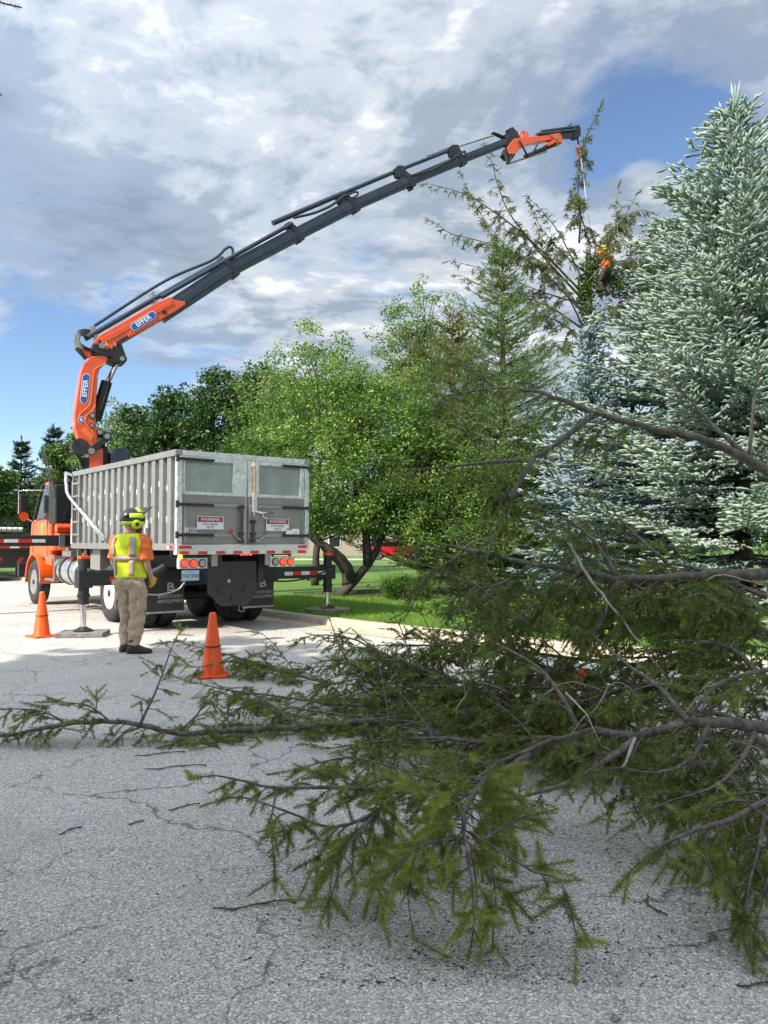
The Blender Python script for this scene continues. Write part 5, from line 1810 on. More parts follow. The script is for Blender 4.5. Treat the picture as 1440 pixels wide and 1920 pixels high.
# its cut top, hanging from the crane
top = empty('cut_spruce_top', at(1086, 452, 25.0))
TL_ = Vector(top.location)
wood, sh = MB(), Shoots()
spruce_limb(wood, sh, [at(1086, 455, 25.0) - TL_, at(1088, 400, 25.0) - TL_, at(1083, 345, 25.0) - TL_, at(1087, 290, 25.0) - TL_, at(1102, 250, 25.0) - TL_, at(1120, 212, 25.0) - TL_], 0.038, 0.008, rng,
            twig=0.70, spacing=0.09, droop=1.3, start=0.12, shoot=0.17, dens=0.85, tint=(0.15, 0.8), step=0.15, bare=0.12, sides=7)
spruce_limb(wood, sh, [at(1098, 445, 25.1) - TL_, at(1096, 425, 25.1) - TL_, at(1088, 400, 25.0) - TL_], 0.03, 0.02, rng, twig=0.3, spacing=0.3, droop=1.0, start=0.3, step=0.15, tip=False)
wood.build('stem', 'bark_dark', top, smooth=True, fix=False)
sh.mesh('needles', 'needle_strip', top, rng, 74, 0.062, 0.0125)
tag(top, 'cut spruce top hanging upright from the crane jib', 'tree top')
sl = MB().tube([at(1086, 272, 24.95), at(1084, 284, 24.95), at(1090, 288, 24.95), at(1088, 276, 24.95)], 0.035, 6).tube([at(1083, 280, 24.95), at(1080, 298, 24.95)], 0.02, 6).build('sling', 'sling_red')
tag(sl, 'red sling looped below the jib head round the cut top', 'sling')
rp = MB().tube([at(1087, 282, 24.9), at(1094, 330, 24.9), at(1102, 400, 25.0), at(1107, 428, 25.1), at(1117, 458, 25.2)], 0.012, 6).build('rope', 'rope_pink')
tag(rp, 'thin pale pink rope running down from the jib to the climber', 'rope')


# ================================================================== people
def bake(o, name, m, parent, smooth=True):
    dg = bpy.context.evaluated_depsgraph_get()
    me = bpy.data.meshes.new_from_object(o.evaluated_get(dg))
    bpy.data.objects.remove(o, do_unlink=True)
    me.materials.clear()
    me.materials.append(MATS[m])
    if smooth:
        me.shade_smooth()
    n = bpy.data.objects.new(name, me)
    COL.objects.link(n)
    n.parent = parent
    return n


FOLD = bpy.data.textures.new('folds', 'CLOUDS')
FOLD.noise_scale = 0.11
FOLD.noise_depth = 2


def melt(mb, name, m, parent, voxel=0.012, smooth=6, folds=0.0):
    """one continuous skin over overlapping volumes"""
    o = mb.build(name, m, None, fix=True)
    r = o.modifiers.new('r', 'REMESH')
    r.mode = 'VOXEL'
    r.voxel_size = voxel
    if folds:
        d = o.modifiers.new('d', 'DISPLACE')
        d.texture = FOLD
        d.strength = folds
        d.mid_level = 0.5
    s = o.modifiers.new('s', 'SMOOTH')
    s.factor = 0.5
    s.iterations = smooth
    return bake(o, name, m, parent)


def ell(c, a, b, n=20, yaw=0.0, tilt=0.0):
    out = []
    for k in range(n):
        t = 2 * PI * k / n
        x, y = a * math.cos(t), b * math.sin(t)
        out.append(Vector((c[0] + x * math.cos(yaw) - y * math.sin(yaw), c[1] + x * math.sin(yaw) + y * math.cos(yaw), c[2] + y * tilt)))
    return out


def limb(mb, pts, rad, n=14):
    P = catmull([Vector(p) for p in pts], 0.03)
    m = len(P)
    R = list(np.interp(np.linspace(0, len(rad) - 1, m), range(len(rad)), rad))
    mb.tube(P, R, n)


mat('skin', (0.50, 0.29, 0.20), 0.55, var=0.08, scale=20)
mat('beard', (0.14, 0.062, 0.03), 0.8, var=0.35, scale=60, bmp=0.8, bscale=90)
mat('tee_orange', (0.75, 0.16, 0.04), 0.85, var=0.10, scale=9, bmp=0.2, bscale=50)
mat('vest_lime', (0.66, 0.82, 0.03), 0.8, var=0.08, scale=8, bmp=0.2, bscale=50, dirt=((0.30, 0.36, 0.06), 0.62, 0.5))
mat('vest_silver', (0.36, 0.345, 0.33), 0.45, var=0.12, scale=25)
mat('vest_trim', (0.85, 0.28, 0.04), 0.8, var=0.08)
mat('trouser_tan', (0.42, 0.325, 0.23), 0.88, var=0.14, scale=6, bmp=0.35, bscale=28)
mat('trouser_dark', (0.045, 0.035, 0.028), 0.9, var=0.2, scale=6, bmp=0.35, bscale=28)
mat('boot', (0.035, 0.030, 0.027), 0.7, var=0.3, scale=20, bmp=0.2)
mat('helmet_black', (0.015, 0.015, 0.016), 0.22, var=0.1, coat=0.5)
mat('helmet_lime', (0.62, 0.80, 0.02), 0.35, var=0.05)
mat('glove_yellow', (0.60, 0.36, 0.06), 0.8, var=0.2, scale=18, bmp=0.2)
mat('visor_mesh', (0.03, 0.03, 0.03), 0.5)
mat('orange_shirt', (0.85, 0.13, 0.02), 0.8, var=0.1, scale=9)


def person(label, loc, yaw, arms, legs, head_yaw, trousers, shirt, vest, scale=1.0, lean=0.0, coarse=1.0):
    """arms / legs: (shoulder, elbow, wrist) and (hip, knee, ankle, toe direction) for right then left"""
    root = empty('person', loc, yaw)
    root.scale = (scale * 1.05, scale * 1.04, scale)
    TZ = [(0.96, 0.168, 0.120), (1.06, 0.165, 0.118), (1.18, 0.175, 0.125), (1.30, 0.195, 0.132), (1.40, 0.205, 0.125), (1.46, 0.180, 0.105), (1.505, 0.115, 0.080), (1.535, 0.070, 0.065)]

    def torso(mb, grow, z0, z1, n=24):
        zs = np.linspace(z0, z1, 12)
        A = np.interp(zs, [t[0] for t in TZ], [t[1] for t in TZ]) + grow
        B = np.interp(zs, [t[0] for t in TZ], [t[2] for t in TZ]) + grow
        mb.loft([ell((0, lean * (z - 1.0), z), a, b_, n) for z, a, b_ in zip(zs, A, B)])

    def tor_pt(theta, z, grow):
        a = np.interp(z, [t[0] for t in TZ], [t[1] for t in TZ]) + grow
        b_ = np.interp(z, [t[0] for t in TZ], [t[2] for t in TZ]) + grow
        return Vector((a * math.cos(theta), b_ * math.sin(theta) + lean * (z - 1.0), z))

    # --- the body: head, neck, trunk, limbs, hands, one skin
    body = MB()
    torso(body, -0.02, 0.98, 1.52)
    limb(body, [(0, lean * 0.5, 1.46), (0, lean * 0.55 + 0.01, 1.60)], [0.062, 0.058])
    hc = Vector((0, lean * 0.65 + 0.025, 1.665))
    hy = Matrix.Rotation(head_yaw, 3, 'Z')
    body.loft([[hc + hy @ (p - hc) for p in ell((hc.x, hc.y + oy, hc.z + dz), a, b_, 18)] for dz, a, b_, oy in
               ((-0.125, 0.030, 0.030, 0.055), (-0.105, 0.055, 0.060, 0.030), (-0.06, 0.066, 0.082, 0.012), (0.0, 0.074, 0.094, 0.0), (0.06, 0.074, 0.096, -0.006), (0.10, 0.055, 0.075, -0.006), (0.125, 0.02, 0.03, -0.006))])
    body.loft([[hc + hy @ (p - hc) for p in ell((hc.x, hc.y + oy, hc.z + dz), a, b_, 8)] for dz, a, b_, oy in ((0.015, 0.009, 0.012, 0.092), (-0.015, 0.014, 0.020, 0.098), (-0.03, 0.013, 0.014, 0.096))])
    for sx_ in (-1, 1):
        e0 = hc + hy @ Vector((sx_ * 0.078, -0.005, 0.0))
        body.lathe([(0.010, -0.03), (0.022, 0.0), (0.018, 0.03)], e0, (0, 0, 1), 8)
    for (s, e, w_), sg in zip(arms, (1, -1)):
        limb(body, [s, e, w_], [0.056, 0.047, 0.042, 0.034, 0.028])
    for (h, k, a_, _), sg in zip(legs, (1, -1)):
        limb(body, [h, k, a_], [0.085, 0.07, 0.055, 0.05, 0.04])
    gloves = []
    for (s, e, w_), sg in zip(arms, (1, -1)):
        w_, e = Vector(w_), Vector(e)
        d = (w_ - e).normalized()
        fwd = Vector((0, 1, 0)) - d * d.y
        fwd = fwd.normalized() if fwd.length > 0.2 else Vector((1, 0, 0))
        side = d.cross(fwd).normalized()
        hand = MB()
        hand.loft([ell_axes(w_ + d * q, fwd, side, a, b_) for q, a, b_ in ((-0.01, 0.030, 0.026), (0.03, 0.040, 0.022), (0.07, 0.044, 0.019), (0.095, 0.040, 0.016))])
        for fi in range(4):
            off = fwd * (-0.032 + fi * 0.0215)
            ln = (0.062, 0.074, 0.078, 0.066)[fi]
            p0 = w_ + d * 0.085 + off
            p1 = p0 + d * ln * 0.5 + side * sg * -0.010
            p2 = p1 + (d * 0.6 - side * sg * 0.8).normalized() * ln * 0.42
            p3 = p2 + (d * 0.1 - side * sg).normalized() * ln * 0.34
            hand.tube(catmull([p0, p1, p2, p3], 0.012), 0.0095, 8)
        t0 = w_ + d * 0.03 + fwd * 0.032
        hand.tube(catmull([t0, t0 + fwd * 0.03 + d * 0.025, t0 + fwd * 0.032 + d * 0.055 - side * sg * 0.012, t0 + fwd * 0.02 + d * 0.085 - side * sg * 0.02], 0.012), 0.011, 8)
        gloves.append(hand)
        body.v, body.f = body.v, body.f
        body.add(hand.v, hand.f)
    melt(body, 'body', 'skin', root, 0.014 * coarse, 3)
    for hand in gloves:
        g_ = melt(hand, 'glove', 'glove_yellow', root, 0.007, 2)
        g_.scale = (1, 1, 1)
        for v_ in g_.data.vertices:
            v_.co += v_.normal * 0.006
    # --- trousers
    tr_ = MB()
    tr_.loft([ell((0, 0.0, 1.07), 0.168, 0.125), ell((0, 0.0, 1.0), 0.176, 0.135), ell((0, -0.012, 0.92), 0.184, 0.145), ell((0, -0.012, 0.86), 0.170, 0.135), ell((0, 0, 0.80), 0.10, 0.08)])
    for h, k, a_, _ in legs:
        h, k, a_ = Vector(h), Vector(k), Vector(a_)
        limb(tr_, [h, h.lerp(k, 0.5), k, k.lerp(a_, 0.5), a_ + (k - a_).normalized() * 0.02], [0.106, 0.100, 0.092, 0.085, 0.084, 0.080, 0.078])
    t_ = melt(tr_, 'trousers', trousers, root, 0.012 * coarse, 2, folds=0.085)
    for i, (h, k, a_, _) in enumerate(legs):
        h, k = Vector(h), Vector(k)
        c_ = h.lerp(k, 0.62) + Vector((0.085 * (1 if i == 0 else -1), -0.01, 0))
        pk = MB().box((-0.012, -0.07, -0.10), (0.012, 0.07, 0.08)).box((-0.018, -0.075, 0.055), (0.018, 0.075, 0.10))
        pk.v = [tuple(Vector(q) + c_) for q in pk.v]
        pk.build('cargo_pocket', trousers, t_, bevel=0.008)
        sx_ = 1 if i == 0 else -1
        bp = MB().box((sx_ * 0.035 if sx_ > 0 else -0.15, -0.163, 0.875), (0.15 if sx_ > 0 else -0.035, -0.147, 0.93))
        bp.build('pocket_flap', trousers, t_, bevel=0.006)
    # --- boots
    for h, k, a_, toe in legs:
        a_ = Vector(a_)
        td = Vector((math.sin(toe), math.cos(toe), 0))
        sd = Vector((td.y, -td.x, 0))
        bt = MB()
        zb = a_.z - 0.085
        bt.loft([[Vector((a_.x, a_.y, 0)) + td * (q + math.sin(t) * 0.0) + sd * math.cos(t) * wd_ + Vector((0, 0, zb + hz * 0.5 + math.sin(t) * hz * 0.5)) for t in np.linspace(0, 2 * PI, 14, endpoint=False)]
                 for q, wd_, hz in ((-0.085, 0.025, 0.05), (-0.07, 0.042, 0.10), (0.0, 0.050, 0.13), (0.07, 0.052, 0.105), (0.14, 0.056, 0.075), (0.19, 0.046, 0.06), (0.215, 0.02, 0.045))])
        limb(bt, [a_ + Vector((0, 0, 0.10)), a_ + Vector((0, 0, -0.02))], [0.062, 0.062])
        b_o = melt(bt, 'boot', 'boot', root, 0.010, 3)
    # --- shirt with sleeves
    st_ = MB()
    torso(st_, 0.012, 0.97, 1.53)
    for (s, e, w_) in arms:
        s, e = Vector(s), Vector(e)
        limb(st_, [s.lerp(Vector((0, s.y, s.z)), 0.35), s, s.lerp(e, 0.45), s.lerp(e, 0.85)], [0.080, 0.090, 0.088, 0.086, 0.088])
    melt(st_, 'shirt', shirt, root, 0.013 * coarse, 2, folds=0.045)
    if vest:
        vs_ = MB()
        zs = np.linspace(0.955, 1.515, 16)
        vs_.loft([[tor_pt(2 * PI * k / 28, z, 0.036 + (0.016 if 1.34 < z < 1.49 else 0)) for k in range(28)] for z in zs])
        vo = melt(vs_, 'safety_vest', 'vest_lime', root, 0.012, 2, folds=0.04)

        def strip(th0, th1, z0, z1, grow, m, name, nth, nz):
            g_ = MB()
            rows = []
            for iz in range(nz + 1):
                z = z0 + (z1 - z0) * iz / nz
                rows.append([tor_pt(th0 + (th1 - th0) * k / nth, z, grow) for k in range(nth + 1)])
            V_ = [p for r_ in rows for p in r_]
            w1 = nth + 1
            Fs = [(i * w1 + k, i * w1 + k + 1, (i + 1) * w1 + k + 1, (i + 1) * w1 + k) for i in range(nz) for k in range(nth)]
            o = g_.add(V_, Fs).build(name, m, vo, smooth=True)
            sdf = o.modifiers.new('thick', 'SOLIDIFY')
            sdf.thickness = 0.006
            sdf.offset = 1
            return o
        strip(0, 2 * PI, 1.165, 1.245, 0.043, 'vest_trim', 'trim_band', 36, 2)
        strip(0, 2 * PI, 1.180, 1.230, 0.047, 'vest_silver', 'reflective_band', 36, 2)
        for th in (-PI / 2 - 0.62, -PI / 2 + 0.62):
            strip(th - 0.19, th + 0.19, 1.24, 1.47, 0.056, 'vest_trim', 'trim_band', 5, 8)
            strip(th - 0.13, th + 0.13, 1.24, 1.472, 0.060, 'vest_silver', 'reflective_band', 5, 8)
            strip(th - 0.17, th + 0.17, 0.99, 1.168, 0.043, 'vest_trim', 'trim_band', 5, 6)
            strip(th - 0.11, th + 0.11, 0.99, 1.18, 0.047, 'vest_silver', 'reflective_band', 5, 6)
    # --- helmet
    hp = hc + Vector((0, 0, 0.035))

    def dome(r, a0, a1, e0, e1, m, name, parent, na=20, ne=8, sx_=0.124, sy_=0.158, sz_=0.155):
        g_ = MB()
        V_ = []
        for ie in range(ne + 1):
            e_ = e0 + (e1 - e0) * ie / ne
            for ia in range(na + 1):
                a = a0 + (a1 - a0) * ia / na
                V_.append(hp + hy @ Vector((math.cos(a) * math.cos(e_) * sx_ * r, math.sin(a) * math.cos(e_) * sy_ * r, math.sin(e_) * sz_ * r)))
        w1 = na + 1
        o = g_.add(V_, [(i * w1 + k, i * w1 + k + 1, (i + 1) * w1 + k + 1, (i + 1) * w1 + k) for i in range(ne) for k in range(na)]).build(name, m, parent, smooth=True)
        s_ = o.modifiers.new('thick', 'SOLIDIFY')
        s_.thickness = 0.008
        return o
    hel = dome(1.0, 0, 2 * PI, -0.42, PI / 2, 'helmet_black', 'helmet', root, 28, 9)
    for sg in (-1, 1):
        a = PI / 2 * (1 - sg)
        dome(1.05, a - 0.55, a + 0.75, 0.12, 0.50, 'helmet_lime', 'helmet_flash', hel, 6, 4)
        dome(1.05, a - 1.25, a + 0.9, -0.40, -0.16, 'helmet_lime', 'helmet_flash', hel, 12, 3)
        dome(1.05, a + sg * 0.25, a + sg * 1.2, 0.62, 1.25, 'helmet_lime', 'helmet_flash', hel, 6, 6)
        ec = hp + hy @ Vector((sg * 0.105, 0.0, -0.065))
        MB().lathe([(0.058, 0), (0.060, 0.02), (0.048, 0.042), (0.022, 0.048)], ec, hy @ Vector((sg, 0, 0)), 16, sx=1.0, sy=1.0).build('ear_muff', 'helmet_lime', hel, smooth='auto')
        MB().lathe([(0.026, 0.046), (0.024, 0.054)], ec, hy @ Vector((sg, 0, 0)), 12).build('muff_cap', 'helmet_black', hel)
    # raised mesh visor and peak
    vz = MB()
    V_ = []
    for q, (ry, rz) in enumerate(((0.13, 0.075), (0.19, 0.125), (0.235, 0.165), (0.25, 0.170))):
        for k in range(9):
            a = -1.0 + 2.0 * k / 8
            V_.append(hp + hy @ Vector((math.sin(a) * 0.125, ry - (1 - math.cos(a)) * 0.10, rz)))
    vz.add(V_, [(i * 9 + k, i * 9 + k + 1, (i + 1) * 9 + k + 1, (i + 1) * 9 + k) for i in range(3) for k in range(8)])
    vo_ = vz.build('visor', 'visor_mesh', hel, smooth=True)
    s_ = vo_.modifiers.new('thick', 'SOLIDIFY')
    s_.thickness = 0.005
    # beard
    bd = MB().loft([[hc + hy @ (p - hc) for p in ell((hc.x, hc.y + oy, hc.z + dz), a, b_, 14)] for dz, a, b_, oy in ((-0.175, 0.025, 0.02, 0.075), (-0.14, 0.058, 0.05, 0.06), (-0.09, 0.075, 0.075, 0.04), (-0.045, 0.074, 0.075, 0.028))])
    melt(bd, 'beard', 'beard', root, 0.009, 3, folds=0.02)
    for sx_ in (-1, 1):
        p = hc + hy @ Vector((sx_ * 0.030, 0.084, 0.005))
        MB().lathe([(0.004, -0.006), (0.012, 0), (0.004, 0.006)], p, hy @ Vector((0, 1, 0)), 10).build('eye', 'white_sign', root)
    tag(root, label, 'person')
    return root


def ell_axes(c, x, y, a, b_, n=12):
    return [c + x * a * math.cos(2 * PI * k / n) + y * b_ * math.sin(2 * PI * k / n) for k in range(n)]


wl_ = ground_at(243, 1224)
person('worker in lime safety vest, tan trousers and black helmet standing beside the truck', (wl_.x, wl_.y, 0.002), math.radians(-22),
       arms=[((0.205, 0.0, 1.425), (0.255, -0.01, 1.14), (0.21, 0.13, 0.95)), ((-0.205, 0.0, 1.425), (-0.27, 0.01, 1.15), (-0.19, 0.17, 0.98))],
       legs=[((0.10, 0.0, 0.90), (0.11, -0.005, 0.50), (0.105, -0.05, 0.085), 0.95), ((-0.10, 0.0, 0.90), (-0.085, 0.03, 0.50), (-0.085, 0.04, 0.085), 0.55)],
       head_yaw=math.radians(-28), trousers='trouser_tan', shirt='tee_orange', vest=True, scale=1.055)
cl = at(1138, 548, 25.25)
person('climber in orange shirt and dark trousers working high on the ivy trunk', (cl.x, cl.y, cl.z - 0.20), math.radians(35),
       arms=[((0.205, 0.0, 1.425), (0.26, 0.22, 1.40), (0.12, 0.42, 1.50)), ((-0.205, 0.0, 1.425), (-0.36, 0.10, 1.50), (-0.33, 0.16, 1.78))],
       legs=[((0.095, 0.0, 0.92), (0.13, 0.20, 0.58), (0.10, 0.02, 0.26), 0.3), ((-0.095, 0.0, 0.92), (-0.12, 0.16, 0.56), (-0.08, 0.06, 0.18), -0.1)],
       head_yaw=math.radians(20), trousers='trouser_dark', shirt='orange_shirt', vest=False, lean=0.12, coarse=1.7)


# ================================================================== cones
def cone(label, loc, rot=(0, 0, 0), cat='cone'):
    root = empty('traffic_cone', loc)
    root.rotation_euler = rot
    MB().lathe([(0.132, 0.028), (0.125, 0.04), (0.040, 0.68), (0.036, 0.70), (0.026, 0.708), (0.020, 0.69)], (0, 0, 0), (0, 0, 1), 32).build('cone_body', 'cone_orange', root, smooth='auto')
    MB().box((-0.18, -0.18, 0.0), (0.18, 0.18, 0.028)).build('cone_base', 'cone_orange', root, bevel=0.012)
    MB().lathe([(0.098, 0.330), (0.0995, 0.334), (0.098, 0.340)], (0, 0, 0), (0, 0, 1), 32).build('cone_seam', 'ink', root)
    tag(root, label, cat, 'orange traffic cones on the road')
    return root


c1 = ground_at(398, 1268)
cone('orange traffic cone standing among the branch tips in front of the truck', (c1.x, c1.y, 0.002), (0, 0, 0.35))
c2 = ground_at(78, 1194)
cone('orange traffic cone standing beside the timber jack pad', (c2.x, c2.y, 0.002), (0, 0, 0.9))
a_, b_2 = at(985, 1392, 5.95), at(1068, 1292, 5.95)
dcn = (b_2 - a_).normalized()
cn = cone('orange traffic cone tipped over inside the heap of branches', a_)
cn.rotation_euler = dcn.to_track_quat('Z', 'Y').to_euler()
# ================================================================== the heap of cut branches on the road
GRP = 'cut spruce branches heaped on the road'
FINE = {'near': (1150, 0.032, 0.0016), 'mid': (410, 0.028, 0.0034), 'far': (210, 0.029, 0.0055)}
NTRI = [0]


def cut_branch(label, parts, seed, fine='mid', dead=(), tint=(0.15, 0.6), name='cut_branch'):
    """parts: (list of (px, py, Y), r0, r1, options); dead: bare pale twigs"""
    rng = np.random.default_rng(seed)
    first = at(*parts[0][0][0]) if isinstance(parts[0][0][0], tuple) else parts[0][0][0]
    root = empty(name, first)
    o = Vector(first)
    wood, sh = MB(), Shoots()
    for pts, r0, r1, opt in parts:
        P = [(at(*p) if isinstance(p, tuple) else p) for p in pts]
        for p in P:
            p.z = max(p.z, 0.02 + r0)
        kw = dict(twig=0.5, spacing=0.085, droop=1.1, start=0.12, shoot=0.15, dens=0.66, tint=tint, zmin=0.015)
        kw.update(opt)
        kw['spacing'] *= 0.66
        spruce_limb(wood, sh, P, r0, r1, rng, **kw)
    wood.v = [(v[0] - o.x, v[1] - o.y, v[2] - o.z) for v in wood.v]
    wood.build('limb', 'bark_spruce', root, smooth=True, fix=False)
    sh.d = [(d[0] - o.x, d[1] - o.y, d[2] - o.z) + d[3:] for d in sh.d]
    if sh.d:
        pm, nl, w = FINE[fine]
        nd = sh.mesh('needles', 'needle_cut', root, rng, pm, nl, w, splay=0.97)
        NTRI[0] += len(nd.data.polygons)
    if dead:
        dw = MB()
        for pts, r0 in dead:
            P = [at(*p) - o for p in pts]
            path = catmull(P, 0.05)
            dw.tube([p + rv(rng, 0.004) for p in path], [max(0.0015, r0 * (1 - 0.8 * i / len(path))) for i in range(len(path))], 5)
            for i in range(3, len(path), 3):
                d = (path[i] - path[i - 1]).normalized() + rv(rng, 0.7)
                q = twig_path(path[i], d, rng.uniform(0.05, 0.18), 0.3, rng, 4)
                dw.tube(q, [0.0028, 0.0024, 0.002, 0.0016, 0.0012], 4, cap=False)
        dw.build('dead_twigs', 'bark_dead', root, smooth=True, fix=False)['kind'] = 'stuff'
    tag(root, label, 'branch', GRP)
    return root


# high limb at the right, forked
cut_branch('thick high limb arching in from the right edge with a forked end', [
    ([(1520, 925, 5.2), (1440, 882, 5.2), (1330, 828, 5.3), (1220, 803, 5.4), (1110, 772, 5.5), (1050, 747, 5.6), (985, 731, 5.8), (930, 728, 6.0), (870, 738, 6.1)], 0.040, 0.008, dict(twig=0.42, spacing=0.12, start=0.40, droop=1.3)),
    ([(1112, 775, 5.5), (1060, 820, 5.5), (1000, 858, 5.5), (930, 866, 5.5), (860, 874, 5.5), (770, 882, 5.5)], 0.024, 0.006, dict(twig=0.38, spacing=0.12, start=0.30, droop=1.3)),
    ([(1000, 860, 5.5), (968, 915, 5.4), (938, 975, 5.4), (918, 1030, 5.3)], 0.020, 0.008, dict(twig=0.40, spacing=0.10, start=0.25, droop=1.2)),
    ([(1395, 850, 5.25), (1330, 790, 5.4), (1240, 690, 5.6)], 0.018, 0.006, dict(twig=0.10, spacing=0.5, dens=0.2, tip=False)),
    ([(1405, 860, 5.25), (1410, 790, 5.3), (1422, 680, 5.3)], 0.015, 0.006, dict(twig=0.10, spacing=0.5, dens=0.2, tip=False)),
    ([(930, 728, 6.0), (880, 690, 6.1), (850, 660, 6.2)], 0.010, 0.004, dict(twig=0.35, spacing=0.10)),
    ([(880, 737, 6.1), (830, 745, 6.2), (812, 775, 6.2)], 0.009, 0.004, dict(twig=0.3, spacing=0.10)),
], 101, 'mid', tint=(0.1, 0.5))
# middle limb
cut_branch('lichen spotted limb running level across the middle of the heap', [
    ([(1520, 1068, 4.8), (1440, 1075, 4.8), (1330, 1078, 4.8), (1230, 1085, 4.9), (1160, 1084, 5.0), (1090, 1070, 5.1), (1000, 1058, 5.2), (900, 1035, 5.4), (820, 1020, 5.5)], 0.042, 0.009, dict(twig=0.50, spacing=0.085, start=0.18, droop=1.5)),
    ([(1165, 1085, 5.0), (1140, 1130, 5.0), (1112, 1195, 5.0)], 0.028, 0.018, dict(twig=0.12, spacing=0.3, dens=0.3, tip=False)),
    ([(1155, 1078, 5.0), (1110, 1010, 5.1), (1065, 976, 5.2), (1005, 950, 5.3)], 0.020, 0.006, dict(twig=0.40, spacing=0.09)),
    ([(1250, 1055, 4.9), (1200, 1010, 5.0), (1150, 960, 5.2)], 0.014, 0.005, dict(twig=0.35, spacing=0.10)),
    ([(1440, 1120, 4.7), (1360, 1090, 4.8), (1280, 1090, 4.9), (1200, 1120, 5.0)], 0.018, 0.006, dict(twig=0.55, spacing=0.07, droop=1.5)),
    ([(900, 1035, 5.4), (850, 1050, 5.4), (800, 1080, 5.4), (780, 1120, 5.5)], 0.010, 0.004, dict(twig=0.35, spacing=0.08)),
    ([(1000, 1058, 5.2), (950, 1090, 5.2), (890, 1110, 5.2), (850, 1150, 5.3)], 0.014, 0.005, dict(twig=0.45, spacing=0.075)),
    ([(1090, 1070, 5.1), (1040, 1110, 5.0), (980, 1150, 5.0), (930, 1200, 5.1)], 0.014, 0.005, dict(twig=0.45, spacing=0.075)),
], 102, 'mid', tint=(0.05, 0.45), dead=[([(1060, 1010, 5.0), (1110, 1090, 4.9), (1180, 1180, 4.8), (1240, 1260, 4.7), (1285, 1345, 4.6)], 0.012)])
# lower limb
cut_branch('grey forked limb low at the right with long bare arms', [
    ([(1520, 1366, 3.8), (1440, 1362, 3.8), (1330, 1353, 3.8), (1260, 1362, 3.85), (1190, 1382, 3.9), (1120, 1370, 4.0), (1060, 1382, 4.1), (960, 1420, 4.1), (860, 1478, 4.0)], 0.036, 0.008, dict(twig=0.36, spacing=0.09, start=0.25, droop=1.1)),
    ([(1192, 1384, 3.9), (1120, 1436, 3.8), (1060, 1470, 3.75), (970, 1497, 3.7)], 0.020, 0.006, dict(twig=0.22, spacing=0.16, dens=0.6)),
    ([(1085, 1368, 4.0), (1050, 1300, 4.2), (1010, 1252, 4.4), (960, 1222, 4.5), (890, 1188, 4.6)], 0.015, 0.005, dict(twig=0.30, spacing=0.12)),
    ([(1290, 1352, 3.8), (1240, 1292, 4.0), (1180, 1248, 4.2), (1125, 1202, 4.4)], 0.016, 0.005, dict(twig=0.28, spacing=0.14)),
    ([(1500, 1240, 3.9), (1440, 1255, 3.9), (1350, 1282, 3.9), (1290, 1345, 3.85)], 0.015, 0.010, dict(twig=0.35, spacing=0.10)),
    ([(1330, 1353, 3.8), (1300, 1420, 3.7), (1230, 1450, 3.7), (1170, 1440, 3.7)], 0.014, 0.005, dict(twig=0.40, spacing=0.07)),
    ([(1420, 1362, 3.8), (1380, 1440, 3.6), (1330, 1480, 3.5), (1260, 1500, 3.45)], 0.014, 0.005, dict(twig=0.42, spacing=0.06)),
], 103, 'mid', tint=(0.08, 0.5), dead=[([(1192, 1386, 3.88), (1172, 1430, 3.8), (1152, 1470, 3.75), (1168, 1502, 3.7), (1205, 1555, 3.6)], 0.010), ([(1060, 1300, 4.1), (1100, 1340, 4.0), (1130, 1400, 3.95)], 0.006)])
# long branch reaching left over the road
cut_branch('long branch stretched left across the road on its own', [
    ([(830, 1352, 6.4), (680, 1362, 6.2), (560, 1374, 6.05), (450, 1384, 5.95), (340, 1378, 5.85), (230, 1354, 5.8), (120, 1358, 5.75), (30, 1376, 5.7), (-60, 1392, 5.65)], 0.036, 0.012, dict(twig=0.34, spacing=0.075, start=0.05, droop=0.9, shoot=0.13)),
    ([(262, 1360, 5.8), (290, 1300, 5.9), (305, 1262, 6.0), (322, 1215, 6.1)], 0.012, 0.005, dict(twig=0.30, spacing=0.10, up=0.1)),
    ([(120, 1355, 5.75), (95, 1340, 5.75), (60, 1330, 5.75), (10, 1330, 5.75)], 0.008, 0.004, dict(twig=0.26, spacing=0.05, droop=0.6)),
    ([(330, 1376, 5.85), (370, 1340, 5.95), (395, 1300, 6.1), (440, 1290, 6.2)], 0.009, 0.004, dict(twig=0.32, spacing=0.08)),
    ([(470, 1384, 5.95), (440, 1420, 5.8), (400, 1395, 5.7)], 0.008, 0.004, dict(twig=0.28, spacing=0.07)),
    ([(210, 1355, 5.8), (170, 1325, 5.8), (130, 1318, 5.8)], 0.008, 0.004, dict(twig=0.22, spacing=0.05, droop=0.5, up=0.2)),
    ([(560, 1374, 6.05), (520, 1330, 6.2), (470, 1300, 6.4), (430, 1295, 6.5)], 0.010, 0.004, dict(twig=0.35, spacing=0.08)),
], 104, 'mid', tint=(0.2, 0.65))
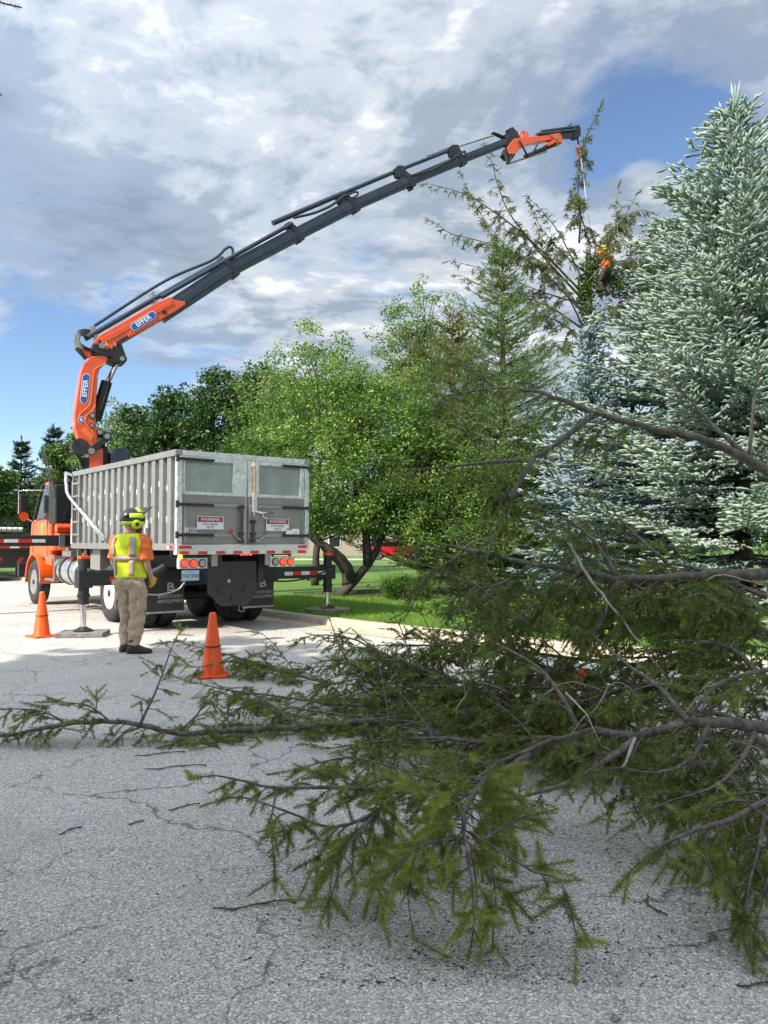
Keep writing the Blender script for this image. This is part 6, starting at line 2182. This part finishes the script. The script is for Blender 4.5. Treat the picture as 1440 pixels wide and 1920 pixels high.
# front branch towards the camera
cut_branch('bright tipped branch drooping nearest to the camera', [
    ([(1000, 1415, 4.15), (920, 1460, 3.7), (880, 1500, 3.3), (870, 1560, 3.0), (880, 1620, 2.85)], 0.024, 0.008, dict(twig=0.36, spacing=0.042, start=0.25, droop=0.8, up=0.15, shoot=0.115, dens=0.75)),
    ([(880, 1560, 3.0), (930, 1590, 2.92), (1000, 1635, 2.84), (1050, 1650, 2.80), (1075, 1730, 2.76)], 0.007, 0.003, dict(twig=0.12, spacing=0.10, start=0.25, droop=1.4)),
    ([(880, 1570, 2.98), (800, 1580, 2.95), (750, 1620, 2.92), (735, 1660, 2.9)], 0.007, 0.003, dict(twig=0.20, spacing=0.045, droop=0.7, up=0.1)),
    ([(885, 1600, 2.9), (895, 1680, 2.82), (885, 1760, 2.78)], 0.006, 0.003, dict(twig=0.16, spacing=0.045, droop=0.7, up=0.1)),
    ([(900, 1580, 2.95), (960, 1540, 3.0), (1010, 1525, 3.05)], 0.006, 0.003, dict(twig=0.14, spacing=0.05, droop=0.3, up=0.2)),
    ([(870, 1560, 3.0), (860, 1510, 3.02), (820, 1490, 3.05)], 0.006, 0.003, dict(twig=0.2, spacing=0.05, droop=0.4, up=0.25)),
    ([(780, 1600, 2.95), (765, 1680, 2.85), (772, 1730, 2.82)], 0.004, 0.002, dict(twig=0.10, spacing=0.06, droop=1.3)),
    ([(920, 1600, 2.9), (930, 1680, 2.84), (925, 1745, 2.8)], 0.004, 0.002, dict(twig=0.10, spacing=0.06, droop=1.3)),
], 105, 'near', tint=(0.4, 0.95))
cut_branch('front branch with hanging tips left of the bright tipped one', [
    ([(960, 1440, 4.2), (860, 1478, 3.8), (760, 1484, 3.65), (640, 1476, 3.6), (520, 1478, 3.6), (430, 1458, 3.6)], 0.022, 0.005, dict(twig=0.30, spacing=0.065, start=0.15, droop=0.8, up=0.1, shoot=0.115)),
    ([(760, 1484, 3.65), (690, 1530, 3.4), (620, 1552, 3.3), (560, 1530, 3.3), (480, 1500, 3.3)], 0.012, 0.004, dict(twig=0.26, spacing=0.075, droop=1.4)),
    ([(700, 1530, 3.4), (650, 1590, 3.15), (630, 1650, 3.05)], 0.008, 0.003, dict(twig=0.28, spacing=0.055, droop=1.3)),
    ([(520, 1480, 3.55), (508, 1540, 3.4), (515, 1620, 3.25)], 0.006, 0.003, dict(twig=0.12, spacing=0.08, droop=1.5)),
    ([(800, 1482, 3.7), (740, 1440, 3.8), (660, 1420, 3.9), (600, 1430, 3.95)], 0.010, 0.004, dict(twig=0.30, spacing=0.065)),
], 106, 'near', tint=(0.3, 0.75))
cut_branch('leafy branch drooping at the lower right picture edge', [
    ([(1520, 1470, 3.5), (1440, 1500, 3.2), (1360, 1540, 3.05), (1290, 1560, 3.0), (1230, 1590, 2.95)], 0.022, 0.006, dict(twig=0.38, spacing=0.045, start=0.1, droop=1.2, shoot=0.115)),
    ([(1440, 1500, 3.2), (1420, 1600, 2.95), (1400, 1680, 2.85), (1405, 1750, 2.8)], 0.010, 0.003, dict(twig=0.26, spacing=0.05, droop=1.2)),
    ([(1330, 1550, 3.03), (1320, 1610, 2.95), (1360, 1660, 2.88)], 0.007, 0.003, dict(twig=0.22, spacing=0.05, droop=1.2)),
    ([(1500, 1560, 3.0), (1450, 1620, 2.9), (1430, 1690, 2.85)], 0.008, 0.003, dict(twig=0.26, spacing=0.05, droop=1.2)),
], 107, 'near', tint=(0.2, 0.7))
# back of the heap, towards the kerb
cut_branch('upright springy branch at the back of the heap before the kerb', [
    ([(900, 1330, 6.4), (800, 1265, 6.9), (720, 1225, 7.2), (650, 1195, 7.5), (590, 1190, 7.7)], 0.022, 0.006, dict(twig=0.50, spacing=0.085, droop=0.8)),
    ([(780, 1330, 6.6), (770, 1250, 6.8), (760, 1200, 6.9), (745, 1165, 7.0)], 0.012, 0.005, dict(twig=0.40, spacing=0.10, up=0.2, droop=0.6)),
    ([(720, 1360, 6.5), (680, 1280, 6.8), (640, 1220, 7.0), (625, 1180, 7.1)], 0.014, 0.005, dict(twig=0.45, spacing=0.08, up=0.1, droop=0.8)),
    ([(860, 1250, 7.0), (820, 1210, 7.2), (800, 1170, 7.3)], 0.012, 0.005, dict(twig=0.4, spacing=0.09, up=0.15, droop=0.7)),
], 108, 'far', tint=(0.15, 0.6))
cut_branch('sparse branch lying behind the near traffic cone', [
    ([(620, 1300, 8.0), (540, 1262, 8.4), (470, 1240, 8.7), (420, 1225, 8.9), (340, 1205, 9.2)], 0.022, 0.005, dict(twig=0.42, spacing=0.08, droop=0.6, up=0.15)),
    ([(540, 1262, 8.4), (480, 1250, 8.5), (425, 1240, 8.6)], 0.014, 0.006, dict(twig=0.3, spacing=0.14, up=0.1)),
    ([(420, 1240, 8.6), (360, 1250, 8.4), (318, 1215, 8.5)], 0.008, 0.004, dict(twig=0.32, spacing=0.1, up=0.15)),
    ([(560, 1270, 8.2), (520, 1215, 8.4), (500, 1195, 8.5)], 0.009, 0.004, dict(twig=0.35, spacing=0.1, up=0.2)),
], 109, 'far', tint=(0.15, 0.6))
cut_branch('branch reaching forward beside the front of the near cone', [
    ([(760, 1330, 6.9), (640, 1322, 6.9), (540, 1308, 7.1), (450, 1298, 7.3), (385, 1285, 7.4)], 0.018, 0.005, dict(twig=0.42, spacing=0.08, droop=0.7)),
    ([(700, 1400, 6.0), (600, 1360, 6.3), (520, 1330, 6.5)], 0.014, 0.005, dict(twig=0.42, spacing=0.08, droop=0.8)),
], 110, 'far', tint=(0.2, 0.65))
# the tangled middle, branches nothing tells apart
rngp = np.random.default_rng(77)
FILL = [((1250, 1420), (800, 1330), 5.4, 5.9), ((1300, 1300), (900, 1260), 5.6, 6.4), ((1200, 1250), (820, 1200), 6.2, 6.9), ((1440, 1330), (1130, 1230), 4.9, 5.6), ((1440, 1200), (1120, 1150), 5.4, 6.0),
        ((1100, 1350), (700, 1290), 6.0, 6.6), ((1440, 1450), (1180, 1400), 4.2, 4.7), ((1000, 1400), (640, 1400), 5.0, 5.5), ((1500, 1240), (1240, 1130), 4.6, 5.0), ((1150, 1180), (850, 1120), 6.2, 6.8),
        ((1350, 1280), (1050, 1330), 4.8, 5.2), ((1440, 1150), (1180, 1060), 5.2, 5.6), ((1250, 1350), (960, 1330), 5.0, 5.4), ((900, 1380), (560, 1330), 6.0, 6.5), ((1050, 1260), (720, 1210), 6.8, 7.4),
        ((1440, 1280), (1280, 1200), 4.3, 4.6), ((1400, 1480), (1270, 1440), 3.9, 4.2), ((1180, 1300), (880, 1290), 5.6, 6.0), ((1000, 1180), (800, 1060), 6.0, 6.4), ((1250, 1130), (1050, 1010), 5.6, 6.0),
        ((1440, 1400), (1230, 1330), 4.0, 4.6), ((980, 1330), (600, 1250), 6.6, 7.4), ((1300, 1200), (1000, 1160), 5.6, 6.2), ((1150, 1420), (880, 1390), 4.7, 5.2)]
for i, (p0, p1, Y0, Y1) in enumerate(FILL):
    mid = ((p0[0] + p1[0]) / 2 + rngp.normal(0, 25), (p0[1] + p1[1]) / 2 - 25 + rngp.normal(0, 15), (Y0 + Y1) / 2)
    f1 = (p0[0] * 0.5 + p1[0] * 0.5, p0[1] * 0.5 + p1[1] * 0.5, (Y0 + Y1) / 2)
    e1 = (p1[0] + rngp.uniform(40, 160), p1[1] - rngp.uniform(30, 90), Y1)
    cut_branch('tangled branch in the dense middle of the cut heap', [
        ([(p0[0], p0[1], Y0), mid, (p1[0], p1[1], Y1)], 0.022, 0.006, dict(twig=0.55, spacing=0.075, droop=1.0, start=0.05)),
        ([f1, ((f1[0] + e1[0]) / 2, (f1[1] + e1[1]) / 2 - 10, (f1[2] + Y1) / 2), e1], 0.012, 0.004, dict(twig=0.45, spacing=0.085, droop=0.9)),
    ], 200 + i, 'far' if Y1 > 5.2 else 'mid', tint=(0.05, 0.55),
        dead=[([(p1[0] + 60 + rngp.uniform(-40, 40), p1[1] + 10, Y1 - 0.3), (p1[0] + 100, p1[1] - 50, Y1 - 0.35), (p1[0] + 160 + rngp.uniform(-40, 60), p1[1] - 30, Y1 - 0.4)], 0.007)] if i % 2 == 0 else ())
print('pile tris', NTRI[0])

# ================================================================== small litter on the road
rngd = np.random.default_rng(33)
TW = [(345, 1515, 60, 0.5, 'thin curved twig on the road in front of the long branch'), (478, 1700, 150, 0.03, 'long straight twig lying beside a road crack'), (130, 1560, 45, 0.9, 'short dark twig on the open road at left'),
      (330, 1440, 110, 0.1, 'slim twig lying under the long branch'), (300, 1415, 90, 0.15, 'straight twig close below the long branch'), (1225, 1700, 80, 1.7, 'splintered twig on the road in front of the lower right branch'),
      (1415, 1850, 60, 0.02, 'stub of twig at the lower right picture edge'), (255, 1545, 30, 0.6, 'tiny forked twig on the road near the left crack')]
for px, py, ln, ang, lab in TW:
    p = ground_at(px, py)
    L_ = ln / F_PX * p.y
    d = Vector((math.cos(ang), math.sin(ang), 0))
    n = Vector((-d.y, d.x, 0))
    pts = [p + d * L_ * q + n * L_ * (0.10 * math.sin(q * 5 + ang) + 0.02 * rngd.normal()) + Z3 * 0.008 for q in np.linspace(-0.5, 0.5, 9)]
    mb = MB().tube([x - p for x in pts], [0.0028 + 0.0012 * (i % 3) for i in range(9)], 5)
    for k in (3, 5, 6):
        mb.tube([pts[k] - p, pts[k] - p + (d * 0.5 + n * rngd.choice([-1, 1])) * L_ * 0.10 + Z3 * 0.008], [0.002, 0.001], 4)
    o = mb.build('twig', 'bark_twig', smooth=True)
    o.location = p
    tag(o, lab, 'twig', 'loose twigs on the road')
# crumbs of bark and needles, too many to count
N = 9000
u = rngd.uniform(0, 1, N)
px = rngd.normal(900, 330, N)
py = rngd.uniform(1290, 1850, N)
keep = (px > -100) & (px < 1500)
V_, F2 = [], []
for x, y in zip(px[keep], py[keep]):
    p = ground_at(x, y)
    if (p.y > 8.5):
        continue
    a = rngd.uniform(0, 2 * PI)
    l = rngd.uniform(0.002, 0.007) * (1.0 if rngd.random() < 0.92 else 2.2)
    w = l * rngd.uniform(0.15, 0.5)
    d, n = Vector((math.cos(a), math.sin(a), 0)), Vector((-math.sin(a), math.cos(a), 0))
    i = len(V_)
    V_ += [p + d * l + Z3 * 0.001, p + n * w + Z3 * 0.001, p - d * l + Z3 * 0.001, p - n * w + Z3 * 0.001, p + Z3 * (0.002 + w * 0.6)]
    F2 += [(i, i + 1, i + 4), (i + 1, i + 2, i + 4), (i + 2, i + 3, i + 4), (i + 3, i, i + 4)]
lit = MB().add(V_, F2).build('litter', 'bark_dark', fix=False)
tag(lit, 'crumbs of bark and needles scattered over the road', 'litter', kind='stuff')

# ================================================================== lawn details
# mulch bed under the crab apple
bed = ground_at(690, 1115, LAWN_Z)
ring = [(bed.x + 0.3 + 2.3 * math.cos(a) * (1 + 0.08 * math.sin(3 * a)), bed.y + 0.5 + 1.25 * math.sin(a) * (1 + 0.08 * math.cos(4 * a))) for a in np.linspace(0, 2 * PI, 40, endpoint=False)]
mb = MB()
mb.add([(x, y, LAWN_Z + 0.006) for x, y in ring] + [(bed.x + 0.3 + (x - bed.x - 0.3) * 0.5, bed.y + 0.5 + (y - bed.y - 0.5) * 0.5, LAWN_Z + 0.07) for x, y in ring] + [(bed.x + 0.3, bed.y + 0.5, LAWN_Z + 0.09)],
       [(i, (i + 1) % 40, 40 + (i + 1) % 40, 40 + i) for i in range(40)] + [(40 + i, 40 + (i + 1) % 40, 80) for i in range(40)])
tag(mb.build('mulch_bed', 'mulch', smooth=True), kind='structure')


def bush(name, label, px, py, Y, r, h, m, seed, n=900, size=0.06, z=LAWN_Z):
    rng = np.random.default_rng(seed)
    b = at(px, py, Y)
    root = empty(name, (b.x, b.y, z))
    k = 26
    C = np.stack([rng.normal(0, r * 0.42, k), rng.normal(0, r * 0.42, k), rng.uniform(0.12, 0.85, k) * h], 1)
    V, F_, tv = leaf_cloud(C, np.full(k, r * 0.36), np.full(k, n // k), rng, size)
    np_mesh('foliage', V, F_, m, root, tint=tv)
    mb = MB()
    for c in C[::2]:
        mb.tube([(0, 0, 0), (c[0] * 0.5, c[1] * 0.5, c[2] * 0.5), tuple(c)], [0.01, 0.008, 0.004], 5, cap=False)
    mb.build('stems', 'bark_dark', root, smooth=True, fix=False)['kind'] = 'stuff'
    tag(root, label, 'bush', 'low plants in the lawn beds')
    return root


bush('shrub', 'low dark shrub in the bed right of the leaning stems', 760, 1095, 17.8, 0.55, 0.6, 'leaf_dark', 301)
bush('shrub', 'small round shrub on the lawn past the far stabiliser', 578, 1075, 27, 0.4, 0.5, 'leaf_dark', 302)
bush('shrub', 'second small shrub on the lawn past the far stabiliser', 600, 1076, 27, 0.35, 0.35, 'leaf_dark', 303)
bush('shrub', 'wide dark shrub behind the heap below the green conifer', 900, 1100, 16.5, 0.9, 0.9, 'leaf_dark', 304, 1600)
bush('shrub', 'lime green plant glowing behind the middle of the heap', 1010, 1170, 11.5, 0.75, 0.45, 'leaf_lime', 305, 1800)
bush('shrub', 'lime green plant behind the heap nearer the blue spruce', 1150, 1165, 11.5, 0.6, 0.5, 'leaf_lime', 306, 1400)
bush('shrub', 'lime green plant low behind the right part of the heap', 1270, 1165, 11.0, 0.6, 0.45, 'leaf_lime', 307, 1400)


def tuft_place(cx, cy, r):
    def f(rng, n):
        a, q = rng.uniform(0, 2 * PI, n), r * np.sqrt(rng.uniform(0, 1, n))
        return np.stack([cx + q * np.cos(a), cy + q * np.sin(a), np.full(n, LAWN_Z)], 1)
    return f


for i, (px, Y, lab) in enumerate(((790, 18.5, 'clump of tall ornamental grass in the bed'), (735, 18.2, 'smaller clump of ornamental grass by the leaning stems'))):
    b = at(px, 1085, Y)
    g = grass('grass_clump', np.random.default_rng(310 + i), 900, tuft_place(b.x, b.y, 0.16), 0.35, 0.75, 0.008, 'grass_blade')
    tag(g, lab, 'grass clump', 'ornamental grasses in the bed')

# ================================================================== far things
# red car on the drive
car = empty('parked_car', at(745, 1053, 57))
car.location.z = LAWN_Z + 0.008
car.rotation_euler = (0, 0, math.radians(-4))
prof = [(-2.2, 0.30), (-2.25, 0.62), (-2.15, 0.92), (-1.55, 0.98), (-1.0, 1.38), (0.35, 1.42), (1.15, 0.98), (2.0, 0.82), (2.25, 0.6), (2.22, 0.28)]
cb = MB().prism([(x, -0.85, z) for x, z in prof], (0, 1.7, 0)).build('body', 'red_car_paint', car, bevel=0.09)
for s in (-1, 1):
    y = s * 0.858
    MB().prism([(-1.35, y, 1.0), (-0.95, y, 1.30), (-0.30, y, 1.34), (-0.30, y, 1.0)], (0, 0.01 * s, 0)).build('side_window', 'glass_dark', cb)
    MB().prism([(-0.25, y, 1.0), (-0.25, y, 1.34), (0.30, y, 1.33), (0.85, y, 1.0)], (0, 0.01 * s, 0)).build('side_window', 'glass_dark', cb)
    for x in (-1.35, 1.40):
        w = MB().lathe([(0.33, -0.11), (0.34, -0.06), (0.34, 0.06), (0.33, 0.11)], (x, s * 0.78, 0.335), (0, 1, 0), 24).build('wheel', 'black_rubber', car, smooth='auto')
        MB().lathe([(0.22, 0.0), (0.21, 0.118), (0.05, 0.10)], (x, s * 0.78, 0.335), (0, s, 0), 20).build('rim', 'chrome', w)
MB().prism([(-1.02, -0.72, 1.362), (-1.52, -0.72, 0.995), (-1.53, 0.72, 0.998), (-1.03, 0.72, 1.365)], (-0.02, 0, 0.015)).build('rear_window', 'glass_dark', cb)
for s in (-1, 1):
    MB().box((-2.262, s * 0.62 - 0.15, 0.66), (-2.235, s * 0.62 + 0.15, 0.80)).build('tail_lamp', 'sign_red', cb)
tag(car, 'red sedan parked on the pale drive beyond the lawn', 'car')
# white car ahead of it, only a patch shows
car2 = copy_tree(car)
car2.location = at(800, 1053, 61)
car2.location.z = LAWN_Z + 0.008
for ch in car2.children:
    if ch.name.startswith('body'):
        ch.data = ch.data.copy()
        ch.data.materials[0] = MATS['white_paint']
tag(car2, 'white sedan parked beyond the red one, mostly hidden by branches', 'car')


# houses
def house(label, x, y, w, d, h, rh, rz, roof='roof_shingle', wall='house_siding'):
    r = empty('house', (x, y, 0), rz)
    MB().box((-w / 2, -d / 2, 0), (w / 2, d / 2, h)).build('wall', wall, r)
    MB().prism([(-w / 2 - 0.5, -d / 2 - 0.5, h), (-w / 2 - 0.5, 0, h + rh), (-w / 2 - 0.5, d / 2 + 0.5, h)], (w + 1.0, 0, 0)).build('roof', roof, r)
    for k in range(4):
        xx = -w / 2 + w * (k + 0.5) / 4
        f = MB().box((xx - 0.6, -d / 2 - 0.06, 0.9), (xx + 0.6, -d / 2 + 0.02, 2.2)).build('window', 'white_paint', r)
        MB().box((xx - 0.5, -d / 2 - 0.09, 1.0), (xx + 0.5, -d / 2 - 0.062, 2.1)).build('pane', 'glass_dark', f)
    tag(r, label, 'house')
    return r


hp_ = at(30, 985, 84)
house('grey roofed house low between the far left trees', hp_.x, hp_.y, 9, 8, 2.6, 2.4, 0.3)
hp_ = at(600, 1020, 78)
house('tan house beyond the drive behind the crab apple', hp_.x, hp_.y, 16, 9, 2.7, 2.6, -0.05)

# dark truck with mesh sides parked further along the road
dt = empty('stake_truck', uv(20.0, 0, 0), TRUCK_A)
tag(dt, 'black flatbed with mesh sides parked ahead of the crane truck', 'truck')
xr = tru(64, 1000, 20.0).x
x0 = xr - 2.45
MB().box((x0, 0, 1.15), (xr, 5.0, 1.42)).build('deck', 'black_steel', dt, bevel=0.01)
for k in range(6):
    MB().box((x0 + 0.2 + k * 0.35, -0.006, 1.24), (x0 + 0.2 + k * 0.35 + 0.33, -0.002, 1.31)).build('tape', 'red_tape' if k % 2 else 'white_tape', dt)
rk = MB().box((x0, 0.02, 2.28), (xr, 0.08, 2.36)).box((x0, 0.02, 1.42), (x0 + 0.06, 0.08, 2.28)).box((xr - 0.06, 0.02, 1.42), (xr, 0.08, 2.28)).box((x0, 4.9, 1.42), (xr, 4.98, 2.4)).build('rack_frame', 'black_steel', dt)
for k in range(12):
    x = x0 + 0.15 + k * 0.19
    MB().box((x, 0.04, 1.42), (x + 0.02, 0.06, 2.28)).build('mesh_bar', 'black_steel', rk)
for k in range(4):
    MB().box((x0 + 0.06, 0.03, 1.58 + 0.17 * k), (xr - 0.06, 0.045, 1.60 + 0.17 * k)).build('mesh_bar', 'black_steel', rk)
MB().cyl((x0 + 0.9, 0.5, 1.95), (xr - 0.3, 0.5, 1.95), 0.09, 12).build('pipe_roll', 'white_tape', dt)
MB().box((x0 + 0.05, 0.1, 0.50), (xr - 0.05, 7.0, 1.148)).build('chassis', 'black_steel', dt)
MB().box((x0 + 0.1, 5.2, 0.7), (xr - 0.1, 7.0, 2.6)).build('cab', 'navy_steel', dt, bevel=0.1)
for x in (x0 + 0.16, xr - 0.16):
    for y in (1.0, 6.2):
        MB().lathe([(0.46, -0.14), (0.50, -0.08), (0.50, 0.08), (0.46, 0.14)], (x, y, 0.50), (1, 0, 0), 24).build('wheel', 'black_rubber', dt, smooth='auto')
for k, x in enumerate((x0 + 0.3, x0 + 1.1, xr - 0.6)):
    MB().prism([(x, 0.08, 0.72), (x + 0.16, 0.08, 0.72), (x + 0.30, 0.08, 0.88), (x + 0.14, 0.08, 0.88)], (0, 0.015, 0)).build('chevron', 'red_tape', dt)

# twig of the overhanging street tree at the top left corner
rngq = np.random.default_rng(401)
wood, sh = MB(), Shoots()
o = at(-60, -20, 4.2)
for pts in ([(-120, -40, 4.4), (-60, -20, 4.3), (0, 4, 4.2), (40, 14, 4.15)], [(-80, 150, 4.3), (-30, 165, 4.2), (2, 178, 4.2)]):
    P = [at(*p) - o for p in pts]
    wood.tube(catmull(P, 0.05), 0.004, 5)
    q = catmull(P, 0.05)
    for i in range(len(q) - 1):
        sh.add(q[i], q[i + 1] - q[i], (q[i + 1] - q[i]).length, 1.6, 0.2)
rt = empty('overhanging_sprig', o)
wood.build('stem', 'bark_twig', rt, smooth=True, fix=False)
sh.mesh('needles', 'needle_far', rt, rngq, 330, 0.020, 0.0016, splay=0.85)
tag(rt, 'needled sprig poking into the top left picture corner', 'branch')
